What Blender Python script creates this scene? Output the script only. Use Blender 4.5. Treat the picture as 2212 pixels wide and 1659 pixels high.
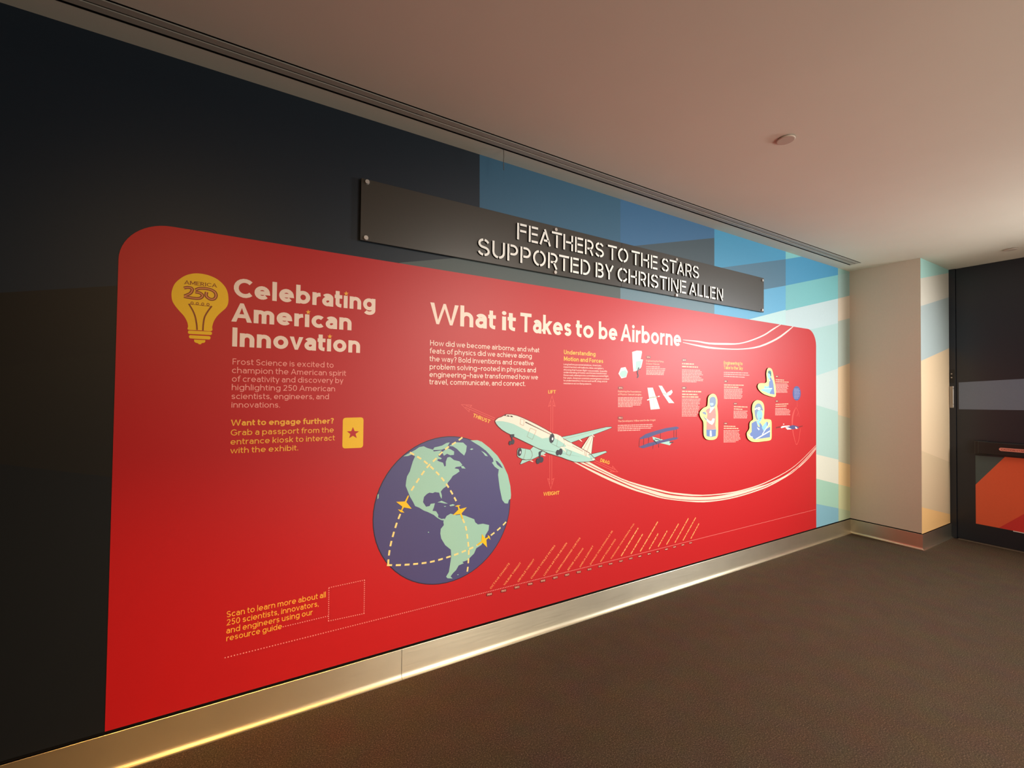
import bpy, bmesh, math, random
from mathutils import Matrix, Vector

scene = bpy.context.scene
for o in list(bpy.data.objects):
    bpy.data.objects.remove(o)

# ------------------------------------------------------------------ camera
cam_data = bpy.data.cameras.new('camera')
cam = bpy.data.objects.new('camera', cam_data)
scene.collection.objects.link(cam)
cam_data.sensor_width = 36.0
cam_data.lens = 15.4755
cam_data.clip_start = 0.05
RIGHT = Vector((0.8608811, -0.50866456, 0.01200404))
UP = Vector((-0.01987566, -0.01004497, 0.999752))
FWD = Vector((0.50841783, 0.86090619, 0.01875757))
cam.matrix_world = Matrix((
    (RIGHT.x, UP.x, -FWD.x, 0.0), (RIGHT.y, UP.y, -FWD.y, 0.0),
    (RIGHT.z, UP.z, -FWD.z, 1.5), (0, 0, 0, 1)))
scene.camera = cam

# ------------------------------------------------------------------ world, lights, exposure
world = bpy.data.worlds.new('world')
scene.world = world
world.use_nodes = True
world.node_tree.nodes['Background'].inputs[0].default_value = (0.9, 0.75, 0.62, 1)
world.node_tree.nodes['Background'].inputs[1].default_value = 0.0
scene.view_settings.view_transform = 'Standard'
scene.view_settings.look = 'None'
scene.view_settings.exposure = 0.0
scene.view_settings.gamma = 1.0
scene.view_settings.use_curve_mapping = False


def area(name, loc, target, sx, sy, power, color, spread=180):
    d = bpy.data.lights.new(name, 'AREA')
    d.shape = 'RECTANGLE'
    d.size, d.size_y, d.energy, d.color = sx, sy, power, color
    d.spread = math.radians(spread)
    o = bpy.data.objects.new(name, d)
    scene.collection.objects.link(o)
    o.location = loc
    o.rotation_euler = (Vector(target) - Vector(loc)).to_track_quat('-Z', 'Y').to_euler()
    return o


def spot(name, loc, target, power, color, angle, blend, radius):
    d = bpy.data.lights.new(name, 'SPOT')
    d.energy, d.color = power, color
    d.spot_size, d.spot_blend, d.shadow_soft_size = math.radians(angle), blend, radius
    o = bpy.data.objects.new(name, d)
    scene.collection.objects.link(o)
    o.location = loc
    o.rotation_euler = (Vector(target) - Vector(loc)).to_track_quat('-Z', 'Y').to_euler()
    return o


area('gallery_light_end', (6.3, -0.5, 2.25), (3.2, 2.3, 0.6), 1.0, .5, 80, (0.95, 0.98, 1.0), 115)
area('gallery_light_far', (4.9, 0.1, 2.8), (4.8, 2.3, 0.9), 1.2, .3, 5, (0.93, 0.99, 1.0), 130)
spot('gallery_spot_wide', (2.5, -1.5, 2.8), (2.3, 2.3, 0.3), 700, (1.0, 0.90, 0.79), 84, 1.0, .2)
spot('gallery_spot_warm', (-0.6, -0.9, 2.8), (0.2, 2.3, 0.75), 125, (1.0, 0.62, 0.30), 66, 1.0, .2)
area('gallery_strip_warm', (0.05, 0.9, 2.84), (0.05, 2.24, 0.0), 1.9, .03, 4.0, (1.0, 0.50, 0.12), 32)
area('ceiling_fill_low', (3.2, -3.0, 0.9), (3.2, 0.6, 2.9), 3.4, 1.2, 92, (1.0, 0.95, 0.84))  # unseen fill added from below to brighten the ceiling, not a fixture

# ------------------------------------------------------------------ sizes of the room
WALL_Y = 2.2973          # face of the mural wall
CEIL = 2.887
COL_X, COL_Y = 5.705, 1.693      # column: side face and front face
DOOR_X = 6.49
POSTER_Y = WALL_Y - 0.002

# ------------------------------------------------------------------ materials


def srgb(h):
    h = h.lstrip('#')
    v = [int(h[i:i + 2], 16) / 255 for i in (0, 2, 4)]
    return tuple(c / 12.92 if c <= 0.04045 else ((c + 0.055) / 1.055) ** 2.4 for c in v)


MATS = {}


def mat(name, col, rough=0.5, spec=0.5, metal=0.0, grain=0.03, scale=60.0, bump=0.0, emit=None):
    m = bpy.data.materials.new(name)
    m.use_nodes = True
    nt = m.node_tree
    b = nt.nodes['Principled BSDF']
    c = srgb(col) if isinstance(col, str) else col
    tc = nt.nodes.new('ShaderNodeTexCoord')
    no = nt.nodes.new('ShaderNodeTexNoise')
    no.inputs['Scale'].default_value = scale
    no.inputs['Detail'].default_value = 4
    nt.links.new(tc.outputs['Object'], no.inputs['Vector'])
    mx = nt.nodes.new('ShaderNodeMix')
    mx.data_type = 'RGBA'
    mx.inputs[6].default_value = (*[x * (1 - grain) for x in c], 1)
    mx.inputs[7].default_value = (*[min(1, x * (1 + grain)) for x in c], 1)
    nt.links.new(no.outputs['Fac'], mx.inputs[0])
    nt.links.new(mx.outputs[2], b.inputs['Base Color'])
    b.inputs['Roughness'].default_value = rough
    b.inputs['Specular IOR Level'].default_value = spec
    b.inputs['Metallic'].default_value = metal
    if bump:
        bp = nt.nodes.new('ShaderNodeBump')
        bp.inputs['Strength'].default_value = bump
        bp.inputs['Distance'].default_value = 0.002
        nt.links.new(no.outputs['Fac'], bp.inputs['Height'])
        nt.links.new(bp.outputs['Normal'], b.inputs['Normal'])
    MATS[name] = m
    return m


def dimmed_swatch(h):
    """swatch colour dimmed evenly to balance the stronger spots"""
    return tuple(.84 * x for x in srgb(h))


mat('red_ink', '#be1216', .48, .55, grain=.025, scale=140)
mat('cream_ink', '#f9decc', .48, .55, grain=.025, scale=140)
mat('salmon_ink', '#f8a094', .48, .55, grain=.025, scale=140)
mat('gold_ink', '#f8b53c', .48, .55, grain=.025, scale=140)
mat('yellow_ink', '#f6c012', .48, .55, grain=.025, scale=140)
mat('brown_ink', '#8a3d0c', .48, .55, grain=.025, scale=140)
mat('ribbon_ink', '#e08a50', .48, .55, grain=.025, scale=140)
mat('peach_ink', '#f4b494', .48, .55, grain=.025, scale=140)
mat('orange_ink', '#f99b5c', .48, .55, grain=.025, scale=140)
mat('maroon_ink', '#7c1414', .48, .55, grain=.025, scale=140)
mat('pink_ink', '#d84a42', .48, .55, grain=.025, scale=140)
mat('contrail_ink', '#f8d4be', .48, .55, grain=.025, scale=140)
mat('blush_ink', '#fbd0c8', .48, .55, grain=.025, scale=140)
mat('navy_line', '#2a2030', .48, .55, grain=.025, scale=140)
mat('purple_ink', '#4d4878', .48, .55, grain=.025, scale=140)
mat('land_ink', '#9cc8b4', .48, .55, grain=.025, scale=140)
mat('route_ink', '#f8dc8c', .48, .55, grain=.025, scale=140)
mat('teal_ink', '#a4cfc2', .48, .55, grain=.025, scale=140)
mat('dark_ink', '#34303c', .48, .55, grain=.025, scale=140)
mat('pale_ink', '#d8dae0', .48, .55, grain=.025, scale=140)
mat('black_ink', '#201a18', .48, .55, grain=.025, scale=140)
mat('grey_line', '#a8a894', .48, .55, grain=.025, scale=140)
mat('outline_ink', '#5a2018', .48, .55, grain=.025, scale=140)
mat('offwhite_ink', '#f4ece0', .48, .55, grain=.025, scale=140)
mat('badge_ink', '#4a5690', .48, .55, grain=.025, scale=140)
mat('badge_text_ink', '#9a9cc0', .48, .55, grain=.025, scale=140)
mat('paleyellow_ink', '#fbee8c', .48, .55, grain=.025, scale=140)
mat('slate_ink', '#7c90b0', .48, .55, grain=.025, scale=140)
mat('paleblue_ink', '#a8c0d8', .48, .55, grain=.025, scale=140)
mat('coral_ink', '#f08a84', .48, .55, grain=.025, scale=140)
mat('white_ink', '#f8f6f0', .48, .55, grain=.025, scale=140)
mat('blue_ink', '#6a82b8', .48, .55, grain=.025, scale=140)
mat('hair_ink', '#3c7480', .48, .55, grain=.025, scale=140)
mat('cyan_ink', '#8cc4dc', .48, .55, grain=.025, scale=140)
mat('m_navy', '#1b252f', .5, .4, grain=.04, scale=90, bump=.06)
mat('m_brownblack', '#1b1916', .5, .4, grain=.04, scale=90, bump=.06)
mat('m_brown', '#1d1b17', .5, .4, grain=.04, scale=90, bump=.06)
mat('m_night', '#16191b', .5, .4, grain=.04, scale=90, bump=.06)
mat('m_greygreen', dimmed_swatch('#56605e'), .5, .4, grain=.04, scale=90, bump=.06)
mat('m_blue', dimmed_swatch('#3f6a86'), .5, .4, grain=.04, scale=90, bump=.06)
mat('m_royal', dimmed_swatch('#41719a'), .5, .4, grain=.04, scale=90, bump=.06)
mat('m_steel', dimmed_swatch('#46565e'), .5, .4, grain=.04, scale=90, bump=.06)
mat('m_greyblue', dimmed_swatch('#6e8a96'), .5, .4, grain=.04, scale=90, bump=.06)
mat('m_sky', dimmed_swatch('#4c9fc6'), .5, .4, grain=.04, scale=90, bump=.06)
mat('m_steelblue', dimmed_swatch('#567f96'), .5, .4, grain=.04, scale=90, bump=.06)
mat('m_lightsky', dimmed_swatch('#66b4da'), .5, .4, grain=.04, scale=90, bump=.06)
mat('m_aqua', dimmed_swatch('#86cccc'), .5, .4, grain=.04, scale=90, bump=.06)
mat('m_azure', dimmed_swatch('#4a9cc4'), .5, .4, grain=.04, scale=90, bump=.06)
mat('m_teal', dimmed_swatch('#7fc6c8'), .5, .4, grain=.04, scale=90, bump=.06)
mat('m_ice', dimmed_swatch('#c6e6e4'), .5, .4, grain=.04, scale=90, bump=.06)
mat('m_ice2', dimmed_swatch('#ccdfe0'), .5, .4, grain=.04, scale=90, bump=.06)
mat('m_mint', dimmed_swatch('#b8dad6'), .5, .4, grain=.04, scale=90, bump=.06)
mat('m_pale', dimmed_swatch('#d3e0da'), .5, .4, grain=.04, scale=90, bump=.06)
mat('m_mintgreen', dimmed_swatch('#b9d8cc'), .5, .4, grain=.04, scale=90, bump=.06)
mat('m_ivory', dimmed_swatch('#e8e2cc'), .5, .4, grain=.04, scale=90, bump=.06)
mat('m_green', dimmed_swatch('#a9d0b6'), .5, .4, grain=.04, scale=90, bump=.06)
mat('m_pond', dimmed_swatch('#86b6c2'), .5, .4, grain=.04, scale=90, bump=.06)
mat('m_sage0', dimmed_swatch('#8fb4a8'), .5, .4, grain=.04, scale=90, bump=.06)
mat('m_sage', dimmed_swatch('#98b4ac'), .5, .4, grain=.04, scale=90, bump=.06)
mat('m_sand', dimmed_swatch('#d8c4ac'), .5, .4, grain=.04, scale=90, bump=.06)
mat('m_sage2', dimmed_swatch('#b0b8aa'), .5, .4, grain=.04, scale=90, bump=.06)
mat('m_apricot', dimmed_swatch('#e4c49c'), .5, .4, grain=.04, scale=90, bump=.06)
mat('m_olive', dimmed_swatch('#ccc2a2'), .5, .4, grain=.04, scale=90, bump=.06)
mat('m_orange', dimmed_swatch('#f4ca90'), .5, .4, grain=.04, scale=90, bump=.06)
mat('m_lime', dimmed_swatch('#d0ca96'), .5, .4, grain=.04, scale=90, bump=.06)
mat('m_fern', dimmed_swatch('#bac49a'), .5, .4, grain=.04, scale=90, bump=.06)
mat('m_seafoam', dimmed_swatch('#a8d0c4'), .5, .4, grain=.04, scale=90, bump=.06)
mat('m_linen', dimmed_swatch('#d8cebc'), .5, .4, grain=.04, scale=90, bump=.06)
mat('m_mist', dimmed_swatch('#b0bab6'), .5, .4, grain=.04, scale=90, bump=.06)
mat('m_peach', dimmed_swatch('#e8c8a0'), .5, .4, grain=.04, scale=90, bump=.06)
mat('m_wheat', dimmed_swatch('#dabc94'), .5, .4, grain=.04, scale=90, bump=.06)
mat('m_honey', dimmed_swatch('#f6c07c'), .5, .4, grain=.04, scale=90, bump=.06)
mat('m_beige', '#dcc6b0', .5, .4, grain=.04, scale=90, bump=.06)
mat('ceiling_paint', '#e4d9c6', .8, .2, grain=.03, scale=3)
mat('cap_paint', '#c8b4a2', .6, .3)
mat('dark_wall', '#2a2826', .6, .3, grain=.1, scale=4)
mat('black_gap', '#0c0a09', .9, .1)
mat('vent_grey', '#b4aa9c', .5, .4)
mat('door_black', '#26272d', .35, .5, grain=.05)
mat('door_painted_reflection', '#6c7484', .35, .5, grain=.05)
mat('door_teal', '#4c5a5a', .35, .5, grain=.05)
mat('door_orange', '#ee6440', .4, .4)
mat('door_red', '#dc3c38', .4, .4)
mat('door_white', '#e8dcd4', .4, .4)
mat('bar_black', '#1c1a1a', .4, .5)
mat('label_pink', '#e08a78', .5, .4)
mat('label_red', '#a83c30', .5, .4)
mat('hinge_metal', '#b0a69c', .4, .5, metal=.3)
mat('threshold_metal', '#6c5c4c', .5, .4, metal=.3)
mat('sign_black', '#3a352e', .38, .5, grain=.04)
mat('string_grey', '#6e665c', .8, .2)
mat('letter_white', '#f8f4ec', .5, .4)
mat('letter_edge', '#1a1714', .6, .3)
mat('bolt_metal', '#c4bcb4', .35, .5, metal=.4)


def steel(name, col):
    m = mat(name, col, .34, .5, metal=.96, grain=.08, scale=6)
    nt = m.node_tree
    b = nt.nodes['Principled BSDF']
    b.inputs['Anisotropic'].default_value = .75
    tg = nt.nodes.new('ShaderNodeCombineXYZ')
    tg.inputs[2].default_value = 1.0
    nt.links.new(tg.outputs[0], b.inputs['Tangent'])
    tc = nt.nodes.new('ShaderNodeTexCoord')
    mp = nt.nodes.new('ShaderNodeMapping')
    mp.inputs['Scale'].default_value = (3, 3, 500)
    no = nt.nodes.new('ShaderNodeTexNoise')
    no.inputs['Scale'].default_value = 2.0
    nt.links.new(tc.outputs['Object'], mp.inputs['Vector'])
    nt.links.new(mp.outputs['Vector'], no.inputs['Vector'])
    rm = nt.nodes.new('ShaderNodeMapRange')
    rm.inputs['To Min'].default_value = .30
    rm.inputs['To Max'].default_value = .5
    nt.links.new(no.outputs['Fac'], rm.inputs['Value'])
    nt.links.new(rm.outputs['Result'], b.inputs['Roughness'])
    return m


steel('brushed_steel', '#e2d6bc')


def carpet(name):
    m = bpy.data.materials.new(name)
    m.use_nodes = True
    nt = m.node_tree
    b = nt.nodes['Principled BSDF']
    tc = nt.nodes.new('ShaderNodeTexCoord')
    n1 = nt.nodes.new('ShaderNodeTexNoise')
    n1.inputs['Scale'].default_value = 190
    n1.inputs['Detail'].default_value = 5
    n1.inputs['Roughness'].default_value = .7
    n2 = nt.nodes.new('ShaderNodeTexNoise')
    n2.inputs['Scale'].default_value = 7
    n2.inputs['Detail'].default_value = 3
    for n in (n1, n2):
        nt.links.new(tc.outputs['Object'], n.inputs['Vector'])
    r = nt.nodes.new('ShaderNodeValToRGB')
    e = r.color_ramp.elements
    e[0].position, e[1].position = .36, .72
    e[0].color = (*srgb('#33281c'), 1)
    e[1].color = (*srgb('#8c725a'), 1)
    k = e.new(.55)
    k.color = (*srgb('#554432'), 1)
    nt.links.new(n1.outputs['Fac'], r.inputs['Fac'])
    mx = nt.nodes.new('ShaderNodeMix')
    mx.data_type = 'RGBA'
    mx.blend_type = 'MULTIPLY'
    mx.inputs[0].default_value = .35
    nt.links.new(r.outputs['Color'], mx.inputs[6])
    nt.links.new(n2.outputs['Color'], mx.inputs[7])
    hs = nt.nodes.new('ShaderNodeHueSaturation')
    hs.inputs['Saturation'].default_value = 1.0
    nt.links.new(mx.outputs[2], hs.inputs['Color'])
    nt.links.new(hs.outputs['Color'], b.inputs['Base Color'])
    b.inputs['Roughness'].default_value = .95
    b.inputs['Specular IOR Level'].default_value = .15
    bp = nt.nodes.new('ShaderNodeBump')
    bp.inputs['Strength'].default_value = .45
    bp.inputs['Distance'].default_value = .006
    nt.links.new(n1.outputs['Fac'], bp.inputs['Height'])
    nt.links.new(bp.outputs['Normal'], b.inputs['Normal'])
    MATS[name] = m


carpet('carpet')

# ------------------------------------------------------------------ drawn shapes
ARC_N = 10


def arc(cx, cy, rx, ry, a0, a1, n=None):
    n = n or max(3, int(abs(a1 - a0) / 180 * ARC_N))
    return [(cx + rx * math.cos(math.radians(a0 + (a1 - a0) * i / n)),
             cy + ry * math.sin(math.radians(a0 + (a1 - a0) * i / n))) for i in range(n + 1)]


def strip(pts, w):
    """outline of a thick line: list of (left, right) pairs with mitred joints"""
    p = [Vector(q) for q in pts]
    p = [p[0]] + [b for a, b in zip(p, p[1:]) if (b - a).length > 1e-7]
    if len(p) < 2:
        return []
    closed = len(p) > 3 and (p[0] - p[-1]).length < 1e-6
    out = []
    n = len(p)
    for i in range(n):
        if closed:
            a = p[i - 1] if i > 0 else p[-2]
            c = p[i + 1] if i < n - 1 else p[1]
        else:
            a = p[i - 1] if i > 0 else None
            c = p[i + 1] if i < n - 1 else None
        d0 = (p[i] - a).normalized() if a is not None else None
        d1 = (c - p[i]).normalized() if c is not None else None
        d0 = d0 or d1
        d1 = d1 or d0
        t = d0 + d1
        if t.length < 1e-5:
            t = d0
        t.normalize()
        nrm = Vector((-t.y, t.x))
        k = max(0.45, abs(nrm.dot(Vector((-d0.y, d0.x)))))
        out.append((p[i] + nrm * (w / 2 / k), p[i] - nrm * (w / 2 / k)))
    return out


def clip_y(poly, lo, hi):
    for sgn, lim in ((1, lo), (-1, -hi)):
        res = []
        for i, a in enumerate(poly):
            b = poly[(i + 1) % len(poly)]
            da, db = sgn * a[1] - lim, sgn * b[1] - lim
            if da >= 0:
                res.append(a)
            if da * db < 0:
                t = da / (da - db)
                res.append((a[0] + (b[0] - a[0]) * t, a[1] + (b[1] - a[1]) * t))
        poly = res
        if len(poly) < 3:
            return []
    return poly


XH, ASC, DESC = 0.72, 1.03, -0.27


def glyph(c, s):
    """skeleton of a letter with stroke s, cap height 1: width and [(points, clip low, clip high)]"""
    h = s / 2

    def ab(x0, x1, y0, y1, a0, a1):
        return arc((x0 + x1) / 2, (y0 + y1) / 2, (x1 - x0) / 2 - h, (y1 - y0) / 2 - h, a0, a1)

    def V(x, a, b):
        return ([(x, a), (x, b)], None, None)

    def H(y, a, b):
        return ([(a, y), (b, y)], None, None)

    def P(*q):
        pts = []
        for k in q:
            pts += k if isinstance(k, list) else [k]
        return (pts, None, None)

    def D(lo, hi, *q):
        """diagonals, run past the line and cut level"""
        q = list(q)

        def ext(a, b):
            v = Vector(a) - Vector(b)
            v = v.normalized() * s
            return (a[0] + v.x, a[1] + v.y)
        return ([ext(q[0], q[1])] + q[1:-1] + [ext(q[-1], q[-2])], lo, hi)
    X = XH
    w = .68
    if c in 'odbpqg':
        full = P(ab(0, w, 0, X, 0, 360))
        return {'o': (w, [full]), 'd': (w, [full, V(w - h, 0, ASC)]), 'b': (w, [full, V(h, 0, ASC)]),
                'p': (w, [full, V(h, DESC, X)]), 'q': (w, [full, V(w - h, DESC, X)]),
                'g': (w, [full, P((w - h, X), ab(0, w, DESC, DESC + .56, 0, -150))])}[c]
    if c == 'a':
        w = .56
        return w, [P(ab(0, w, X - .48, X, 155, 0), (w - h, 0)),
                   P((w - h, X * .6), ab(0, w * .95, 0, X * .6 + h, 90, 335))]
    if c == 'c':
        return .57, [P(ab(0, .68, 0, X, 45, 315))]
    if c in 'eé':
        g = [P((h, X / 2 - .01), ab(0, w, 0, X, 0, 318))]
        if c == 'é':
            g.append(P((w * .45, X + .08), (w * .65, X + .28)))
        return w, g
    if c == 'f':
        return .38, [P((.17, 0), ab(.17 - h, .17 - h + .56, ASC - .5, ASC, 180, 75)), H(X - h, 0, .38)]
    if c in 'hnm':
        k = .62 if c != 'm' else .54
        top = ASC if c == 'h' else X
        g = [V(h, 0, top), P(ab(0, k, X - k * 1.0, X, 180, 0), (k - h, 0))]
        if c == 'm':
            g.append(P(ab(k - s, 2 * k - s, X - k, X, 180, 0), (2 * k - s - h, 0)))
            return 2 * k - s, g
        return k, g
    if c == 'u':
        return .62, [P((h, X), ab(0, .62, 0, .6, 180, 360)), V(.62 - h, 0, X)]
    if c in 'iıj':
        g = [V(h, 0, X)]
        if c == 'i':
            g.append((arc(h, X + .08 + h * 1.15, h * 1.15, h * 1.15, 0, 360, 14)[:-1], 'fill', None))
        return s, g
    if c in 'lI':
        return s, [V(h, 0, ASC if c == 'l' else 1)]
    if c == 'k':
        return .58, [V(h, 0, ASC), D(0, X, (.52, X), (h, .25)), D(0, X, (.24, .38), (.58 - h, 0))]
    if c == 'r':
        return .38, [V(h, 0, X), P(ab(0, .78, X - .66, X, 180, 88))]
    if c == 's':
        w = .52
        m = X / 2 + h
        return w, [P(ab(0.01, w - .01, m - s, X, 22, 270), ab(0, w, 0, m, 90, -158))]
    if c == 't':
        return .40, [P((.15, .94), ab(.15 - h, .62, 0, .42, 180, 275)), H(X - h, 0, .39)]
    if c == 'v':
        return .62, [D(0, X, (h * .9, X), (.31, h * .2), (.62 - h * .9, X))]
    if c == 'w':
        return .98, [D(0, X, (h * .9, X), (.27, 0), (.49, X - h * .3), (.71, 0), (.98 - h * .9, X))]
    if c == 'x':
        return .6, [D(0, X, (h, X), (.6 - h, 0)), D(0, X, (.6 - h, X), (h, 0))]
    if c == 'y':
        return .62, [D(0, X, (h * .9, X), (.32, 0)), D(DESC, X, (.62 - h * .9, X), (.2, DESC))]
    if c == 'z':
        return .54, [H(X - h, 0, .54), D(0, X, (.54 - h, X - h), (h, h)), H(h, 0, .54)]
    if c in 'AÁ':
        w = .84
        g = [D(0, 1, (h, 0), (w / 2, 1 - h * .2), (w - h, 0)), H(.32, .2, w - .2)]
        if c == 'Á':
            g.append(P((w * .48, 1.06), (w * .62, 1.24)))
        return w, g
    if c == 'B':
        return .62, [V(h, 0, 1), P((h, 1 - h), (.3, 1 - h), ab(.0, .58, .5 - h, 1, 90, -90), (h, .5)),
                     P((.3, .5), ab(0, .62, 0, .5 + h, 90, -90), (h, h))]
    if c == 'C':
        return .78, [P(ab(0, .94, 0, 1, 45, 315))]
    if c == 'G':
        return .86, [P(ab(0, .92, 0, 1, 45, 335), (.86 - h, .46), (.5, .46))]
    if c == 'D':
        return .76, [V(h, 0, 1), P((h, 1 - h), (.3, 1 - h), ab(-.16, .76, 0, 1, 85, -85), (.3, h), (h, h))]
    if c == 'E':
        return .54, [V(h, 0, 1), H(1 - h, 0, .54), H(.5, 0, .5), H(h, 0, .54)]
    if c == 'F':
        return .52, [V(h, 0, 1), H(1 - h, 0, .52), H(.5, 0, .48)]
    if c == 'H':
        return .72, [V(h, 0, 1), V(.72 - h, 0, 1), H(.52, 0, .72)]
    if c == 'J':
        return .5, [P((.5 - h, 1), ab(0, .5, 0, .5, 0, -160))]
    if c == 'K':
        return .66, [V(h, 0, 1), D(0, 1, (.62 - h, 1), (h, .33)), D(0, 1, (.24, .52), (.66 - h, 0))]
    if c == 'L':
        return .5, [V(h, 0, 1), H(h, 0, .5)]
    if c == 'M':
        return .88, [V(h, 0, 1), V(.88 - h, 0, 1), D(.1, 1, (h, 1), (.44, .22), (.88 - h, 1))]
    if c == 'N':
        return .74, [V(h, 0, 1), V(.74 - h, 0, 1), D(0, 1, (h, 1), (.74 - h, 0))]
    if c == 'O':
        return .92, [P(ab(0, .92, 0, 1, 0, 360))]
    if c in 'PR':
        g = [V(h, 0, 1), P((h, 1 - h), (.32, 1 - h), ab(0, .6, .44 - h, 1, 90, -90), (h, .44))]
        if c == 'R':
            g.append(D(0, .6, (.28, .46), (.64 - h, 0)))
        return (.6 if c == 'P' else .64), g
    if c == 'S':
        w = .62
        return w, [P(ab(.01, w - .01, .5 - h, 1, 25, 270), ab(0, w, 0, .5 + h, 90, -155))]
    if c == 'T':
        return .72, [V(.36, 0, 1), H(1 - h, 0, .72)]
    if c == 'U':
        return .7, [P((h, 1), ab(0, .7, 0, .7, 180, 360), (.7 - h, 1))]
    if c == 'V':
        return .78, [D(0, 1, (h, 1), (.39, h * .2), (.78 - h, 1))]
    if c == 'W':
        return 1.30, [D(0, 1, (h * 1.1, 1), (.35, 0), (.65, 1 - h * .3), (.95, 0), (1.30 - h * 1.1, 1))]
    if c == 'Y':
        return .74, [D(0, 1, (h, 1), (.37, .42)), D(0, 1, (.74 - h, 1), (.37, .42)), V(.37, 0, .46)]
    if c == '0':
        return .62, [P(ab(0, .62, 0, 1, 0, 360))]
    if c == '1':
        return .34, [V(.34 - h, 0, 1), P((0, .8), (.34 - h, 1 - h))]
    if c == '2':
        return .58, [P(ab(0, .58, .4, 1, 160, -40), (h * 1.2, h)), H(h, 0, .58)]
    if c == '3':
        return .58, [P(ab(.02, .55, .48 - h, 1, 150, -80)), P(ab(0, .58, 0, .48 + h, 90, -150)), H(.5, .2, .36)]
    if c == '4':
        return .64, [V(.47, 0, 1), P((.47, 1 - h), (h, .28), (.64, .28))]
    if c == '5':
        return .58, [P((.54, 1 - h), (.1 + h, 1 - h), (.06 + h, .52)), P(ab(0, .58, 0, .64, 130, -150))]
    if c in '69':
        g = [P(ab(0, .6, 0, .62, 0, 360)), P(ab(0, .85, 0, 1, 180, 90))]
        if c == '9':
            g = [P([(.6 - x, 1 - y) for x, y in k[0]]) for k in g]
        return .6, g
    if c == '7':
        return .56, [H(1 - h, 0, .56), D(0, 1, (.56 - h, 1 - h), (.18, 0))]
    if c == '8':
        return .6, [P(ab(.04, .56, .5 - h, 1, 0, 360)), P(ab(0, .6, 0, .5 + h, 0, 360))]
    if c == '.':
        return s * 1.1, [V(s * .55, 0, s * 1.15)]
    if c == ',':
        return s * 1.1, [P((s * .62, s * 1.1), (s * .3, -s * .9))]
    if c == ':':
        return s * 1.1, [V(s * .55, 0, s * 1.15), V(s * .55, .5, .5 + s * 1.15)]
    if c == '?':
        return .5, [P(ab(0, .5, .5, 1, 165, -70), (.25, .26)), V(.25, 0, s * 1.1)]
    if c in '–—':
        return .62, [H(.4, 0, .62)]
    return .3, []


def layout(txt, s):
    x, prev, polys = 0.0, ' ', []
    sp = .135 if s < .16 else .105
    for c in txt:
        if c == ' ':
            x += .27
            continue
        w, g = glyph(c, s)
        k = -.035 if c in 'vwyAVWYtf' else 0
        x += k
        for pts, lo, hi in g:
            if lo == 'fill':
                polys.append([(px + x, py) for px, py in pts])
                continue
            st = strip(pts, s)
            for (a, b), (d, e) in zip(st, st[1:]):
                q = [(v.x + x, v.y) for v in (a, b, e, d)]
                if lo is not None:
                    q = clip_y(q, lo, hi)
                if len(q) > 2:
                    polys.append(q)
        x += w + sp + k
    return polys, x - sp


class Flat:
    """collects flat coloured shapes in wall coordinates (u along the wall, v up)"""

    def __init__(self):
        self.v, self.f = [], []

    def poly(self, pts):
        i = len(self.v)
        self.v += [tuple(p) for p in pts]
        self.f.append(list(range(i, i + len(pts))))

    def line(self, pts, w):
        st = strip(pts, w)
        for (a, b), (d, e) in zip(st, st[1:]):
            self.poly([a, b, e, d])

    def on(self, a, b, polys, sx, sy, dy=0.0):
        a, b = Vector(a), Vector(b)
        d = (b - a).normalized()
        n = Vector((-d.y, d.x))
        for q in polys:
            self.poly([a + d * (x * sx) + n * ((y + dy) * sy) for x, y in q])

    def shape(self, sh):
        k = sh[0]
        if k == 'P':
            self.poly(sh[1])
        elif k == 'S':
            self.line(sh[2], sh[1])
        elif k in 'TCA':
            _, txt, (a, b), cap, wt = sh
            polys, wd = layout(txt, wt)
            L = (Vector(b) - Vector(a)).length
            self.on(a, b, polys, L / wd, cap, -.5 if k == 'C' else 0)
            if k == 'A':                       # roman letters: fine serifs at the feet and tops
                ser = [(x, y) for q in polys for x, y in q if y < .004 or y > .996]
                for x, y in ser:
                    yy = .02 if y < .5 else .98
                    self.on(a, b, [[(x - .07, yy - .03), (x + .07, yy - .03), (x + .07, yy + .03), (x - .07, yy + .03)]], L / wd, cap)
        elif k == 'B':
            _, (a, b), hh, words = sh
            self.on(a, b, [[(x, 0), (x + w, 0), (x + w, hh), (x, hh)] for x, w in words], 1, 1)
        elif k == 'D':
            _, (a, b), step, r = sh
            a, b = Vector(a), Vector(b)
            n = max(1, int((b - a).length / step))
            for i in range(n + 1):
                c = a.lerp(b, i / n)
                self.poly([(c.x + r * math.cos(t * math.pi / 4), c.y + r * math.sin(t * math.pi / 4)) for t in range(8)])

    def build(self, name, y, material, parent=None, thick=0.0):
        me = bpy.data.meshes.new(name)
        bm = bmesh.new()
        fs = []
        for n, f in enumerate(self.f):
            # overlapping strokes sit a hair's breadth apart so no two faces coincide
            yy = y + (0 if thick else (n % 61) * .000004)
            q = [self.v[i] for i in f]
            fs.append(bm.faces.new([bm.verts.new((p[0], yy, p[1])) for p in q]))
        bm.normal_update()
        for f in fs:
            if f.normal.y > 0:
                f.normal_flip()
        if thick:
            r = bmesh.ops.extrude_face_region(bm, geom=fs, use_keep_orig=True)
            bmesh.ops.translate(bm, vec=(0, thick, 0), verts=[g for g in r['geom'] if isinstance(g, bmesh.types.BMVert)])
            bmesh.ops.recalc_face_normals(bm, faces=bm.faces)
        big = [f for f in bm.faces if len(f.verts) > 4]
        bmesh.ops.triangulate(bm, faces=big)
        bm.to_mesh(me)
        bm.free()
        return link(name, me, material, parent)


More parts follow.
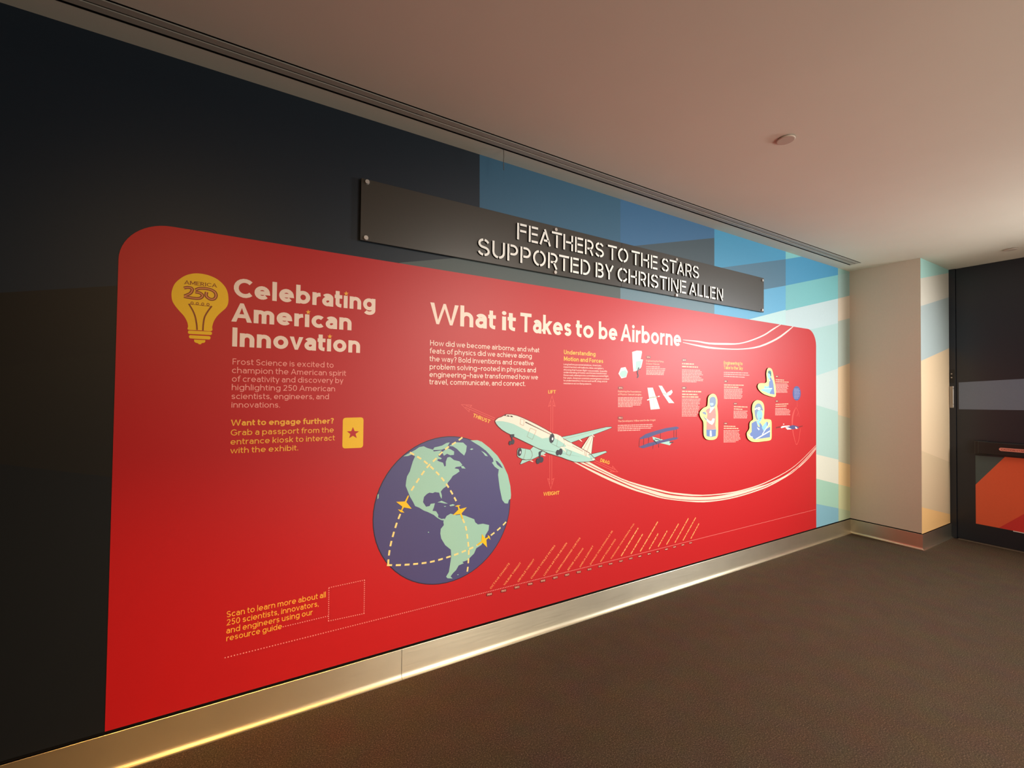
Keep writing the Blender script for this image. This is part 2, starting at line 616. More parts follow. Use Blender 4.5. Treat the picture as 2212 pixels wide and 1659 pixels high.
def link(name, me, material, parent=None):
    if material:
        me.materials.append(MATS[material] if isinstance(material, str) else material)
    o = bpy.data.objects.new(name, me)
    scene.collection.objects.link(o)
    if parent:
        o.parent = parent
    return o


def box(bm, x0, x1, y0, y1, z0, z1, mi=0, bevel=0.0):
    r = bmesh.ops.create_cube(bm, size=1)
    for v in r['verts']:
        v.co = Vector(((x0 + x1) / 2 + v.co.x * (x1 - x0), (y0 + y1) / 2 + v.co.y * (y1 - y0), (z0 + z1) / 2 + v.co.z * (z1 - z0)))
    faces = list({f for v in r['verts'] for f in v.link_faces})
    for f in faces:
        f.material_index = mi
    if bevel:
        es = list({e for f in faces for e in f.edges})
        bmesh.ops.bevel(bm, geom=es, offset=bevel, segments=2, affect='EDGES', profile=.5)


def mesh(name, build, material, parent=None, smooth=False):
    bm = bmesh.new()
    build(bm)
    me = bpy.data.meshes.new(name)
    bm.to_mesh(me)
    bm.free()
    if smooth:
        for p in me.polygons:
            p.use_smooth = True
    return link(name, me, material, parent)


def empty(name, loc):
    o = bpy.data.objects.new(name, None)
    o.empty_display_size = .1
    scene.collection.objects.link(o)
    o.location = loc
    bpy.context.view_layer.update()
    return o


def adopt(child, root):
    child.parent = root
    child.matrix_parent_inverse = Matrix.Translation(root.location).inverted()
    return child


def tag(o, label=None, cat=None, group=None, kind=None):
    if label:
        o['label'] = label
    if cat:
        o['category'] = cat
    if group:
        o['group'] = group
    if kind:
        o['kind'] = kind
    return o


# ------------------------------------------------------------------ artwork, in metres on the wall
ART = [('emblem_bulb','poster','yellow_ink',1,[('P',[(-0.2961,1.8898),(-0.2961,1.8953),(-0.2958,1.9004),(-0.2951,1.9055),(-0.294,1.9111),(-0.2926,1.9174),(-0.2907,1.9242),(-0.2884,1.931),(-0.2854,1.9375),(-0.2816,1.9438),(-0.2772,1.9499),(-0.2723,1.9557),(-0.2673,1.9612),(-0.2622,1.9663),(-0.2569,1.9711),(-0.2513,1.9754),(-0.2455,1.9792),(-0.2393,1.9825),(-0.2329,1.9853),(-0.2263,1.9877),(-0.2197,1.9895),(-0.2132,1.9907),(-0.2067,1.9914),(-0.2001,1.9917),(-0.1934,1.9916),(-0.1868,1.9912),(-0.1801,1.9904),(-0.1734,1.9892),(-0.1667,1.9875),(-0.1597,1.9854),(-0.1527,1.9828),(-0.1458,1.9797),(-0.1393,1.9761),(-0.1332,1.9718),(-0.1273,1.9669),(-0.1219,1.9616),(-0.117,1.9561),(-0.1126,1.9504),(-0.1087,1.9444),(-0.1054,1.9381),(-0.1026,1.9315),(-0.1004,1.9242),(-0.0988,1.9164),(-0.0977,1.9086),(-0.097,1.9011),(-0.0965,1.8941),(-0.0965,1.8872),(-0.0969,1.8806),(-0.0977,1.8744),(-0.099,1.8688),(-0.1007,1.8636),(-0.1029,1.8586),(-0.1057,1.8536),(-0.1091,1.8488),(-0.1132,1.844),(-0.1176,1.8392),(-0.1218,1.8343),(-0.126,1.8291),(-0.1302,1.8238),(-0.1342,1.8184),(-0.1378,1.8129),(-0.1409,1.8073),(-0.1437,1.8016),(-0.1461,1.7958),(-0.1482,1.7901),(-0.1499,1.7844),(-0.1512,1.7787),(-0.1522,1.7731),(-0.1532,1.7678),(-0.153,1.7625),(-0.152,1.7571),(-0.1521,1.7525),(-0.1555,1.7491),(-0.1632,1.7477),(-0.1741,1.7477),(-0.1861,1.7483),(-0.1972,1.7485),(-0.2081,1.748),(-0.2194,1.7472),(-0.2293,1.747),(-0.2363,1.7479),(-0.2392,1.7504),(-0.2391,1.7541),(-0.2379,1.7583),(-0.2375,1.7627),(-0.2381,1.767),(-0.2388,1.7716),(-0.2398,1.7765),(-0.2413,1.7815),(-0.2434,1.7869),(-0.246,1.7927),(-0.2489,1.7984),(-0.2521,1.8039),(-0.2557,1.8089),(-0.2596,1.8137),(-0.2638,1.8185),(-0.2678,1.8235),(-0.2718,1.8288),(-0.276,1.8342),(-0.2799,1.8397),(-0.2834,1.845),(-0.2864,1.85),(-0.289,1.8548),(-0.2913,1.8597),(-0.2931,1.865),(-0.2944,1.8709),(-0.2953,1.8773),(-0.2958,1.8837)]),
('P',[(-0.2354,1.7443),(-0.1572,1.7462),(-0.1539,1.7434),(-0.1531,1.7395),(-0.1543,1.734),(-0.1578,1.7315),(-0.2325,1.7303),(-0.2369,1.7329),(-0.2377,1.7388)]),
('P',[(-0.2307,1.7255),(-0.1622,1.7262),(-0.1589,1.7234),(-0.1579,1.7196),(-0.1592,1.7134),(-0.1628,1.7114),(-0.2287,1.7116),(-0.2327,1.7145),(-0.2337,1.7208)]),
('P',[(-0.2156,1.7079),(-0.1766,1.708),(-0.1761,1.702),(-0.1794,1.6968),(-0.1882,1.6941),(-0.1925,1.6886),(-0.1986,1.6891),(-0.2022,1.6927),(-0.211,1.6953),(-0.2151,1.6993)])]),
('emblem_artwork','emblem_bulb','brown_ink',3,[('S',0.0054,[(-0.2369,1.8576),(-0.2344,1.8531),(-0.2307,1.8466),(-0.2268,1.8393),(-0.2234,1.8324),(-0.2207,1.8263),(-0.2183,1.8204),(-0.2162,1.8143),(-0.2142,1.8076),(-0.2124,1.8001),(-0.2108,1.7919),(-0.2095,1.7837),(-0.2083,1.776),(-0.2074,1.7683),(-0.2068,1.7607),(-0.2063,1.754),(-0.206,1.7493)]),
('S',0.0055,[(-0.1564,1.8569),(-0.1591,1.8523),(-0.1629,1.8457),(-0.167,1.8384),(-0.1706,1.8314),(-0.1736,1.8253),(-0.1763,1.8192),(-0.1788,1.813),(-0.1808,1.8066),(-0.1822,1.7997),(-0.1832,1.7926),(-0.184,1.7854),(-0.1846,1.7781),(-0.1851,1.7701),(-0.1854,1.7617),(-0.1856,1.7541),(-0.1858,1.7488)]),
('S',0.002,[(-0.2369,1.857),(-0.1942,1.8558),(-0.1603,1.8549)]),
('S',0.0021,[(-0.2216,1.8626),(-0.2228,1.8588),(-0.2257,1.857),(-0.2286,1.8581),(-0.2299,1.8616),(-0.2288,1.8654),(-0.2259,1.8672),(-0.2229,1.8661),(-0.2216,1.8626)]),
('S',0.0021,[(-0.2033,1.8625),(-0.2044,1.8587),(-0.2074,1.8569),(-0.2104,1.8581),(-0.2117,1.8616),(-0.2105,1.8653),(-0.2076,1.8672),(-0.2046,1.866),(-0.2033,1.8625)]),
('S',0.0022,[(-0.1844,1.8625),(-0.1856,1.8587),(-0.1885,1.8568),(-0.1916,1.858),(-0.1929,1.8615),(-0.1917,1.8653),(-0.1887,1.8672),(-0.1857,1.866),(-0.1844,1.8625)]),
('S',0.0022,[(-0.1655,1.8629),(-0.1667,1.859),(-0.1697,1.8572),(-0.1728,1.8584),(-0.1741,1.8619),(-0.1729,1.8657),(-0.1699,1.8676),(-0.1669,1.8664),(-0.1655,1.8629)]),
('S',0.012,[(-0.2546,1.9222),(-0.2521,1.9232),(-0.2485,1.9247),(-0.2446,1.9261),(-0.2409,1.9269),(-0.2376,1.927),(-0.2342,1.9267),(-0.2311,1.9259),(-0.2288,1.9247),(-0.2273,1.923),(-0.2265,1.9208),(-0.2262,1.9183),(-0.2265,1.9156),(-0.2274,1.9124),(-0.2287,1.9089),(-0.2307,1.9053),(-0.2335,1.9018),(-0.2378,1.8983),(-0.2433,1.8947),(-0.2486,1.8915),(-0.2522,1.8893)]),
('S',0.0121,[(-0.2538,1.8865),(-0.2488,1.8859),(-0.2415,1.8849),(-0.2334,1.884),(-0.2262,1.8835),(-0.2199,1.8833),(-0.2138,1.8834),(-0.2083,1.8837),(-0.2036,1.8844),(-0.1999,1.8856),(-0.1971,1.887),(-0.1949,1.8888),(-0.1931,1.8907),(-0.1917,1.8927),(-0.1906,1.895),(-0.1902,1.8974),(-0.1905,1.8996),(-0.1916,1.9019),(-0.1934,1.9042),(-0.1958,1.9062),(-0.1988,1.9079),(-0.2028,1.909),(-0.2077,1.9097),(-0.2123,1.9102),(-0.2155,1.9105)]),
('S',0.0124,[(-0.2151,1.9187),(-0.213,1.9204),(-0.2101,1.9228),(-0.2066,1.9253),(-0.2027,1.9272),(-0.1983,1.9284),(-0.1935,1.9291),(-0.1883,1.9296),(-0.1833,1.9298),(-0.1783,1.9298),(-0.1733,1.9296),(-0.1683,1.929),(-0.1636,1.928),(-0.159,1.9264),(-0.1545,1.9244),(-0.1505,1.9219),(-0.1472,1.9192),(-0.1449,1.9159),(-0.1432,1.9121),(-0.1422,1.9082),(-0.1419,1.9045),(-0.1422,1.9008),(-0.1432,1.8971),(-0.1447,1.8936),(-0.1467,1.8908),(-0.1491,1.8886),(-0.152,1.887),(-0.1552,1.8859),(-0.1583,1.8855),(-0.1613,1.8858),(-0.1644,1.8869),(-0.1674,1.8884),(-0.17,1.8902),(-0.1724,1.8922),(-0.1745,1.8945),(-0.1762,1.8972),(-0.1774,1.9001),(-0.1776,1.904),(-0.1771,1.9085),(-0.1764,1.9126),(-0.1759,1.9155)]),
('A','AMERICA',[(-0.2532,1.9394),(-0.1404,1.9402)],0.0155,0.13)]),
('emblem_ribbon','emblem_bulb','ribbon_ink',4,[('S',0.0042,[(-0.2546,1.9222),(-0.2521,1.9232),(-0.2485,1.9247),(-0.2446,1.9261),(-0.2409,1.9269),(-0.2376,1.927),(-0.2342,1.9267),(-0.2311,1.9259),(-0.2288,1.9247),(-0.2273,1.923),(-0.2265,1.9208),(-0.2262,1.9183),(-0.2265,1.9156),(-0.2274,1.9124),(-0.2287,1.9089),(-0.2307,1.9053),(-0.2335,1.9018),(-0.2378,1.8983),(-0.2433,1.8947),(-0.2486,1.8915),(-0.2522,1.8893)]),
('S',0.0043,[(-0.2538,1.8865),(-0.2488,1.8859),(-0.2415,1.8849),(-0.2334,1.884),(-0.2262,1.8835),(-0.2199,1.8833),(-0.2138,1.8834),(-0.2083,1.8837),(-0.2036,1.8844),(-0.1999,1.8856),(-0.1971,1.887),(-0.1949,1.8888),(-0.1931,1.8907),(-0.1917,1.8927),(-0.1906,1.895),(-0.1902,1.8974),(-0.1905,1.8996),(-0.1916,1.9019),(-0.1934,1.9042),(-0.1958,1.9062),(-0.1988,1.9079),(-0.2028,1.909),(-0.2077,1.9097),(-0.2123,1.9102),(-0.2155,1.9105)]),
('S',0.0044,[(-0.2151,1.9187),(-0.213,1.9204),(-0.2101,1.9228),(-0.2066,1.9253),(-0.2027,1.9272),(-0.1983,1.9284),(-0.1935,1.9291),(-0.1883,1.9296),(-0.1833,1.9298),(-0.1783,1.9298),(-0.1733,1.9296),(-0.1683,1.929),(-0.1636,1.928),(-0.159,1.9264),(-0.1545,1.9244),(-0.1505,1.9219),(-0.1472,1.9192),(-0.1449,1.9159),(-0.1432,1.9121),(-0.1422,1.9082),(-0.1419,1.9045),(-0.1422,1.9008),(-0.1432,1.8971),(-0.1447,1.8936),(-0.1467,1.8908),(-0.1491,1.8886),(-0.152,1.887),(-0.1552,1.8859),(-0.1583,1.8855),(-0.1613,1.8858),(-0.1644,1.8869),(-0.1674,1.8884),(-0.17,1.8902),(-0.1724,1.8922),(-0.1745,1.8945),(-0.1762,1.8972),(-0.1774,1.9001),(-0.1776,1.904),(-0.1771,1.9085),(-0.1764,1.9126),(-0.1759,1.9155)])]),
('heading_text','poster','cream_ink',1,[('T','Celebratıng',[(-0.0778,1.9065),(0.5365,1.9079)],0.085,0.205)]),
('heading_text','poster','cream_ink',1,[('T','Amerıcan',[(-0.081,1.7971),(0.4216,1.7992)],0.0838,0.205)]),
('heading_text','poster','cream_ink',1,[('T','Innovatıon',[(-0.0787,1.6873),(0.4646,1.6884)],0.0841,0.205)]),
('heading_star','poster','gold_ink',1,[('P',[(0.3933,1.9926),(0.3965,1.9845),(0.4051,1.9851),(0.3984,1.9786),(0.4009,1.9701),(0.3936,1.9743),(0.3866,1.9684),(0.3887,1.9774),(0.3819,1.9822),(0.3904,1.9837)])]),
('heading_star','poster','gold_ink',1,[('P',[(0.2234,1.8822),(0.2263,1.8744),(0.2342,1.8748),(0.2281,1.8687),(0.2304,1.8605),(0.2237,1.8647),(0.2172,1.8592),(0.2191,1.8678),(0.2128,1.8726),(0.2207,1.8738)])]),
('heading_star','poster','gold_ink',1,[('P',[(0.3216,1.7735),(0.3246,1.7654),(0.333,1.7656),(0.3265,1.7596),(0.3289,1.7512),(0.3219,1.7556),(0.3151,1.7502),(0.3171,1.7589),(0.3105,1.7639),(0.3188,1.765)])]),
('paragraph_text','poster','salmon_ink',1,[('T','Frost Science is excited to',[(-0.0756,1.6076),(0.3413,1.6094)],0.0266,0.115)]),
('paragraph_text','poster','salmon_ink',1,[('T','champion the American spirit',[(-0.0772,1.5699),(0.3992,1.5712)],0.0268,0.115)]),
('paragraph_text','poster','salmon_ink',1,[('T','of creativity and discovery by',[(-0.0764,1.5316),(0.387,1.5351)],0.0267,0.115)]),
('paragraph_text','poster','salmon_ink',1,[('T','highlighting 250 American',[(-0.0764,1.4946),(0.3502,1.494)],0.0266,0.115)]),
('paragraph_text','poster','salmon_ink',1,[('T','scientists, engineers, and',[(-0.0766,1.4553),(0.3228,1.4554)],0.0265,0.115)]),
('paragraph_text','poster','salmon_ink',1,[('T','innovations.',[(-0.0759,1.4178),(0.1133,1.4164)],0.0259,0.115)]),
('paragraph_text','poster','gold_ink',1,[('T','Want to engage further?',[(-0.076,1.3377),(0.3471,1.3372)],0.027,0.18)]),
('paragraph_text','poster','gold_ink',1,[('T','Grab a passport from the',[(-0.0763,1.295),(0.3479,1.2938)],0.0265,0.125)]),
('paragraph_text','poster','gold_ink',1,[('T','entrance kiosk to interact',[(-0.0762,1.255),(0.3531,1.2545)],0.0265,0.125)]),
('paragraph_text','poster','gold_ink',1,[('T','with the exhibit.',[(-0.0754,1.2166),(0.193,1.215)],0.026,0.125)]),
('passport_icon','poster','yellow_ink',1,[('P',[(0.3892,1.3489),(0.3901,1.3554),(0.3928,1.36),(0.3972,1.3629),(0.4034,1.3639),(0.4731,1.3645),(0.4795,1.3636),(0.4841,1.3608),(0.4868,1.3561),(0.4878,1.3495),(0.488,1.2268),(0.4871,1.2202),(0.4843,1.2155),(0.4797,1.2127),(0.4733,1.2118),(0.4031,1.2129),(0.3969,1.2139),(0.3925,1.2167),(0.3899,1.2214),(0.389,1.2278)])]),
('passport_star','passport_icon','red_ink',3,[('P',[(0.4376,1.3169),(0.4455,1.2967),(0.4672,1.295),(0.4504,1.2823),(0.4566,1.2614),(0.4384,1.2739),(0.4207,1.2629),(0.426,1.2832),(0.4091,1.297),(0.4304,1.2972)])]),
('paragraph_text','poster','gold_ink',1,[('T','Scan to learn more about all',[(-0.0754,0.5031),(0.3265,0.5009)],0.0266,0.125)]),
('paragraph_text','poster','gold_ink',1,[('T','250 scientists, innovators,',[(-0.0747,0.4681),(0.2958,0.4653)],0.0265,0.125)]),
('paragraph_text','poster','gold_ink',1,[('T','and engineers using our',[(-0.0749,0.4332),(0.2696,0.4315)],0.0264,0.125)]),
('paragraph_text','poster','gold_ink',1,[('T','resource guide',[(-0.0742,0.4004),(0.1406,0.3988)],0.026,0.125)]),
('dotted_frame','poster','salmon_ink',1,[('D',[(0.1462,0.4066),(0.3376,0.4079)],0.0098,0.0025),
('D',[(0.3413,0.5436),(0.5066,0.5463)],0.0098,0.0025),
('D',[(0.5071,0.5429),(0.5077,0.382)],0.0098,0.0025),
('D',[(0.5073,0.3789),(0.3422,0.3834)],0.0098,0.0025),
('D',[(0.3413,0.3859),(0.3401,0.5394)],0.0098,0.0025)]),
('timeline_line','poster','salmon_ink',1,[('D',[(-0.0769,0.3306),(4.9585,0.3459)],0.0113,0.0027)]),
('heading_text','poster','cream_ink',1,[('T','What',[(0.8338,1.8703),(1.236,1.8713)],0.1162,0.182)]),
('heading_text','poster','cream_ink',1,[('T','it',[(1.2817,1.8714),(1.3735,1.8717)],0.1144,0.182)]),
('heading_text','poster','cream_ink',1,[('T','Takes',[(1.4093,1.8718),(1.8046,1.8728)],0.118,0.182)]),
('heading_text','poster','cream_ink',1,[('T','to',[(1.8468,1.8729),(1.9951,1.8733)],0.1171,0.182)]),
('heading_text','poster','cream_ink',1,[('T','be',[(2.0428,1.8734),(2.2135,1.8738)],0.118,0.182)]),
('heading_text','poster','cream_ink',1,[('T','Airborne',[(2.2504,1.8739),(2.8897,1.8755)],0.123,0.182)]),
('paragraph_text','poster','cream_ink',1,[('T','How did we become airborne, and what',[(0.8333,1.7505),(1.5516,1.7525)],0.0298,0.125)]),
('paragraph_text','poster','cream_ink',1,[('T','feats of physics did we achieve along',[(0.8324,1.7073),(1.4954,1.7117)],0.0297,0.125)]),
('paragraph_text','poster','cream_ink',1,[('T','the way? Bold inventions and creative',[(0.8321,1.664),(1.5105,1.6679)],0.0297,0.125)]),
('paragraph_text','poster','cream_ink',1,[('T','problem solving–rooted in physics and',[(0.8323,1.6203),(1.5277,1.6257)],0.0297,0.125)]),
('paragraph_text','poster','cream_ink',1,[('T','engineering–have transformed how we',[(0.8322,1.5778),(1.5443,1.582)],0.0297,0.125)]),
('paragraph_text','poster','cream_ink',1,[('T','travel, communicate, and connect.',[(0.8323,1.5379),(1.4514,1.5394)],0.0295,0.125)]),
('section_heading_text','poster','gold_ink',1,[('T','Understanding',[(1.7451,1.7522),(2.0146,1.7535)],0.0287,0.18)]),
('section_heading_text','poster','gold_ink',1,[('T','Motion and Forces',[(1.7456,1.7093),(2.0841,1.7088)],0.0289,0.18)]),
('section_heading_text','poster','gold_ink',1,[('T','Engineering to',[(3.4358,1.7563),(3.7038,1.7618)],0.0301,0.17)]),
('section_heading_text','poster','gold_ink',1,[('T','Take to the Sky',[(3.436,1.7177),(3.706,1.7195)],0.0301,0.17)]),
('caption_text','poster','cream_ink',1,[('T','Long before powered airplanes, Americans',[(1.7435,1.6813),(2.0672,1.6853)],0.0114,0.12),
('T','experimented with balloons, kites, and gliders,',[(1.7437,1.6641),(2.0903,1.6666)],0.0114,0.12),
('T','showing that human flight was possible. Scientific',[(1.744,1.6457),(2.1223,1.6477)],0.0114,0.12),
('T','understanding of motion and forces transformed',[(1.7442,1.6285),(2.1155,1.6318)],0.0114,0.12),
('T','these early attempts into controlled, powered flight.',[(1.7444,1.6101),(2.136,1.6145)],0.0114,0.12),
('T','For years, American scientists and engineers worked',[(1.7446,1.5925),(2.1392,1.5949)],0.0114,0.12),
('T','to understand how forces such as lift, drag, and air',[(1.7448,1.5753),(2.1242,1.5775)],0.0114,0.12),
('T','resistance act on flying objects.',[(1.745,1.5569),(1.9815,1.5578)],0.0113,0.12)]),
('caption_text','poster','salmon_ink',1,[('B',[(2.5064,1.6978),(2.6575,1.7016)],0.0068,[(0,0.015),(0.0187,0.0194),(0.0419,0.0097),(0.0554,0.0344),(0.0935,0.0239),(0.1212,0.0239)]),
('B',[(2.5065,1.6843),(2.7194,1.6893)],0.0068,[(0,0.015),(0.0187,0.0097),(0.0322,0.0097),(0.0456,0.0097),(0.0591,0.0239),(0.0868,0.0299),(0.1204,0.0194),(0.1436,0.0097),(0.1571,0.015),(0.1758,0.0299)]),
('B',[(2.5066,1.672),(2.7179,1.6764)],0.0068,[(0,0.0299),(0.0337,0.0194),(0.0568,0.0194),(0.08,0.015),(0.0987,0.0097),(0.1122,0.0194),(0.1354,0.015),(0.1541,0.0097),(0.1676,0.0344)]),
('B',[(2.5067,1.6606),(2.7001,1.6644)],0.0068,[(0,0.0194),(0.0232,0.0194),(0.0464,0.015),(0.0651,0.015),(0.0838,0.0194),(0.107,0.0194),(0.1302,0.0344),(0.1683,0.0251)]),
('B',[(2.5068,1.6503),(2.7057,1.6538)],0.0068,[(0,0.0194),(0.0232,0.0097),(0.0367,0.0299),(0.0703,0.0194),(0.0935,0.0344),(0.1316,0.0239),(0.1593,0.0299)]),
('B',[(2.5069,1.641),(2.7003,1.6442)],0.0068,[(0,0.015),(0.0187,0.015),(0.0374,0.015),(0.0561,0.0239),(0.0838,0.0194),(0.107,0.0097),(0.1204,0.0299),(0.1541,0.0194),(0.1773,0.0097)])]),
('caption_text','poster','salmon_ink',1,[('B',[(2.2258,1.4673),(2.47,1.469)],0.0065,[(0,0.0186),(0.0222,0.0286),(0.0543,0.0329),(0.0908,0.0186),(0.113,0.0286),(0.1451,0.0143),(0.163,0.0229),(0.1895,0.0229),(0.2159,0.0283)]),
('B',[(2.2259,1.4569),(2.465,1.4582)],0.0065,[(0,0.0186),(0.0222,0.0229),(0.0486,0.0229),(0.0751,0.0143),(0.093,0.0143),(0.1108,0.0186),(0.133,0.0186),(0.1552,0.0093),(0.168,0.0093),(0.1809,0.0093),(0.1938,0.0229),(0.2202,0.0189)]),
('B',[(2.226,1.4466),(2.4594,1.4475)],0.0065,[(0,0.0186),(0.0222,0.0286),(0.0543,0.0286),(0.0865,0.0329),(0.123,0.0229),(0.1494,0.0329),(0.1859,0.0186),(0.2081,0.0143),(0.2259,0.0075)]),
('B',[(2.2262,1.4357),(2.4609,1.4362)],0.0065,[(0,0.0143),(0.0179,0.0093),(0.0307,0.0229),(0.0572,0.0143),(0.0751,0.0329),(0.1115,0.0329),(0.148,0.0229),(0.1745,0.0186),(0.1966,0.0143),(0.2145,0.0186)]),
('B',[(2.2263,1.4254),(2.4596,1.4255)],0.0065,[(0,0.0229),(0.0265,0.0329),(0.0629,0.0286),(0.0951,0.0186),(0.1173,0.0329),(0.1537,0.0286),(0.1859,0.0143),(0.2038,0.0186),(0.2259,0.0074)]),
('B',[(2.2264,1.4151),(2.4539,1.4148)],0.0065,[(0,0.0093),(0.0129,0.0329),(0.0493,0.0143),(0.0672,0.0186),(0.0894,0.0286),(0.1215,0.0286),(0.1537,0.0143),(0.1716,0.0093),(0.1845,0.0186),(0.2066,0.0143)]),
('B',[(2.2265,1.4047),(2.3733,1.4043)],0.0065,[(0,0.0186),(0.0222,0.0229),(0.0486,0.0093),(0.0615,0.0093),(0.0744,0.0186),(0.0965,0.0329),(0.133,0.0093)])]),
('caption_text','poster','salmon_ink',1,[('B',[(2.2258,1.2715),(2.5743,1.2693)],0.0066,[(0,0.0189),(0.0225,0.0334),(0.0595,0.0334),(0.0966,0.0189),(0.1191,0.0094),(0.1321,0.0189),(0.1546,0.0189),(0.1771,0.0189),(0.1996,0.0145),(0.2178,0.0334),(0.2548,0.0232),(0.2817,0.029),(0.3144,0.0334)]),
('B',[(2.2259,1.2592),(2.5781,1.2562)],0.0066,[(0,0.0094),(0.0131,0.0189),(0.0356,0.029),(0.0682,0.0145),(0.0864,0.0232),(0.1133,0.0189),(0.1358,0.0145),(0.1539,0.0189),(0.1764,0.0232),(0.2033,0.029),(0.236,0.0145),(0.2541,0.0189),(0.2766,0.029),(0.3093,0.0094),(0.3223,0.0189),(0.3449,0.0073)]),
('B',[(2.2261,1.2469),(2.5649,1.2434)],0.0066,[(0,0.0232),(0.0269,0.0145),(0.045,0.0189),(0.0675,0.0189),(0.09,0.0189),(0.1125,0.029),(0.1452,0.0094),(0.1583,0.0232),(0.1851,0.0145),(0.2033,0.0232),(0.2301,0.0145),(0.2483,0.0094),(0.2614,0.0094),(0.2744,0.0094),(0.2875,0.0094),(0.3006,0.0334)]),
('B',[(2.2262,1.2346),(2.447,1.2319)],0.0065,[(0,0.0143),(0.0179,0.0286),(0.0501,0.0329),(0.0865,0.0143),(0.1044,0.0286),(0.1366,0.0093),(0.1494,0.0286),(0.1816,0.0229),(0.2081,0.0127)])]),
('caption_text','poster','salmon_ink',1,[('B',[(2.9038,1.6882),(3.1295,1.6932)],0.0067,[(0,0.0236),(0.0273,0.0236),(0.0545,0.0096),(0.0678,0.0147),(0.0862,0.0236),(0.1135,0.0236),(0.1408,0.0147),(0.1592,0.0339),(0.1968,0.0236)]),
('B',[(2.9039,1.6761),(3.1445,1.6811)],0.0067,[(0,0.0147),(0.0184,0.0236),(0.0457,0.0147),(0.0641,0.0096),(0.0774,0.0096),(0.0907,0.0192),(0.1135,0.0192),(0.1363,0.0147),(0.1548,0.0295),(0.1879,0.0147),(0.2064,0.0147),(0.2248,0.0158)]),
('B',[(2.904,1.6641),(3.1535,1.6688)],0.0067,[(0,0.0192),(0.0228,0.0147),(0.0413,0.0192),(0.0641,0.0096),(0.0774,0.0192),(0.1002,0.0295),(0.1334,0.0096),(0.1467,0.0295),(0.1798,0.0236),(0.2071,0.0339)]),
('B',[(2.9041,1.6526),(3.1606,1.657)],0.0067,[(0,0.0339),(0.0376,0.0339),(0.0752,0.0339),(0.1128,0.0096),(0.126,0.0236),(0.1533,0.0236),(0.1806,0.0096),(0.1938,0.0236),(0.2211,0.0147),(0.2395,0.017)]),
('B',[(2.9042,1.6405),(3.1254,1.6439)],0.0067,[(0,0.0147),(0.0184,0.0192),(0.0413,0.0192),(0.0641,0.0339),(0.1017,0.0236),(0.129,0.0339),(0.1666,0.0192),(0.1894,0.0236)]),
('B',[(2.9043,1.629),(3.1475,1.6323)],0.0067,[(0,0.0295),(0.0332,0.0147),(0.0516,0.0339),(0.0892,0.0339),(0.1268,0.0192),(0.1496,0.0192),(0.1725,0.0236),(0.1997,0.0236),(0.227,0.0096)]),
('B',[(2.9043,1.6175),(3.1653,1.6206)],0.0067,[(0,0.0192),(0.0228,0.0339),(0.0604,0.0339),(0.098,0.0147),(0.1164,0.0096),(0.1297,0.0236),(0.157,0.0295),(0.1901,0.0147),(0.2086,0.0192),(0.2314,0.0296)]),
('B',[(2.9044,1.6065),(3.1609,1.6092)],0.0067,[(0,0.0096),(0.0133,0.0147),(0.0317,0.0339),(0.0693,0.0339),(0.1069,0.0236),(0.1341,0.0295),(0.1673,0.0236),(0.1946,0.0339),(0.2322,0.0236)]),
('B',[(2.9045,1.5961),(3.082,1.5977)],0.0067,[(0,0.0236),(0.0273,0.0147),(0.0457,0.0096),(0.059,0.0147),(0.0774,0.0147),(0.0958,0.0096),(0.1091,0.0295),(0.1422,0.0192),(0.1651,0.0096)])]),
('caption_text','poster','salmon_ink',1,[('B',[(2.9038,1.4592),(3.1309,1.4597)],0.0067,[(0,0.0096),(0.0133,0.0236),(0.0405,0.0295),(0.0737,0.0192),(0.0965,0.0295),(0.1297,0.0147),(0.1481,0.0096),(0.1614,0.0192),(0.1843,0.0096),(0.1975,0.0295)]),
('B',[(2.9039,1.4472),(3.1266,1.4473)],0.0067,[(0,0.0096),(0.0133,0.0192),(0.0361,0.0192),(0.059,0.0096),(0.0722,0.0096),(0.0855,0.0295),(0.1187,0.0236),(0.1459,0.0236),(0.1732,0.0147),(0.1916,0.0192),(0.2145,0.0082)]),
('B',[(2.904,1.4352),(3.1179,1.4348)],0.0067,[(0,0.0147),(0.0184,0.0236),(0.0457,0.0236),(0.073,0.0096),(0.0862,0.0096),(0.0995,0.0096),(0.1128,0.0295),(0.1459,0.0192),(0.1688,0.0295),(0.2019,0.012)]),
('B',[(2.9041,1.4231),(3.1224,1.4224)],0.0067,[(0,0.0236),(0.0273,0.0339),(0.0649,0.0236),(0.0921,0.0096),(0.1054,0.0339),(0.143,0.0147),(0.1614,0.0339),(0.199,0.0192)]),
('B',[(2.9042,1.4111),(3.1006,1.4101)],0.0067,[(0,0.0236),(0.0273,0.0236),(0.0545,0.0096),(0.0678,0.0295),(0.101,0.0147),(0.1194,0.0192),(0.1422,0.0147),(0.1607,0.0147),(0.1791,0.0173)]),
('B',[(2.9043,1.3991),(3.1181,1.3976)],0.0067,[(0,0.0147),(0.0184,0.0192),(0.0413,0.0236),(0.0685,0.0192),(0.0914,0.0192),(0.1142,0.0295),(0.1474,0.0096),(0.1607,0.0339),(0.1983,0.0147)]),
('B',[(2.9043,1.3871),(3.1138,1.3852)],0.0067,[(0,0.0096),(0.0133,0.0339),(0.0509,0.0192),(0.0737,0.0096),(0.087,0.0295),(0.1201,0.0096),(0.1334,0.0236),(0.1607,0.0339),(0.1983,0.0112)]),
('B',[(2.9044,1.375),(3.1096,1.3729)],0.0067,[(0,0.0236),(0.0273,0.0295),(0.0604,0.0096),(0.0737,0.0295),(0.1069,0.0147),(0.1253,0.0236),(0.1526,0.0192),(0.1754,0.0192),(0.1983,0.0069)]),
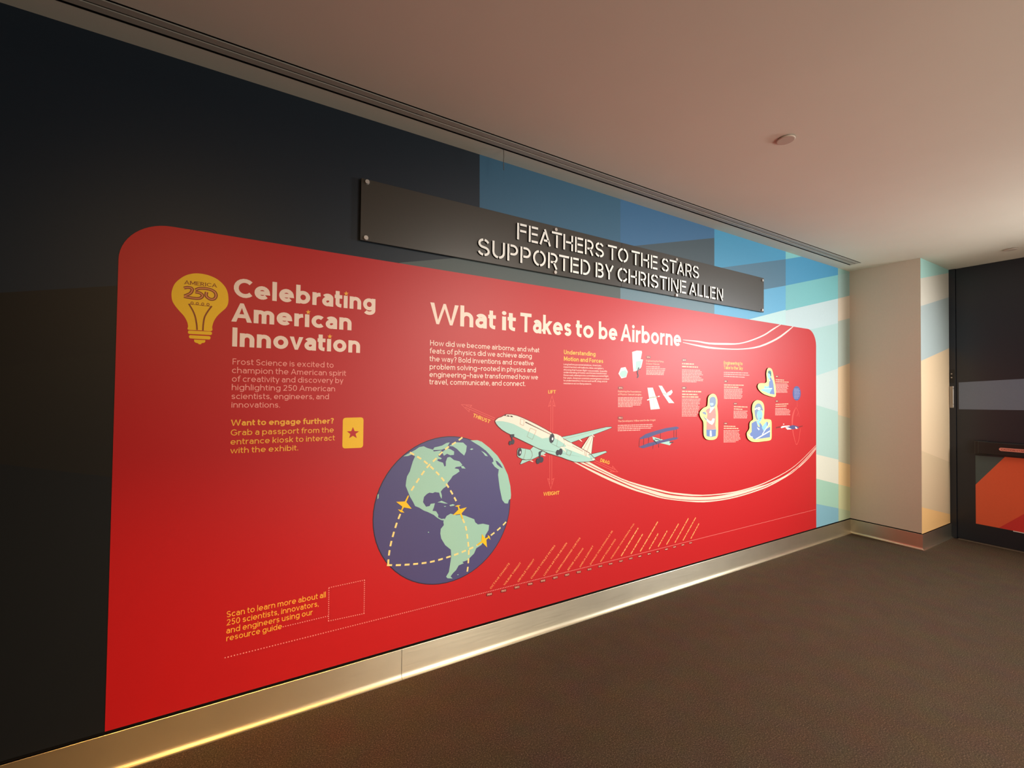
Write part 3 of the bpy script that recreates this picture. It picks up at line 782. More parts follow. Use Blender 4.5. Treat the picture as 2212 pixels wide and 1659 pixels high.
('B',[(2.9045,1.363),(3.1009,1.3606)],0.0067,[(0,0.0147),(0.0184,0.0339),(0.056,0.0096),(0.0693,0.0339),(0.1069,0.0096),(0.1201,0.0295),(0.1533,0.0192),(0.1761,0.0203)]),
('B',[(2.9046,1.351),(3.1097,1.3481)],0.0067,[(0,0.0236),(0.0273,0.0295),(0.0604,0.0192),(0.0833,0.0295),(0.1164,0.0236),(0.1437,0.0295),(0.1769,0.0282)]),
('B',[(2.9047,1.339),(3.0967,1.3359)],0.0066,[(0,0.0232),(0.0269,0.0232),(0.0537,0.0145),(0.0719,0.0189),(0.0944,0.029),(0.1271,0.0189),(0.1496,0.0334)]),
('B',[(2.9048,1.3269),(3.0838,1.3238)],0.0066,[(0,0.0189),(0.0225,0.0145),(0.0407,0.0232),(0.0675,0.0094),(0.0806,0.029),(0.1133,0.0145),(0.1314,0.0334),(0.1684,0.0106)])]),
('caption_text','poster','salmon_ink',1,[('B',[(3.4361,1.686),(3.786,1.6915)],0.0081,[(0,0.0178),(0.0223,0.0232),(0.0499,0.0232),(0.0775,0.0178),(0.0998,0.0356),(0.1399,0.0232),(0.1675,0.041),(0.2129,0.0356),(0.253,0.0116),(0.2691,0.0116),(0.2851,0.0285),(0.3181,0.0318)]),
('B',[(3.4362,1.6701),(3.8165,1.6728)],0.0081,[(0,0.0178),(0.0223,0.0232),(0.0499,0.041),(0.0953,0.0232),(0.123,0.0232),(0.1506,0.0178),(0.1729,0.0232),(0.2005,0.0116),(0.2165,0.0356),(0.2566,0.0116),(0.2726,0.0356),(0.3127,0.0116),(0.3288,0.0232),(0.3564,0.0116)]),
('B',[(3.4363,1.653),(3.741,1.6528)],0.0081,[(0,0.0178),(0.0223,0.0178),(0.0445,0.0356),(0.0846,0.0285),(0.1176,0.041),(0.1631,0.0356),(0.2031,0.0116),(0.2192,0.0116),(0.2352,0.0178),(0.2575,0.041)])]),
('caption_text','poster','salmon_ink',1,[('B',[(3.4396,1.5453),(3.7016,1.5489)],0.0069,[(0,0.0197),(0.0235,0.0197),(0.0471,0.0152),(0.066,0.0349),(0.1047,0.0197),(0.1283,0.0304),(0.1624,0.0349),(0.2011,0.0304),(0.2353,0.0243)]),
('B',[(3.4396,1.534),(3.6968,1.5371)],0.0069,[(0,0.0243),(0.0281,0.0304),(0.0622,0.0243),(0.0903,0.0197),(0.1139,0.0197),(0.1374,0.0243),(0.1655,0.0243),(0.1935,0.0304),(0.2277,0.0099),(0.2414,0.0158)]),
('B',[(3.4397,1.5227),(3.7067,1.5255)],0.0069,[(0,0.0152),(0.019,0.0304),(0.0531,0.0243),(0.0812,0.0349),(0.1199,0.0304),(0.1541,0.0304),(0.1882,0.0197),(0.2118,0.0243),(0.2398,0.0243)]),
('B',[(3.4397,1.5113),(3.7018,1.5137)],0.0069,[(0,0.0304),(0.0342,0.0099),(0.0478,0.0152),(0.0668,0.0304),(0.1009,0.0099),(0.1146,0.0243),(0.1427,0.0349),(0.1814,0.0197),(0.2049,0.0304),(0.2391,0.0197)]),
('B',[(3.4398,1.5),(3.692,1.5018)],0.0069,[(0,0.0099),(0.0137,0.0197),(0.0372,0.0243),(0.0653,0.0152),(0.0842,0.0349),(0.123,0.0243),(0.151,0.0304),(0.1852,0.0099),(0.1989,0.0152),(0.2178,0.0152),(0.2368,0.0099)]),
('B',[(3.4399,1.4886),(3.7019,1.4902)],0.0069,[(0,0.0197),(0.0235,0.0152),(0.0425,0.0099),(0.0562,0.0152),(0.0751,0.0243),(0.1032,0.0304),(0.1374,0.0349),(0.1761,0.0304),(0.2102,0.0304),(0.2444,0.0176)]),
('B',[(3.4399,1.4773),(3.697,1.4784)],0.0069,[(0,0.0304),(0.0342,0.0197),(0.0577,0.0099),(0.0713,0.0304),(0.1055,0.0152),(0.1245,0.0152),(0.1435,0.0099),(0.1571,0.0152),(0.1761,0.0099),(0.1898,0.0197),(0.2133,0.0099),(0.2269,0.0099),(0.2406,0.0165)]),
('B',[(3.44,1.466),(3.6823,1.4666)],0.0069,[(0,0.0099),(0.0137,0.0349),(0.0524,0.0197),(0.0759,0.0304),(0.1101,0.0349),(0.1488,0.0349),(0.1875,0.0152),(0.2064,0.0349)])]),
('caption_text','poster','salmon_ink',1,[('B',[(3.5744,1.3568),(3.7771,1.3543)],0.007,[(0,0.0308),(0.0347,0.0154),(0.0539,0.0308),(0.0886,0.0246),(0.117,0.0154),(0.1363,0.0154),(0.1555,0.02),(0.1794,0.0233)]),
('B',[(3.5744,1.3452),(3.762,1.3427)],0.007,[(0,0.0308),(0.0347,0.01),(0.0485,0.0246),(0.077,0.0154),(0.0963,0.0154),(0.1155,0.02),(0.1394,0.0308),(0.174,0.0136)]),
('B',[(3.5745,1.3337),(3.7741,1.3307)],0.007,[(0,0.0308),(0.0347,0.0354),(0.0739,0.02),(0.0978,0.0246),(0.1263,0.02),(0.1502,0.0154),(0.1694,0.0246)]),
('B',[(3.5745,1.3222),(3.7782,1.3188)],0.007,[(0,0.01),(0.0139,0.0246),(0.0424,0.01),(0.0562,0.02),(0.0801,0.0354),(0.1194,0.01),(0.1332,0.02),(0.1571,0.0154),(0.1763,0.01),(0.1902,0.0135)]),
('B',[(3.5746,1.3107),(3.7722,1.3071)],0.007,[(0,0.01),(0.0139,0.0308),(0.0485,0.01),(0.0624,0.0154),(0.0816,0.0154),(0.1009,0.0308),(0.1355,0.01),(0.1494,0.0246),(0.1779,0.0197)]),
('B',[(3.5746,1.2991),(3.7742,1.2952)],0.007,[(0,0.0308),(0.0347,0.0154),(0.0539,0.0246),(0.0824,0.0354),(0.1217,0.0354),(0.1609,0.0354)])]),
('caption_text','poster','salmon_ink',1,[('B',[(3.4349,1.1934),(3.6589,1.1871)],0.0069,[(0,0.0243),(0.0281,0.0304),(0.0622,0.0349),(0.1009,0.0099),(0.1146,0.0349),(0.1533,0.0152),(0.1723,0.0197),(0.1958,0.0282)]),
('B',[(3.4349,1.1815),(3.6443,1.1753)],0.0069,[(0,0.0349),(0.0387,0.0304),(0.0729,0.0197),(0.0964,0.0243),(0.1245,0.0349),(0.1632,0.0197),(0.1867,0.0099),(0.2004,0.009)]),
('B',[(3.435,1.1697),(3.659,1.1626)],0.0069,[(0,0.0197),(0.0235,0.0099),(0.0372,0.0349),(0.0759,0.0349),(0.1146,0.0099),(0.1283,0.0304),(0.1624,0.0197),(0.186,0.0304)]),
('B',[(3.435,1.1578),(3.6737,1.1499)],0.0069,[(0,0.0243),(0.0281,0.0197),(0.0516,0.0099),(0.0653,0.0152),(0.0842,0.0349),(0.123,0.0099),(0.1366,0.0243),(0.1647,0.0304),(0.1989,0.0304)]),
('B',[(3.4351,1.146),(3.6591,1.1382)],0.0069,[(0,0.0304),(0.0342,0.0349),(0.0729,0.0152),(0.0918,0.0099),(0.1055,0.0152),(0.1245,0.0349),(0.1632,0.0099),(0.1768,0.0197),(0.2004,0.0236)]),
('B',[(3.4351,1.1341),(3.6689,1.1256)],0.0069,[(0,0.0152),(0.019,0.0349),(0.0577,0.0197),(0.0812,0.0099),(0.0949,0.0304),(0.129,0.0304),(0.1632,0.0099),(0.1768,0.0099),(0.1905,0.0152),(0.2095,0.0243)]),
('B',[(3.4352,1.1223),(3.6738,1.1132)],0.0069,[(0,0.0197),(0.0235,0.0304),(0.0577,0.0099),(0.0713,0.0349),(0.1101,0.0099),(0.1237,0.0099),(0.1374,0.0243),(0.1655,0.0349),(0.2042,0.0152),(0.2231,0.0152)]),
('B',[(3.4353,1.1104),(3.6446,1.1021)],0.0069,[(0,0.0197),(0.0235,0.0152),(0.0425,0.0349),(0.0812,0.0349),(0.1199,0.0197),(0.1435,0.0197),(0.167,0.0243),(0.1951,0.0142)]),
('B',[(3.4353,1.0986),(3.6061,1.0915)],0.0068,[(0,0.0299),(0.0337,0.0239),(0.0613,0.0097),(0.0748,0.015),(0.0935,0.0239),(0.1212,0.0239),(0.1489,0.0097),(0.1623,0.0085)])]),
('caption_text','poster','salmon_ink',1,[('B',[(4.2238,1.605),(4.426,1.6089)],0.007,[(0,0.01),(0.0139,0.0246),(0.0424,0.0246),(0.0708,0.02),(0.0947,0.02),(0.1186,0.0246),(0.1471,0.0354),(0.1863,0.0159)]),
('B',[(4.2238,1.5937),(4.4439,1.5977)],0.007,[(0,0.02),(0.0239,0.0308),(0.0585,0.0154),(0.0778,0.02),(0.1016,0.02),(0.1255,0.0308),(0.1602,0.01),(0.174,0.01),(0.1879,0.0246)]),
('B',[(4.2238,1.5824),(4.4498,1.5862)],0.007,[(0,0.02),(0.0239,0.0308),(0.0585,0.02),(0.0824,0.0354),(0.1217,0.0354),(0.1609,0.0154),(0.1802,0.0308),(0.2148,0.0112)]),
('B',[(4.2238,1.5711),(4.432,1.5743)],0.007,[(0,0.01),(0.0139,0.0154),(0.0331,0.0308),(0.0678,0.01),(0.0816,0.0354),(0.1209,0.0154),(0.1401,0.02),(0.164,0.0354)]),
('B',[(4.2238,1.5598),(4.4403,1.5628)],0.007,[(0,0.0154),(0.0193,0.0354),(0.0585,0.0246),(0.087,0.01),(0.1009,0.0354),(0.1401,0.02),(0.164,0.01),(0.1779,0.0246),(0.2064,0.0101)]),
('B',[(4.2238,1.5485),(4.4143,1.5509)],0.007,[(0,0.0154),(0.0193,0.0154),(0.0385,0.01),(0.0524,0.0154),(0.0716,0.0308),(0.1063,0.01),(0.1201,0.01),(0.134,0.02),(0.1579,0.02),(0.1817,0.0088)]),
('B',[(4.2239,1.5372),(4.4356,1.5395)],0.007,[(0,0.0308),(0.0347,0.0354),(0.0739,0.0154),(0.0932,0.0354),(0.1324,0.01),(0.1463,0.0354),(0.1856,0.0154)]),
('B',[(4.2239,1.5259),(4.432,1.5279)],0.007,[(0,0.0354),(0.0393,0.0354),(0.0785,0.01),(0.0924,0.0154),(0.1116,0.0354),(0.1509,0.0154),(0.1702,0.02),(0.194,0.01)])]),
('caption_text','poster','salmon_ink',1,[('B',[(4.2185,1.3741),(4.4144,1.3735)],0.007,[(0,0.0354),(0.0393,0.02),(0.0631,0.0354),(0.1024,0.0354),(0.1417,0.0354),(0.1809,0.0149)]),
('B',[(4.2185,1.3622),(4.4618,1.3611)],0.007,[(0,0.01),(0.0139,0.0154),(0.0331,0.0154),(0.0524,0.0246),(0.0809,0.0246),(0.1093,0.0308),(0.144,0.0308),(0.1786,0.0246),(0.2071,0.0308)]),
('B',[(4.2185,1.3503),(4.4798,1.3487)],0.007,[(0,0.02),(0.0239,0.02),(0.0477,0.0246),(0.0762,0.0354),(0.1155,0.0246),(0.144,0.01),(0.1579,0.01),(0.1717,0.0154),(0.191,0.0154),(0.2102,0.02),(0.2341,0.0154),(0.2533,0.008)]),
('B',[(4.2185,1.3384),(4.4738,1.3365)],0.007,[(0,0.0154),(0.0193,0.02),(0.0431,0.0308),(0.0778,0.0154),(0.097,0.0308),(0.1317,0.0354),(0.1709,0.02),(0.1948,0.0246),(0.2233,0.02),(0.2472,0.0081)]),
('B',[(4.2185,1.3265),(4.4618,1.3243)],0.007,[(0,0.0354),(0.0393,0.01),(0.0531,0.0154),(0.0724,0.0154),(0.0916,0.02),(0.1155,0.0154),(0.1348,0.0308),(0.1694,0.0154),(0.1887,0.01),(0.2025,0.01),(0.2164,0.01),(0.2302,0.0131)]),
('B',[(4.2185,1.3146),(4.4798,1.3119)],0.007,[(0,0.02),(0.0239,0.0354),(0.0631,0.0354),(0.1024,0.02),(0.1263,0.0308),(0.1609,0.0246),(0.1894,0.01),(0.2033,0.02),(0.2272,0.0342)])]),
('caption_heading_text','poster','peach_ink',1,[('T','Engineering the Flying:',[(2.5038,1.739),(2.6941,1.7413)],0.0126,0.15),
('T','Octave Chanute',[(2.504,1.7178),(2.6458,1.7191)],0.0125,0.15)]),
('caption_heading_text','poster','peach_ink',1,[('T','Exploring the Foundations',[(2.2254,1.5096),(2.4552,1.509)],0.0125,0.15),
('T','of Physics: Samuel Langley',[(2.2256,1.4889),(2.4568,1.4885)],0.0125,0.15)]),
('caption_heading_text','poster','peach_ink',1,[('T','The Developers: Wilbur and Orville Wright',[(2.2269,1.2985),(2.6077,1.2987)],0.0127,0.15)]),
('caption_heading_text','poster','peach_ink',1,[('B',[(2.9035,1.7354),(3.0466,1.7381)],0.01,[(0,0.0143),(0.0198,0.0143),(0.0396,0.044),(0.0891,0.0286),(0.1232,0.0199)]),
('B',[(2.9036,1.7134),(3.0987,1.7155)],0.01,[(0,0.0506),(0.0561,0.022),(0.0836,0.0352),(0.1243,0.022),(0.1518,0.022),(0.1793,0.0158)])]),
('caption_heading_text','poster','peach_ink',1,[('B',[(2.905,1.5184),(3.1394,1.5175)],0.01,[(0,0.0352),(0.0407,0.022),(0.0682,0.044),(0.1177,0.0143),(0.1375,0.022),(0.165,0.022),(0.1925,0.0419)]),
('B',[(2.9052,1.4954),(3.0914,1.4939)],0.01,[(0,0.044),(0.0495,0.0286),(0.0836,0.044),(0.1331,0.0352),(0.1738,0.0124)]),
('B',[(2.9054,1.4751),(3.1046,1.4743)],0.01,[(0,0.0352),(0.0407,0.0143),(0.0605,0.0143),(0.0803,0.0143),(0.1001,0.0506),(0.1562,0.043)])]),
('caption_heading_text','poster','peach_ink',1,[('B',[(3.4394,1.5794),(3.7213,1.5816)],0.0087,[(0,0.044),(0.0488,0.044),(0.0976,0.0191),(0.1215,0.0383),(0.1646,0.044),(0.2134,0.0249),(0.2431,0.0388)]),
('B',[(3.4395,1.5612),(3.6526,1.5622)],0.0086,[(0,0.0303),(0.035,0.0378),(0.0776,0.0189),(0.1012,0.0303),(0.1362,0.0435),(0.1845,0.0189)])]),
('caption_heading_text','poster','peach_ink',1,[('B',[(3.578,1.3948),(3.7769,1.3899)],0.0088,[(0,0.031),(0.0358,0.0194),(0.06,0.0445),(0.1094,0.0445),(0.1588,0.0126),(0.1762,0.0227)]),
('B',[(3.5781,1.3752),(3.7023,1.3705)],0.0087,[(0,0.0249),(0.0297,0.044),(0.0785,0.0124),(0.0957,0.0285)])]),
('caption_heading_text','poster','peach_ink',1,[('B',[(3.4383,1.2306),(3.6007,1.2235)],0.0086,[(0,0.0303),(0.035,0.0246),(0.0643,0.0189),(0.088,0.0378),(0.1305,0.0319)]),
('B',[(3.4384,1.2125),(3.6442,1.2048)],0.0086,[(0,0.0189),(0.0237,0.0123),(0.0407,0.0303),(0.0757,0.0378),(0.1183,0.0246),(0.1476,0.0246),(0.1769,0.0289)])]),
('caption_heading_text','poster','peach_ink',1,[('B',[(4.2248,1.6427),(4.3695,1.6424)],0.0086,[(0,0.0246),(0.0293,0.0378),(0.0719,0.0435),(0.1201,0.0246)]),
('B',[(4.2249,1.6238),(4.4498,1.6249)],0.0086,[(0,0.0189),(0.0237,0.0435),(0.0719,0.0435),(0.1201,0.0303),(0.1551,0.0246),(0.1845,0.0189),(0.2081,0.0168)])]),
('caption_heading_text','poster','peach_ink',1,[('B',[(4.224,1.4117),(4.4439,1.4159)],0.0086,[(0,0.0246),(0.0293,0.0435),(0.0776,0.0246),(0.1069,0.0435),(0.1551,0.0378),(0.1977,0.0222)]),
('B',[(4.2241,1.3929),(4.4202,1.3967)],0.0086,[(0,0.0189),(0.0237,0.0189),(0.0473,0.0189),(0.071,0.0123),(0.088,0.0123),(0.105,0.0189),(0.1287,0.0435),(0.1769,0.0123)])]),
('timeline_name_text','poster','orange_ink',1,[('C','OCTAVE CHANUTE',[(1.2246,0.3491),(1.3518,0.4735)],0.0123,0.15)]),
('timeline_name_text','poster','orange_ink',1,[('C','WILBUR WRIGHT',[(1.3166,0.35),(1.4324,0.4626)],0.0123,0.15)]),
('timeline_name_text','poster','orange_ink',1,[('C','ORVILLE WRIGHT',[(1.4138,0.3497),(1.5302,0.466)],0.0124,0.15)]),
('timeline_name_text','poster','orange_ink',1,[('C','CHARLES WESLEY PETERS',[(1.5089,0.3498),(1.6885,0.5247)],0.0125,0.15)]),
('timeline_name_text','poster','orange_ink',1,[('C','LUCEAN ARTHUR HEADEN',[(1.6049,0.3487),(1.783,0.5242)],0.0126,0.15)]),
('timeline_name_text','poster','orange_ink',1,[('C','GLENN HAMMOND CURTISS',[(1.7002,0.348),(1.8943,0.5406)],0.0127,0.15)]),
('timeline_name_text','poster','orange_ink',1,[('C','BESSIE COLEMAN',[(1.7945,0.3468),(1.9202,0.4664)],0.0126,0.15)]),
('timeline_name_text','poster','orange_ink',1,[('C','AMELIA EARHART',[(1.8931,0.3462),(2.0075,0.4688)],0.0127,0.15)]),
('timeline_name_text','poster','orange_ink',1,[('C','DONALD WILLS DOUGLAS SR.',[(1.9841,0.3472),(2.185,0.5462)],0.0128,0.15)]),
('timeline_name_text','poster','orange_ink',1,[('C','MARY GOLDA ROSS',[(2.0751,0.3493),(2.2121,0.4815)],0.0128,0.15)]),
('timeline_name_text','poster','orange_ink',1,[('C','THEODORE VON KÁRMÁN, PH.D.',[(2.1694,0.3501),(2.3928,0.5656)],0.0117,0.15)]),
('timeline_name_text','poster','orange_ink',1,[('B',[(2.2703,0.3503),(2.5111,0.5996)],0.01,[(0,0.0352),(0.0407,0.022),(0.0682,0.022),(0.0957,0.0352),(0.1364,0.044),(0.1859,0.0352),(0.2266,0.0142)])]),
('timeline_name_text','poster','orange_ink',1,[('B',[(2.3654,0.3482),(2.5419,0.5332)],0.0099,[(0,0.0283),(0.0338,0.0142),(0.0534,0.0348),(0.0937,0.0501),(0.1492,0.0218)])]),
('timeline_name_text','poster','orange_ink',1,[('B',[(2.4589,0.3499),(2.7292,0.6301)],0.01,[(0,0.0352),(0.0407,0.0143),(0.0605,0.0506),(0.1166,0.0506),(0.1727,0.0506),(0.2288,0.0352)])]),
('timeline_name_text','poster','orange_ink',1,[('B',[(2.5514,0.3501),(2.6906,0.4965)],0.0099,[(0,0.0218),(0.0272,0.0142),(0.0468,0.0283),(0.0806,0.0283),(0.1143,0.0249)])]),
('timeline_name_text','poster','orange_ink',1,[('B',[(2.6473,0.3525),(2.7915,0.505)],0.0099,[(0,0.0436),(0.049,0.0142),(0.0686,0.0142),(0.0882,0.0348),(0.1285,0.0157)])]),
('timeline_name_text','poster','orange_ink',1,[('B',[(2.7391,0.3537),(2.9367,0.5531)],0.0099,[(0,0.0501),(0.0555,0.0436),(0.1045,0.0142),(0.1241,0.0218),(0.1514,0.0436)])]),
('timeline_name_text','poster','orange_ink',1,[('B',[(2.8342,0.3525),(3.0652,0.5952)],0.0099,[(0,0.0218),(0.0272,0.0436),(0.0762,0.0283),(0.11,0.0436),(0.159,0.0142),(0.1786,0.0501)])]),
('timeline_name_text','poster','orange_ink',1,[('B',[(2.9277,0.3544),(3.1473,0.5811)],0.0099,[(0,0.0501),(0.0555,0.0142),(0.0751,0.0348),(0.1154,0.0348),(0.1557,0.0218),(0.183,0.0366)])]),
('timeline_name_text','poster','orange_ink',1,[('B',[(3.0215,0.3537),(3.1755,0.5158)],0.0099,[(0,0.0218),(0.0272,0.0436),(0.0762,0.0142),(0.0958,0.0218),(0.1231,0.0218)])]),
('year_tag','poster','maroon_ink',1,[('P',[(2.5028,1.772),(2.5036,1.7761),(2.506,1.7791),(2.5101,1.7811),(2.5159,1.782),(2.5394,1.7832),(2.5453,1.7829),(2.5494,1.7814),(2.552,1.7786),(2.5528,1.7745),(2.5528,1.7725),(2.5521,1.7683),(2.5496,1.7653),(2.5454,1.7633),(2.5396,1.7624),(2.5161,1.7613),(2.5103,1.7616),(2.5062,1.7631),(2.5037,1.7659),(2.5028,1.7699)])]),
('year_text','year_tag#0','peach_ink',2,[('T','1894',[(2.5098,1.7656),(2.5458,1.7669)],0.0119,0.16)]),
('year_tag','poster','maroon_ink',1,[('P',[(2.2251,1.5407),(2.2258,1.5446),(2.228,1.5474),(2.2318,1.5491),(2.237,1.5497),(2.2626,1.5502),(2.2679,1.5497),(2.2717,1.5481),(2.2741,1.5453),(2.2749,1.5414),(2.2749,1.5394),(2.2742,1.5355),(2.2719,1.5327),(2.2681,1.531),(2.2628,1.5303),(2.2372,1.53),(2.232,1.5305),(2.2282,1.5321),(2.2259,1.5348),(2.2251,1.5387)])]),
('year_text','year_tag#1','peach_ink',2,[('T','1896',[(2.2321,1.5344),(2.2679,1.5344)],0.0114,0.16)]),
('year_tag','poster','maroon_ink',1,[('P',[(2.2252,1.3291),(2.226,1.3333),(2.2285,1.3363),(2.2326,1.3381),(2.2384,1.3386),(2.2628,1.3382),(2.2687,1.3375),(2.2729,1.3355),(2.2754,1.3324),(2.2763,1.3281),(2.2763,1.3259),(2.2755,1.3217),(2.273,1.3186),(2.2689,1.3169),(2.263,1.3164),(2.2386,1.3169),(2.2328,1.3176),(2.2286,1.3196),(2.2261,1.3227),(2.2253,1.3269)])]),
('year_text','year_tag#2','peach_ink',2,[('T','1903',[(2.2324,1.3219),(2.2692,1.3206)],0.0125,0.16)]),
('year_tag','poster','maroon_ink',1,[('P',[(2.9016,1.7693),(2.9025,1.7737),(2.9053,1.7769),(2.9099,1.779),(2.9164,1.7799),(2.943,1.7812),(2.9496,1.7809),(2.9543,1.7793),(2.9571,1.7763),(2.9581,1.772),(2.9581,1.7698),(2.9572,1.7654),(2.9544,1.7621),(2.9497,1.76),(2.9431,1.7591),(2.9165,1.7579),(2.91,1.7582),(2.9054,1.7599),(2.9026,1.7628),(2.9016,1.7671)])]),
('year_text','year_tag#3','peach_ink',2,[('B',[(2.9115,1.7643),(2.9482,1.766)],0.0088,[(0,0.0194),(0.0242,0.0125)])]),
('year_tag','poster','maroon_ink',1,[('P',[(2.9015,1.5512),(2.9024,1.5555),(2.9052,1.5586),(2.9098,1.5605),(2.9163,1.5613),(2.9428,1.5617),(2.9494,1.5612),(2.9541,1.5594),(2.957,1.5564),(2.9579,1.552),(2.958,1.5498),(2.957,1.5455),(2.9542,1.5423),(2.9496,1.5404),(2.943,1.5397),(2.9164,1.5393),(2.9099,1.5398),(2.9053,1.5416),(2.9025,1.5447),(2.9015,1.549)])]),
('year_text','year_tag#4','peach_ink',2,[('B',[(2.9114,1.5458),(2.948,1.5464)],0.0088,[(0,0.031)])]),
('year_tag','poster','maroon_ink',1,[('P',[(3.4392,1.6155),(3.4401,1.6193),(3.4427,1.6221),(3.4471,1.6238),(3.4533,1.6245),(3.4768,1.6251),(3.4831,1.6247),(3.4875,1.6232),(3.4902,1.6205),(3.4911,1.6167),(3.4911,1.6148),(3.4903,1.6109),(3.4876,1.6081),(3.4832,1.6064),(3.4769,1.6057),(3.4534,1.6052),(3.4472,1.6056),(3.4428,1.6071),(3.4401,1.6098),(3.4392,1.6136)])]),
('year_text','year_tag#5','peach_ink',2,[('B',[(3.4483,1.6109),(3.482,1.6116)],0.0077,[(0,0.0271)])]),
('year_tag','poster','maroon_ink',1,[('P',[(3.5731,1.4257),(3.574,1.4294),(3.5765,1.432),(3.5808,1.4335),(3.5868,1.434),(3.6129,1.434),(3.619,1.4334),(3.6234,1.4319),(3.626,1.4292),(3.6269,1.4256),(3.6269,1.4237),(3.626,1.4201),(3.6234,1.4175),(3.6191,1.4159),(3.613,1.4154),(3.5869,1.4155),(3.5809,1.4161),(3.5766,1.4176),(3.574,1.4202),(3.5731,1.4239)])]),
('year_text','year_tag#6','peach_ink',2,[('B',[(3.5825,1.4211),(3.6174,1.421)],0.0074,[(0,0.0163),(0.0204,0.0145)])]),
('year_tag','poster','maroon_ink',1,[('P',[(3.4382,1.2586),(3.439,1.2622),(3.4415,1.2646),(3.4456,1.2661),(3.4514,1.2664),(3.4766,1.2658),(3.4824,1.2652),(3.4866,1.2635),(3.4891,1.2609),(3.49,1.2573),(3.49,1.2555),(3.4892,1.2519),(3.4867,1.2494),(3.4825,1.248),(3.4767,1.2476),(3.4515,1.2483),(3.4457,1.249),(3.4416,1.2506),(3.4391,1.2532),(3.4382,1.2568)])]),
('year_text','year_tag#7','peach_ink',2,[('B',[(3.4472,1.2539),(3.4809,1.253)],0.0073,[(0,0.0337)])]),
('year_tag','poster','maroon_ink',1,[('P',[(4.2192,1.678),(4.2201,1.6818),(4.223,1.6845),(4.2277,1.6862),(4.2344,1.687),(4.2582,1.6877),(4.2649,1.6873),(4.2697,1.6859),(4.2726,1.6833),(4.2736,1.6796),(4.2736,1.6777),(4.2727,1.6739),(4.2698,1.6712),(4.265,1.6694),(4.2582,1.6687),(4.2344,1.6681),(4.2277,1.6684),(4.223,1.6699),(4.2201,1.6725),(4.2192,1.6761)])]),
('year_text','year_tag#8','peach_ink',2,[('B',[(4.2286,1.6736),(4.264,1.6746)],0.0076,[(0,0.0334)])]),
('year_tag','poster','maroon_ink',1,[('P',[(4.2195,1.4471),(4.2204,1.4508),(4.2233,1.4535),(4.228,1.4551),(4.2347,1.4556),(4.2585,1.4556),(4.2652,1.4551),(4.27,1.4535),(4.2729,1.4509),(4.2739,1.4471),(4.2739,1.4452),(4.2729,1.4415),(4.27,1.4389),(4.2652,1.4373),(4.2585,1.4367),(4.2347,1.4368),(4.2281,1.4373),(4.2233,1.4389),(4.2204,1.4415),(4.2195,1.4452)])]),
('year_text','year_tag#9','peach_ink',2,[('B',[(4.229,1.4424),(4.2643,1.4424)],0.0075,[(0,0.033)])]),
('year_tag','poster','maroon_ink',1,[('P',[(1.1973,0.3186),(1.1979,0.3222),(1.1996,0.3248),(1.2024,0.3263),(1.2065,0.3267),(1.2303,0.3261),(1.2344,0.3255),(1.2373,0.3238),(1.2391,0.3211),(1.2398,0.3174),(1.2398,0.3155),(1.2392,0.3118),(1.2375,0.3092),(1.2346,0.3077),(1.2305,0.3073),(1.2068,0.308),(1.2027,0.3087),(1.1998,0.3103),(1.198,0.313),(1.1974,0.3167)])]),
('year_text','year_tag#10','peach_ink',2,[('T','1900',[(1.2029,0.3123),(1.2343,0.3114)],0.0117,0.17)]),
('year_tag','poster','maroon_ink',1,[('P',[(1.2924,0.3184),(1.2929,0.322),(1.2946,0.3245),(1.2974,0.326),(1.3015,0.3264),(1.326,0.3258),(1.3301,0.3251),(1.333,0.3235),(1.3348,0.3209),(1.3355,0.3173),(1.3355,0.3154),(1.335,0.3118),(1.3332,0.3093),(1.3304,0.3078),(1.3263,0.3074),(1.3017,0.3082),(1.2977,0.3088),(1.2948,0.3104),(1.293,0.313),(1.2924,0.3166)])]),
('year_text','year_tag#11','peach_ink',2,[('T','1903',[(1.298,0.3124),(1.3299,0.3115)],0.0114,0.17)]),
('year_tag','poster','maroon_ink',1,[('P',[(1.3858,0.3191),(1.3864,0.3228),(1.3881,0.3253),(1.3911,0.3268),(1.3953,0.3272),(1.4188,0.3266),(1.4231,0.326),(1.4261,0.3244),(1.428,0.3217),(1.4286,0.318),(1.4286,0.3161),(1.4281,0.3125),(1.4263,0.3099),(1.4233,0.3084),(1.4191,0.308),(1.3955,0.3087),(1.3913,0.3093),(1.3883,0.311),(1.3865,0.3136),(1.3859,0.3173)])]),
('year_text','year_tag#12','peach_ink',2,[('T','1903',[(1.3914,0.313),(1.4231,0.3121)],0.0116,0.17)]),
('year_tag','poster','maroon_ink',1,[('P',[(1.4808,0.3197),(1.4814,0.3233),(1.4831,0.3258),(1.486,0.3272),(1.4902,0.3276),(1.5145,0.327),(1.5187,0.3264),(1.5217,0.3248),(1.5235,0.3222),(1.5242,0.3186),(1.5242,0.3168),(1.5236,0.3132),(1.5219,0.3107),(1.5189,0.3093),(1.5147,0.3089),(1.4904,0.3095),(1.4863,0.3102),(1.4833,0.3118),(1.4815,0.3144),(1.4808,0.3179)])]),
('year_text','year_tag#13','peach_ink',2,[('T','1906',[(1.4865,0.3137),(1.5186,0.3129)],0.0113,0.17)]),
('year_tag','poster','maroon_ink',1,[('P',[(1.5763,0.3189),(1.5769,0.3225),(1.5787,0.3251),(1.5817,0.3265),(1.586,0.327),(1.6102,0.3264),(1.6145,0.3257),(1.6176,0.3241),(1.6195,0.3215),(1.6202,0.3178),(1.6202,0.316),(1.6196,0.3123),(1.6178,0.3098),(1.6147,0.3083),(1.6104,0.3079),(1.5862,0.3086),(1.5819,0.3092),(1.5789,0.3108),(1.577,0.3135),(1.5763,0.3171)])]),
('year_text','year_tag#14','peach_ink',2,[('T','1910',[(1.582,0.3128),(1.6145,0.3119)],0.0115,0.17)]),
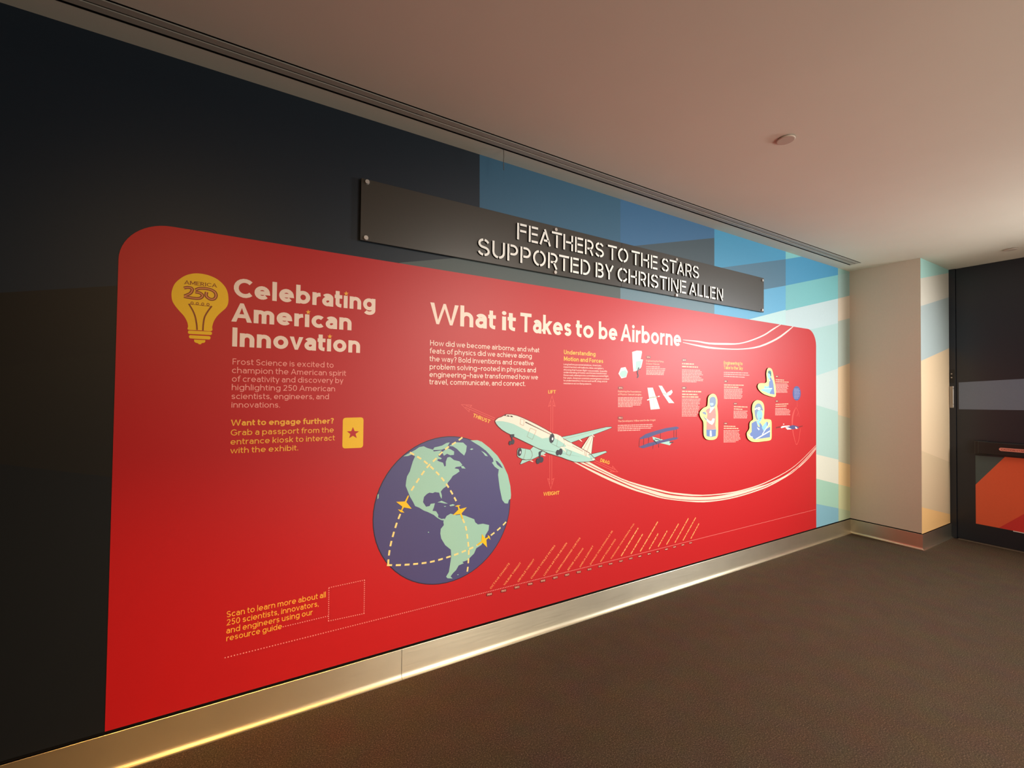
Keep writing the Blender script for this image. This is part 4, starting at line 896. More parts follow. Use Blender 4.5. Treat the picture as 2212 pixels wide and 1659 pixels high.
('year_tag','poster','maroon_ink',1,[('P',[(1.6721,0.3188),(1.6727,0.3223),(1.6744,0.3247),(1.6775,0.3262),(1.6817,0.3266),(1.7055,0.326),(1.7098,0.3254),(1.7129,0.3238),(1.7148,0.3213),(1.7154,0.3177),(1.7155,0.3159),(1.7149,0.3124),(1.7131,0.3099),(1.71,0.3085),(1.7057,0.3081),(1.6819,0.3087),(1.6777,0.3093),(1.6746,0.3109),(1.6728,0.3135),(1.6721,0.317)])]),
('year_text','year_tag#15','peach_ink',2,[('T','1911',[(1.6778,0.3128),(1.7098,0.312)],0.0112,0.17)]),
('year_tag','poster','maroon_ink',1,[('P',[(1.7665,0.3183),(1.7671,0.3218),(1.7689,0.3243),(1.772,0.3258),(1.7764,0.3262),(1.7999,0.3257),(1.8044,0.325),(1.8076,0.3234),(1.8095,0.3208),(1.8102,0.3172),(1.8102,0.3154),(1.8096,0.3118),(1.8078,0.3093),(1.8046,0.3078),(1.8002,0.3074),(1.7766,0.308),(1.7722,0.3087),(1.7691,0.3103),(1.7672,0.3129),(1.7665,0.3165)])]),
('year_text','year_tag#16','peach_ink',2,[('T','1921',[(1.7722,0.3122),(1.8045,0.3114)],0.0114,0.17)]),
('year_tag','poster','maroon_ink',1,[('P',[(1.8641,0.3174),(1.8647,0.3208),(1.8665,0.3232),(1.8696,0.3246),(1.8739,0.325),(1.897,0.3245),(1.9014,0.3239),(1.9045,0.3223),(1.9064,0.3198),(1.9071,0.3163),(1.9071,0.3145),(1.9065,0.3111),(1.9047,0.3086),(1.9016,0.3072),(1.8972,0.3068),(1.8741,0.3074),(1.8698,0.308),(1.8667,0.3096),(1.8648,0.3121),(1.8641,0.3156)])]),
('year_text','year_tag#17','peach_ink',2,[('T','1932',[(1.8697,0.3115),(1.9016,0.3107)],0.011,0.17)]),
('year_tag','poster','maroon_ink',1,[('P',[(1.9559,0.3177),(1.9565,0.321),(1.9583,0.3233),(1.9613,0.3247),(1.9655,0.3251),(1.9893,0.3245),(1.9935,0.324),(1.9966,0.3224),(1.9985,0.32),(1.9991,0.3166),(1.9992,0.3149),(1.9986,0.3116),(1.9968,0.3092),(1.9937,0.3078),(1.9894,0.3075),(1.9657,0.3081),(1.9615,0.3087),(1.9584,0.3102),(1.9566,0.3126),(1.956,0.316)])]),
('year_text','year_tag#18','peach_ink',2,[('T','1935',[(1.9616,0.312),(1.9936,0.3112)],0.0106,0.17)]),
('year_tag','poster','maroon_ink',1,[('P',[(2.0519,0.32),(2.0525,0.3232),(2.0542,0.3255),(2.0572,0.3268),(2.0613,0.3272),(2.0857,0.3266),(2.0899,0.3261),(2.0929,0.3246),(2.0947,0.3223),(2.0954,0.319),(2.0954,0.3174),(2.0948,0.3141),(2.093,0.3119),(2.0901,0.3105),(2.0859,0.3102),(2.0615,0.3108),(2.0574,0.3114),(2.0544,0.3128),(2.0526,0.3151),(2.0519,0.3184)])]),
('year_text','year_tag#19','peach_ink',2,[('T','1942',[(2.0576,0.3146),(2.0897,0.3138)],0.0102,0.17)]),
('year_tag','poster','maroon_ink',1,[('P',[(2.1453,0.3189),(2.1458,0.322),(2.1475,0.3241),(2.1504,0.3254),(2.1544,0.3257),(2.1791,0.3252),(2.1832,0.3247),(2.1861,0.3233),(2.1878,0.321),(2.1885,0.3179),(2.1885,0.3164),(2.1879,0.3133),(2.1862,0.3111),(2.1833,0.3099),(2.1793,0.3095),(2.1545,0.3101),(2.1505,0.3107),(2.1476,0.3121),(2.1459,0.3143),(2.1453,0.3174)])]),
('year_text','year_tag#20','peach_ink',2,[('T','1944',[(2.1509,0.3137),(2.1829,0.313)],0.0098,0.17)]),
('year_tag','poster','maroon_ink',1,[('P',[(2.243,0.3196),(2.2436,0.3227),(2.2453,0.3249),(2.2483,0.3262),(2.2524,0.3265),(2.2767,0.326),(2.2809,0.3255),(2.2839,0.3241),(2.2858,0.3218),(2.2864,0.3186),(2.2864,0.3171),(2.2858,0.3139),(2.2841,0.3117),(2.2811,0.3105),(2.2769,0.3101),(2.2526,0.3107),(2.2484,0.3112),(2.2454,0.3126),(2.2436,0.3149),(2.243,0.318)])]),
('year_text','year_tag#21','peach_ink',2,[('T','1947',[(2.2487,0.3144),(2.2808,0.3136)],0.0099,0.17)]),
('year_tag','poster','maroon_ink',1,[('P',[(2.339,0.3208),(2.3396,0.3239),(2.3414,0.3262),(2.3444,0.3274),(2.3487,0.3278),(2.3726,0.3273),(2.3769,0.3268),(2.38,0.3253),(2.3819,0.323),(2.3825,0.3198),(2.3826,0.3182),(2.382,0.315),(2.3801,0.3128),(2.3771,0.3115),(2.3727,0.3112),(2.3489,0.3117),(2.3446,0.3123),(2.3415,0.3137),(2.3397,0.316),(2.339,0.3192)])]),
('year_text','year_tag#22','peach_ink',2,[('T','1953',[(2.3447,0.3154),(2.3769,0.3147)],0.0101,0.17)]),
('year_tag','poster','maroon_ink',1,[('P',[(2.4317,0.3209),(2.4323,0.3239),(2.4341,0.3261),(2.437,0.3273),(2.4412,0.3276),(2.4643,0.3272),(2.4685,0.3266),(2.4716,0.3253),(2.4734,0.3231),(2.474,0.32),(2.474,0.3184),(2.4735,0.3154),(2.4717,0.3133),(2.4687,0.312),(2.4645,0.3117),(2.4413,0.3122),(2.4372,0.3128),(2.4342,0.3141),(2.4324,0.3163),(2.4318,0.3194)])]),
('year_text','year_tag#23','peach_ink',2,[('B',[(2.4381,0.3169),(2.4677,0.3163)],0.0062,[(0,0.0273)])]),
('year_tag','poster','maroon_ink',1,[('P',[(2.5273,0.321),(2.5279,0.324),(2.5297,0.3262),(2.5328,0.3275),(2.5371,0.3278),(2.5596,0.3274),(2.5639,0.3268),(2.567,0.3254),(2.5689,0.3232),(2.5695,0.3201),(2.5696,0.3185),(2.569,0.3154),(2.5671,0.3133),(2.564,0.312),(2.5597,0.3117),(2.5372,0.3122),(2.5329,0.3127),(2.5298,0.3141),(2.528,0.3163),(2.5273,0.3194)])]),
('year_text','year_tag#24','peach_ink',2,[('B',[(2.5336,0.3169),(2.5632,0.3163)],0.0063,[(0,0.018),(0.0215,0.0081)])]),
('year_tag','poster','maroon_ink',1,[('P',[(2.6204,0.322),(2.621,0.325),(2.6227,0.327),(2.6257,0.3282),(2.6299,0.3286),(2.6515,0.3281),(2.6557,0.3276),(2.6587,0.3263),(2.6605,0.3242),(2.6612,0.3212),(2.6612,0.3197),(2.6606,0.3167),(2.6588,0.3147),(2.6558,0.3135),(2.6516,0.3131),(2.63,0.3136),(2.6258,0.3141),(2.6228,0.3155),(2.621,0.3176),(2.6204,0.3206)])]),
('year_text','year_tag#25','peach_ink',2,[('B',[(2.6265,0.3182),(2.6551,0.3176)],0.006,[(0,0.0211)])]),
('year_tag','poster','maroon_ink',1,[('P',[(2.7149,0.3233),(2.7155,0.3263),(2.7173,0.3284),(2.7203,0.3296),(2.7246,0.3299),(2.7455,0.3295),(2.7498,0.329),(2.7529,0.3277),(2.7548,0.3255),(2.7554,0.3225),(2.7554,0.321),(2.7549,0.318),(2.753,0.3159),(2.7499,0.3147),(2.7456,0.3143),(2.7247,0.3148),(2.7205,0.3153),(2.7174,0.3166),(2.7155,0.3188),(2.7149,0.3218)])]),
('year_text','year_tag#26','peach_ink',2,[('B',[(2.721,0.3194),(2.7494,0.3188)],0.0061,[(0,0.0284)])]),
('year_tag','poster','maroon_ink',1,[('P',[(2.8064,0.325),(2.807,0.3278),(2.8088,0.3298),(2.8117,0.3309),(2.8158,0.3313),(2.8386,0.3308),(2.8427,0.3303),(2.8457,0.3291),(2.8475,0.327),(2.8481,0.3241),(2.8481,0.3227),(2.8476,0.3198),(2.8458,0.3178),(2.8428,0.3167),(2.8387,0.3164),(2.8159,0.3168),(2.8118,0.3173),(2.8088,0.3186),(2.8071,0.3207),(2.8065,0.3235)])]),
('year_text','year_tag#27','peach_ink',2,[('B',[(2.8127,0.3212),(2.8419,0.3206)],0.0058,[(0,0.0166),(0.0198,0.0094)])]),
('year_tag','poster','maroon_ink',1,[('P',[(2.9028,0.325),(2.9034,0.3278),(2.9052,0.3299),(2.9082,0.331),(2.9125,0.3314),(2.9344,0.331),(2.9387,0.3305),(2.9417,0.3292),(2.9436,0.3271),(2.9442,0.3242),(2.9442,0.3227),(2.9436,0.3198),(2.9418,0.3178),(2.9388,0.3166),(2.9345,0.3163),(2.9126,0.3167),(2.9083,0.3172),(2.9053,0.3185),(2.9034,0.3206),(2.9028,0.3235)])]),
('year_text','year_tag#28','peach_ink',2,[('B',[(2.909,0.3212),(2.938,0.3206)],0.0059,[(0,0.029)])]),
('year_tag','poster','maroon_ink',1,[('P',[(2.9952,0.3256),(2.9958,0.3285),(2.9977,0.3306),(3.0008,0.3318),(3.0051,0.3321),(3.0261,0.3317),(3.0305,0.3312),(3.0337,0.3299),(3.0356,0.3278),(3.0362,0.3248),(3.0362,0.3233),(3.0356,0.3204),(3.0338,0.3184),(3.0306,0.3172),(3.0262,0.3168),(3.0052,0.3173),(3.0009,0.3178),(2.9977,0.3191),(2.9959,0.3212),(2.9952,0.3241)])]),
('year_text','year_tag#29','peach_ink',2,[('B',[(3.0013,0.3218),(3.0301,0.3212)],0.0059,[(0,0.0169),(0.0201,0.0087)])]),
('force_arrow','poster','pink_ink',1,[('S',0.0042,[(1.6607,1.2412),(1.6615,1.4494)]),
('S',0.0041,[(1.645,1.2419),(1.6458,1.4495)]),
('S',0.0047,[(1.6799,1.4122),(1.6538,1.4796),(1.6273,1.4131),(1.6456,1.4208)]),
('S',0.0048,[(1.6799,1.4122),(1.6614,1.4206)])]),
('force_arrow','poster','pink_ink',1,[('S',0.0041,[(1.6409,1.1009),(1.6432,0.9181)]),
('S',0.0042,[(1.6566,1.1),(1.6589,0.9166)]),
('S',0.0048,[(1.6258,0.9562),(1.6514,0.8874),(1.6756,0.9517),(1.6585,0.9453)]),
('S',0.0047,[(1.6258,0.9562),(1.6428,0.9467)])]),
('force_arrow','poster','pink_ink',1,[('S',0.0035,[(1.2427,1.3448),(1.0515,1.4213)]),
('S',0.0035,[(1.2379,1.3349),(1.0471,1.4117)]),
('S',0.004,[(1.0898,1.4221),(1.0234,1.4269),(1.0727,1.3853),(1.072,1.4017)]),
('S',0.004,[(1.0898,1.4221),(1.0765,1.4113)])]),
('force_arrow','poster','pink_ink',1,[('S',0.0048,[(2.0101,1.0325),(2.1971,0.9545)]),
('S',0.0048,[(2.0168,1.0434),(2.2042,0.9656)]),
('S',0.0054,[(2.1556,0.9559),(2.2284,0.9485),(2.1786,0.9922),(2.1779,0.9765)]),
('S',0.0054,[(2.1556,0.9559),(2.1709,0.9654)])]),
('force_text','poster','gold_ink',1,[('T','LIFT',[(1.6241,1.4949),(1.6833,1.4954)],0.0214,0.18)]),
('force_text','poster','gold_ink',1,[('T','WEIGHT',[(1.595,0.8495),(1.7194,0.8446)],0.0234,0.18)]),
('force_text','poster','gold_ink',1,[('T','THRUST',[(1.0946,1.3563),(1.2049,1.315)],0.0214,0.18)]),
('force_text','poster','gold_ink',1,[('T','DRAG',[(2.063,1.0317),(2.1475,1.0061)],0.0242,0.18)]),
('contrail','poster','contrail_ink',2,[('P',[(1.9536,1.0431),(1.9956,1.0223),(2.0572,0.9922),(2.1244,0.961),(2.1897,0.9318),(2.2608,0.9016),(2.3463,0.8703),(2.4627,0.8347),(2.5973,0.7971),(2.7109,0.7666),(2.7729,0.7506),(2.8086,0.7432),(2.8601,0.7344),(2.9476,0.7188),(3.0537,0.7013),(3.165,0.6869),(3.2818,0.678),(3.4046,0.6726),(3.5178,0.6698),(3.6101,0.6698),(3.6901,0.6728),(3.7719,0.6777),(3.8587,0.6837),(3.9475,0.6919),(4.0441,0.7043),(4.1573,0.723),(4.2799,0.7465),(4.3928,0.7715),(4.4819,0.7946),(4.5588,0.8189),(4.643,0.8504),(4.7553,0.8993),(4.8767,0.9567),(4.9643,0.9985),(4.9643,0.9938),(4.8766,0.9518),(4.7553,0.8942),(4.643,0.845),(4.5588,0.8132),(4.4819,0.7885),(4.3928,0.7649),(4.2799,0.739),(4.1573,0.7145),(4.0442,0.695),(3.9475,0.6826),(3.8588,0.6747),(3.772,0.6688),(3.6919,0.6631),(3.6134,0.6593),(3.5179,0.6592),(3.3907,0.6638),(3.2504,0.6717),(3.126,0.6815),(3.0274,0.6927),(2.9415,0.7058),(2.8602,0.7205),(2.785,0.7357),(2.7137,0.7525),(2.6347,0.7734),(2.5399,0.8),(2.4391,0.8301),(2.3464,0.8603),(2.267,0.89),(2.1945,0.9199),(2.1245,0.9498),(2.0487,0.9831),(1.9756,1.0161),(1.9256,1.0388)])]),
('contrail','poster','contrail_ink',2,[('P',[(1.9017,1.0436),(1.9585,1.0182),(2.0413,0.9812),(2.1246,0.945),(2.1976,0.914),(2.2704,0.8841),(2.3464,0.8554),(2.4304,0.8273),(2.5183,0.8004),(2.5998,0.7763),(2.6645,0.7567),(2.7213,0.7403),(2.7891,0.7246),(2.8809,0.7078),(2.9858,0.6914),(3.0856,0.6777),(3.1697,0.668),(3.2471,0.6614),(3.3289,0.6571),(3.4202,0.6552),(3.5166,0.6559),(3.6161,0.6583),(3.7235,0.6629),(3.8344,0.6695),(3.9316,0.6758),(3.999,0.6798),(4.0501,0.6835),(4.1115,0.6908),(4.1982,0.7032),(4.297,0.7194),(4.3928,0.7394),(4.4764,0.7615),(4.556,0.7873),(4.643,0.8214),(4.7552,0.874),(4.8766,0.9362),(4.9643,0.9815),(4.9643,0.9768),(4.8766,0.9313),(4.7552,0.869),(4.643,0.816),(4.556,0.7812),(4.4764,0.7545),(4.3928,0.7315),(4.297,0.7106),(4.1982,0.6932),(4.1116,0.6793),(4.0501,0.6698),(3.999,0.6634),(3.9316,0.6567),(3.8344,0.6476),(3.7235,0.6384),(3.6162,0.632),(3.52,0.629),(3.4266,0.6286),(3.329,0.6318),(3.2236,0.639),(3.1151,0.6494),(3.0098,0.6627),(2.9063,0.6791),(2.8057,0.6981),(2.7164,0.7177),(2.6422,0.7379),(2.5777,0.759),(2.5165,0.7798),(2.4617,0.7978),(2.4099,0.8156),(2.3466,0.8398),(2.2627,0.8748),(2.1694,0.9153),(2.0821,0.9533),(1.9982,0.9898),(1.9197,1.0242),(1.8663,1.0476)]),
('P',[(4.1571,0.6818),(4.2046,0.6908),(4.2735,0.7042),(4.3446,0.7208),(4.4187,0.7433),(4.4951,0.7692),(4.5495,0.7879),(4.5495,0.7812),(4.4951,0.7613),(4.4187,0.7338),(4.3446,0.7098),(4.2736,0.6924),(4.2046,0.6784),(4.1571,0.669)])]),
('contrail','poster','contrail_ink',2,[('P',[(1.843,1.0477),(1.903,1.021),(1.9911,0.9819),(2.0823,0.9422),(2.1714,0.9042),(2.2638,0.8655),(2.3467,0.8322),(2.4099,0.8089),(2.4618,0.7918),(2.5166,0.7744),(2.5777,0.7538),(2.6423,0.7327),(2.7164,0.7125),(2.8058,0.6929),(2.9063,0.674),(3.0098,0.6576),(3.1152,0.6443),(3.2236,0.6337),(3.3291,0.6264),(3.4266,0.6232),(3.52,0.6236),(3.6163,0.6265),(3.7221,0.6323),(3.8315,0.6408),(3.9316,0.6501),(4.0089,0.6579),(4.0749,0.6663),(4.1548,0.6799),(4.2673,0.7012),(4.3966,0.7284),(4.516,0.7592),(4.6127,0.7943),(4.6969,0.833),(4.7739,0.8708),(4.8494,0.9093),(4.9172,0.9467),(4.9643,0.973),(4.9643,0.9674),(4.9172,0.9411),(4.8494,0.9038),(4.7739,0.8652),(4.6969,0.8271),(4.6127,0.7879),(4.516,0.7521),(4.3966,0.72),(4.2673,0.6915),(4.1548,0.6692),(4.0749,0.6553),(4.009,0.647),(3.9317,0.6393),(3.8315,0.6301),(3.7222,0.6217),(3.6163,0.6161),(3.5168,0.6138),(3.4204,0.614),(3.3291,0.6165),(3.2504,0.6198),(3.176,0.6252),(3.0859,0.6363),(2.9636,0.6563),(2.8295,0.6811),(2.7165,0.7044),(2.6374,0.7243),(2.5754,0.7434),(2.5167,0.7621),(2.4619,0.7786),(2.4101,0.7948),(2.3468,0.8173),(2.2654,0.8485),(2.1745,0.8851),(2.0825,0.9247),(1.9803,0.9728),(1.8781,1.0231),(1.8082,1.0576)]),
('P',[(4.6344,0.7994),(4.6801,0.818),(4.7458,0.8451),(4.8095,0.8739),(4.8682,0.9056),(4.9246,0.939),(4.9643,0.9627),(4.9643,0.9566),(4.9246,0.9326),(4.8682,0.8989),(4.8095,0.867),(4.7457,0.8382),(4.6801,0.8111),(4.6344,0.7926)])]),
('heading_swoosh','poster','blush_ink',1,[('P',[(2.9115,1.93),(2.9563,1.9314),(3.021,1.9332),(3.0846,1.9342),(3.1368,1.9327),(3.1874,1.9302),(3.2448,1.9294),(3.3163,1.9321),(3.3955,1.9366),(3.4701,1.9411),(3.533,1.944),(3.5904,1.947),(3.6486,1.9532),(3.71,1.9643),(3.7724,1.9789),(3.8359,1.9958),(3.9028,2.0153),(3.9709,2.0372),(4.0328,2.0591),(4.0833,2.0803),(4.1268,2.1014),(4.1697,2.1214),(4.2187,2.1415),(4.2672,2.1605),(4.3014,2.1738),(4.3144,2.1718),(4.2763,2.1543),(4.2225,2.1296),(4.1697,2.1057),(4.1259,2.0852),(4.0829,2.0653),(4.0328,2.0452),(3.971,2.024),(3.9029,2.0027),(3.8359,1.9838),(3.7725,1.9678),(3.71,1.954),(3.6486,1.9429),(3.5904,1.9352),(3.5331,1.9299),(3.4701,1.9254),(3.3956,1.9207),(3.3163,1.9167),(3.2449,1.9149),(3.1875,1.9166),(3.1368,1.9203),(3.0846,1.9233),(3.021,1.9247),(2.9563,1.9255),(2.9115,1.926)])]),
('heading_swoosh','poster','blush_ink',1,[('P',[(2.9117,1.9102),(2.9565,1.9079),(3.0212,1.9047),(3.0848,1.9017),(3.137,1.8992),(3.1876,1.897),(3.245,1.8955),(3.3144,1.8945),(3.3915,1.8942),(3.4703,1.8954),(3.5486,1.898),(3.6285,1.9022),(3.7102,1.9094),(3.7937,1.9196),(3.879,1.9332),(3.9662,1.9517),(4.059,1.9776),(4.1539,2.0089),(4.2401,2.0404),(4.3131,2.0714),(4.3761,2.1022),(4.4287,2.1285),(4.4705,2.1486),(4.5013,2.1637),(4.5219,2.1738),(4.5371,2.1735),(4.512,2.1582),(4.475,2.136),(4.4288,2.1107),(4.375,2.0827),(4.3126,2.0519),(4.2402,2.0214),(4.1539,1.9908),(4.059,1.9608),(3.9663,1.9364),(3.879,1.9199),(3.7937,1.9086),(3.7102,1.8998),(3.6286,1.8931),(3.5486,1.8887),(3.4703,1.8854),(3.3916,1.8825),(3.3145,1.8806),(3.245,1.8803),(3.1877,1.882),(3.1371,1.8853),(3.0848,1.8895),(3.0212,1.8952),(2.9565,1.9016),(2.9117,1.9062)])]),
('globe','poster','navy_line',1,[('P',[(1.3532,0.8449),(1.3512,0.8847),(1.3454,0.9241),(1.3357,0.9628),(1.3223,1.0003),(1.3052,1.0363),(1.2848,1.0705),(1.261,1.1025),(1.2343,1.132),(1.2047,1.1588),(1.1727,1.1825),(1.1386,1.203),(1.1025,1.22),(1.065,1.2334),(1.0264,1.2431),(0.987,1.249),(0.9472,1.2509),(0.9074,1.249),(0.868,1.2431),(0.8293,1.2334),(0.7918,1.22),(0.7558,1.203),(0.7216,1.1825),(0.6896,1.1588),(0.6601,1.132),(0.6333,1.1025),(0.6096,1.0705),(0.5891,1.0363),(0.5721,1.0003),(0.5586,0.9628),(0.549,0.9241),(0.5431,0.8847),(0.5412,0.8449),(0.5431,0.8051),(0.549,0.7657),(0.5586,0.727),(0.5721,0.6895),(0.5891,0.6535),(0.6096,0.6193),(0.6333,0.5873),(0.6601,0.5578),(0.6896,0.531),(0.7216,0.5073),(0.7558,0.4868),(0.7918,0.4698),(0.8293,0.4564),(0.868,0.4467),(0.9074,0.4408),(0.9472,0.4389),(0.987,0.4408),(1.0264,0.4467),(1.065,0.4564),(1.1025,0.4698),(1.1386,0.4868),(1.1727,0.5073),(1.2047,0.531),(1.2343,0.5578),(1.261,0.5873),(1.2848,0.6193),(1.3052,0.6535),(1.3223,0.6895),(1.3357,0.727),(1.3454,0.7657),(1.3512,0.8051)])]),
('globe_ocean','globe','purple_ink',2,[('P',[(1.3487,0.8449),(1.3468,0.8843),(1.341,0.9232),(1.3314,0.9615),(1.3181,0.9986),(1.3013,1.0342),(1.281,1.068),(1.2575,1.0996),(1.2311,1.1288),(1.2019,1.1553),(1.1702,1.1787),(1.1364,1.199),(1.1008,1.2159),(1.0637,1.2291),(1.0255,1.2387),(0.9865,1.2445),(0.9472,1.2464),(0.9078,1.2445),(0.8688,1.2387),(0.8306,1.2291),(0.7935,1.2159),(0.7579,1.199),(0.7241,1.1787),(0.6925,1.1553),(0.6633,1.1288),(0.6368,1.0996),(0.6133,1.068),(0.5931,1.0342),(0.5762,0.9986),(0.5629,0.9615),(0.5534,0.9232),(0.5476,0.8843),(0.5457,0.8449),(0.5476,0.8055),(0.5534,0.7666),(0.5629,0.7283),(0.5762,0.6912),(0.5931,0.6556),(0.6133,0.6218),(0.6368,0.5902),(0.6633,0.561),(0.6925,0.5345),(0.7241,0.5111),(0.7579,0.4908),(0.7935,0.4739),(0.8306,0.4607),(0.8688,0.4511),(0.9078,0.4453),(0.9472,0.4434),(0.9865,0.4453),(1.0255,0.4511),(1.0637,0.4607),(1.1008,0.4739),(1.1364,0.4908),(1.1702,0.5111),(1.2019,0.5345),(1.2311,0.561),(1.2575,0.5902),(1.281,0.6218),(1.3013,0.6556),(1.3181,0.6912),(1.3314,0.7283),(1.341,0.7666),(1.3468,0.8055)])]),
('globe_land','globe','land_ink',3,[('P',[(0.6952,1.1552),(0.7323,1.1736),(0.7565,1.1841),(0.7809,1.1995),(0.8058,1.2024),(0.8249,1.1923),(0.8569,1.1815),(0.8635,1.1707),(0.9088,1.1755),(0.896,1.1578),(0.8898,1.1429),(0.9108,1.1311),(0.9044,1.1253),(0.89,1.1287),(0.8836,1.1206),(0.8967,1.1136),(0.9178,1.106),(0.9267,1.0837),(0.9346,1.0875),(0.9342,1.111),(0.9438,1.1332),(0.9591,1.1354),(0.9829,1.1163),(1.017,1.1065),(1.0345,1.0864),(1.0243,1.0777),(0.997,1.0766),(0.987,1.0698),(1.0122,1.0629),(1.0179,1.0498),(0.9976,1.0377),(0.9775,1.0282),(0.9644,1.0107),(0.948,0.9936),(0.9416,0.9744),(0.922,0.964),(0.9072,0.9483),(0.9141,0.9261),(0.9131,0.9078),(0.9037,0.923),(0.8982,0.9431),(0.8735,0.9488),(0.8607,0.9446),(0.8415,0.9491),(0.8277,0.9433),(0.8116,0.9294),(0.8064,0.9018),(0.8238,0.8751),(0.844,0.8763),(0.8502,0.8876),(0.8745,0.8878),(0.8684,0.866),(0.861,0.8481),(0.8816,0.8437),(0.8949,0.8225),(0.8938,0.8092),(0.9135,0.7968),(0.9312,0.7969),(0.9334,0.7843),(0.9117,0.7915),(0.8887,0.8069),(0.8691,0.8247),(0.8369,0.8439),(0.8115,0.8562),(0.7863,0.8743),(0.7627,0.8861),(0.7519,0.9081),(0.7337,0.9397),(0.7224,0.9675),(0.7098,0.9982),(0.7118,1.0227),(0.7162,1.0477),(0.7309,1.073),(0.7395,1.102),(0.7465,1.1252),(0.7583,1.1512),(0.7416,1.1623),(0.7204,1.1554)]),
('P',[(0.8569,1.1784),(0.8663,1.1931),(0.8954,1.1977),(0.9117,1.2012),(0.9359,1.2136),(0.9558,1.2164),(0.9383,1.1862),(0.9101,1.1785)]),
('P',[(0.9103,1.1643),(0.9416,1.1848),(0.9617,1.1775),(0.9835,1.1638),(0.9824,1.1451),(0.9603,1.1446),(0.9408,1.1539),(0.9224,1.1439),(0.9157,1.1566)]),
('P',[(0.9514,1.1967),(0.9949,1.2145),(1.0374,1.2112),(1.0606,1.1911),(1.0562,1.1596),(1.0454,1.1374),(1.0231,1.1552),(1.0009,1.1766),(0.9763,1.1929)]),
('P',[(1.0263,1.0806),(1.0415,1.0783),(1.0556,1.0626),(1.0313,1.0664)]),
('P',[(0.8886,0.8904),(0.9132,0.8974),(0.9505,0.877),(0.9279,0.8809),(0.9042,0.8886)]),
('P',[(0.9599,0.8673),(0.98,0.8711),(0.9922,0.8647),(0.9842,0.8606),(0.964,0.8606)]),
('P',[(0.9282,0.8661),(0.9387,0.8649),(0.9388,0.8612),(0.9282,0.8624)]),
('P',[(1.0798,1.171),(1.0924,1.176),(1.1031,1.171),(1.0911,1.1659)]),
('P',[(1.0832,1.2218),(1.1273,1.2211),(1.1562,1.2101),(1.208,1.1717),(1.261,1.1226),(1.2998,1.0683),(1.333,1.0044),(1.3519,0.9357),(1.3573,0.8815),(1.3553,0.8583),(1.3429,0.853),(1.3355,0.8318),(1.3146,0.8362),(1.2967,0.8582),(1.287,0.8957),(1.2789,0.9296),(1.2723,0.9699),(1.2664,1.01),(1.2712,1.0426),(1.2637,1.0445),(1.2432,1.0593),(1.2241,1.0843),(1.2352,1.0914),(1.2297,1.1082),(1.2011,1.1394),(1.1714,1.1659),(1.1421,1.1869),(1.1132,1.2038)]),
('P',[(1.1512,1.1586),(1.1702,1.1491),(1.1865,1.1371),(1.197,1.1234),(1.1793,1.1277),(1.1659,1.1448)]),
('P',[(0.9333,0.7929),(0.9442,0.8099),(0.9674,0.8193),(1.0012,0.8062),(1.0285,0.8064),(1.0597,0.7947),(1.0843,0.7826),(1.1141,0.7684),(1.1201,0.7504),(1.1381,0.735),(1.1705,0.735),(1.2109,0.7215),(1.2077,0.6927),(1.1876,0.6666),(1.1829,0.6363),(1.1615,0.614),(1.1294,0.6001),(1.1156,0.5725),(1.0982,0.5597),(1.074,0.5419),(1.0429,0.5382),(1.052,0.529),(1.0206,0.5224),(1.006,0.5002),(0.986,0.4855),(0.9728,0.4708),(0.9851,0.4572),(0.9543,0.4647),(0.9462,0.4749),(0.9624,0.4976),(0.9691,0.5394),(0.9751,0.5816),(0.9718,0.6193),(0.9382,0.6496),(0.9139,0.6902),(0.9083,0.7186),(0.9105,0.7428),(0.9285,0.7616),(0.9249,0.7805)]),
('P',[(0.8367,0.7385),(0.8424,0.7377),(0.8438,0.7314),(0.8374,0.7336)]),
('P',[(0.5639,0.9669),(0.5706,0.9718),(0.5693,0.9492),(0.5643,0.9452)]),
('P',[(1.0118,0.4742),(1.0227,0.4733),(1.0173,0.4681)])]),
('globe_sea_gap','globe','purple_ink',4,[('P',[(1.2479,1.0958),(1.2615,1.0896),(1.2807,1.0717),(1.2986,1.0458),(1.2848,1.0515),(1.271,1.0625),(1.258,1.0733)])]),
('globe_sea_gap','globe','purple_ink',4,[('P',[(1.1628,1.1612),(1.1803,1.1602),(1.2011,1.1394),(1.1864,1.1436)])]),
('flight_route','globe','route_ink',5,[('S',0.0096,[(1.0321,1.2412),(1.01,1.2257)]),
('S',0.0096,[(0.9927,1.2156),(0.9687,1.2033)]),
('S',0.0096,[(0.9512,1.1937),(0.9287,1.1788)]),
('S',0.0096,[(0.9129,1.1665),(0.8931,1.1481)]),
('S',0.0096,[(0.8792,1.1338),(0.8588,1.1162)]),
('S',0.0096,[(0.8428,1.1041),(0.8237,1.0851)]),
('S',0.0096,[(0.811,1.0696),(0.7946,1.0482)]),
('S',0.0096,[(0.7827,1.0321),(0.7671,1.0101)]),
('S',0.0096,[(0.7557,0.9936),(0.7407,0.9712)])]),
('flight_route','globe','route_ink',5,[('S',0.0096,[(0.6836,0.8547),(0.6733,0.8298)]),
('S',0.0096,[(0.666,0.8111),(0.6575,0.7855)]),
('S',0.0096,[(0.6519,0.7663),(0.6447,0.7403)]),
('S',0.0096,[(0.6397,0.7209),(0.6338,0.6946)]),
('S',0.0096,[(0.6305,0.6749),(0.627,0.6481)]),
('S',0.0096,[(0.6253,0.6282),(0.6243,0.6012)])]),
('flight_route','globe','route_ink',5,[('S',0.0096,[(0.7292,1.1738),(0.7524,1.16)]),
('S',0.0096,[(0.7694,1.1495),(0.7921,1.1349)]),
('S',0.0096,[(0.8083,1.1231),(0.8288,1.1056)]),
('S',0.0096,[(0.8435,1.0921),(0.8632,1.0735)]),
('S',0.0096,[(0.8775,1.0596),(0.8962,1.0401)]),
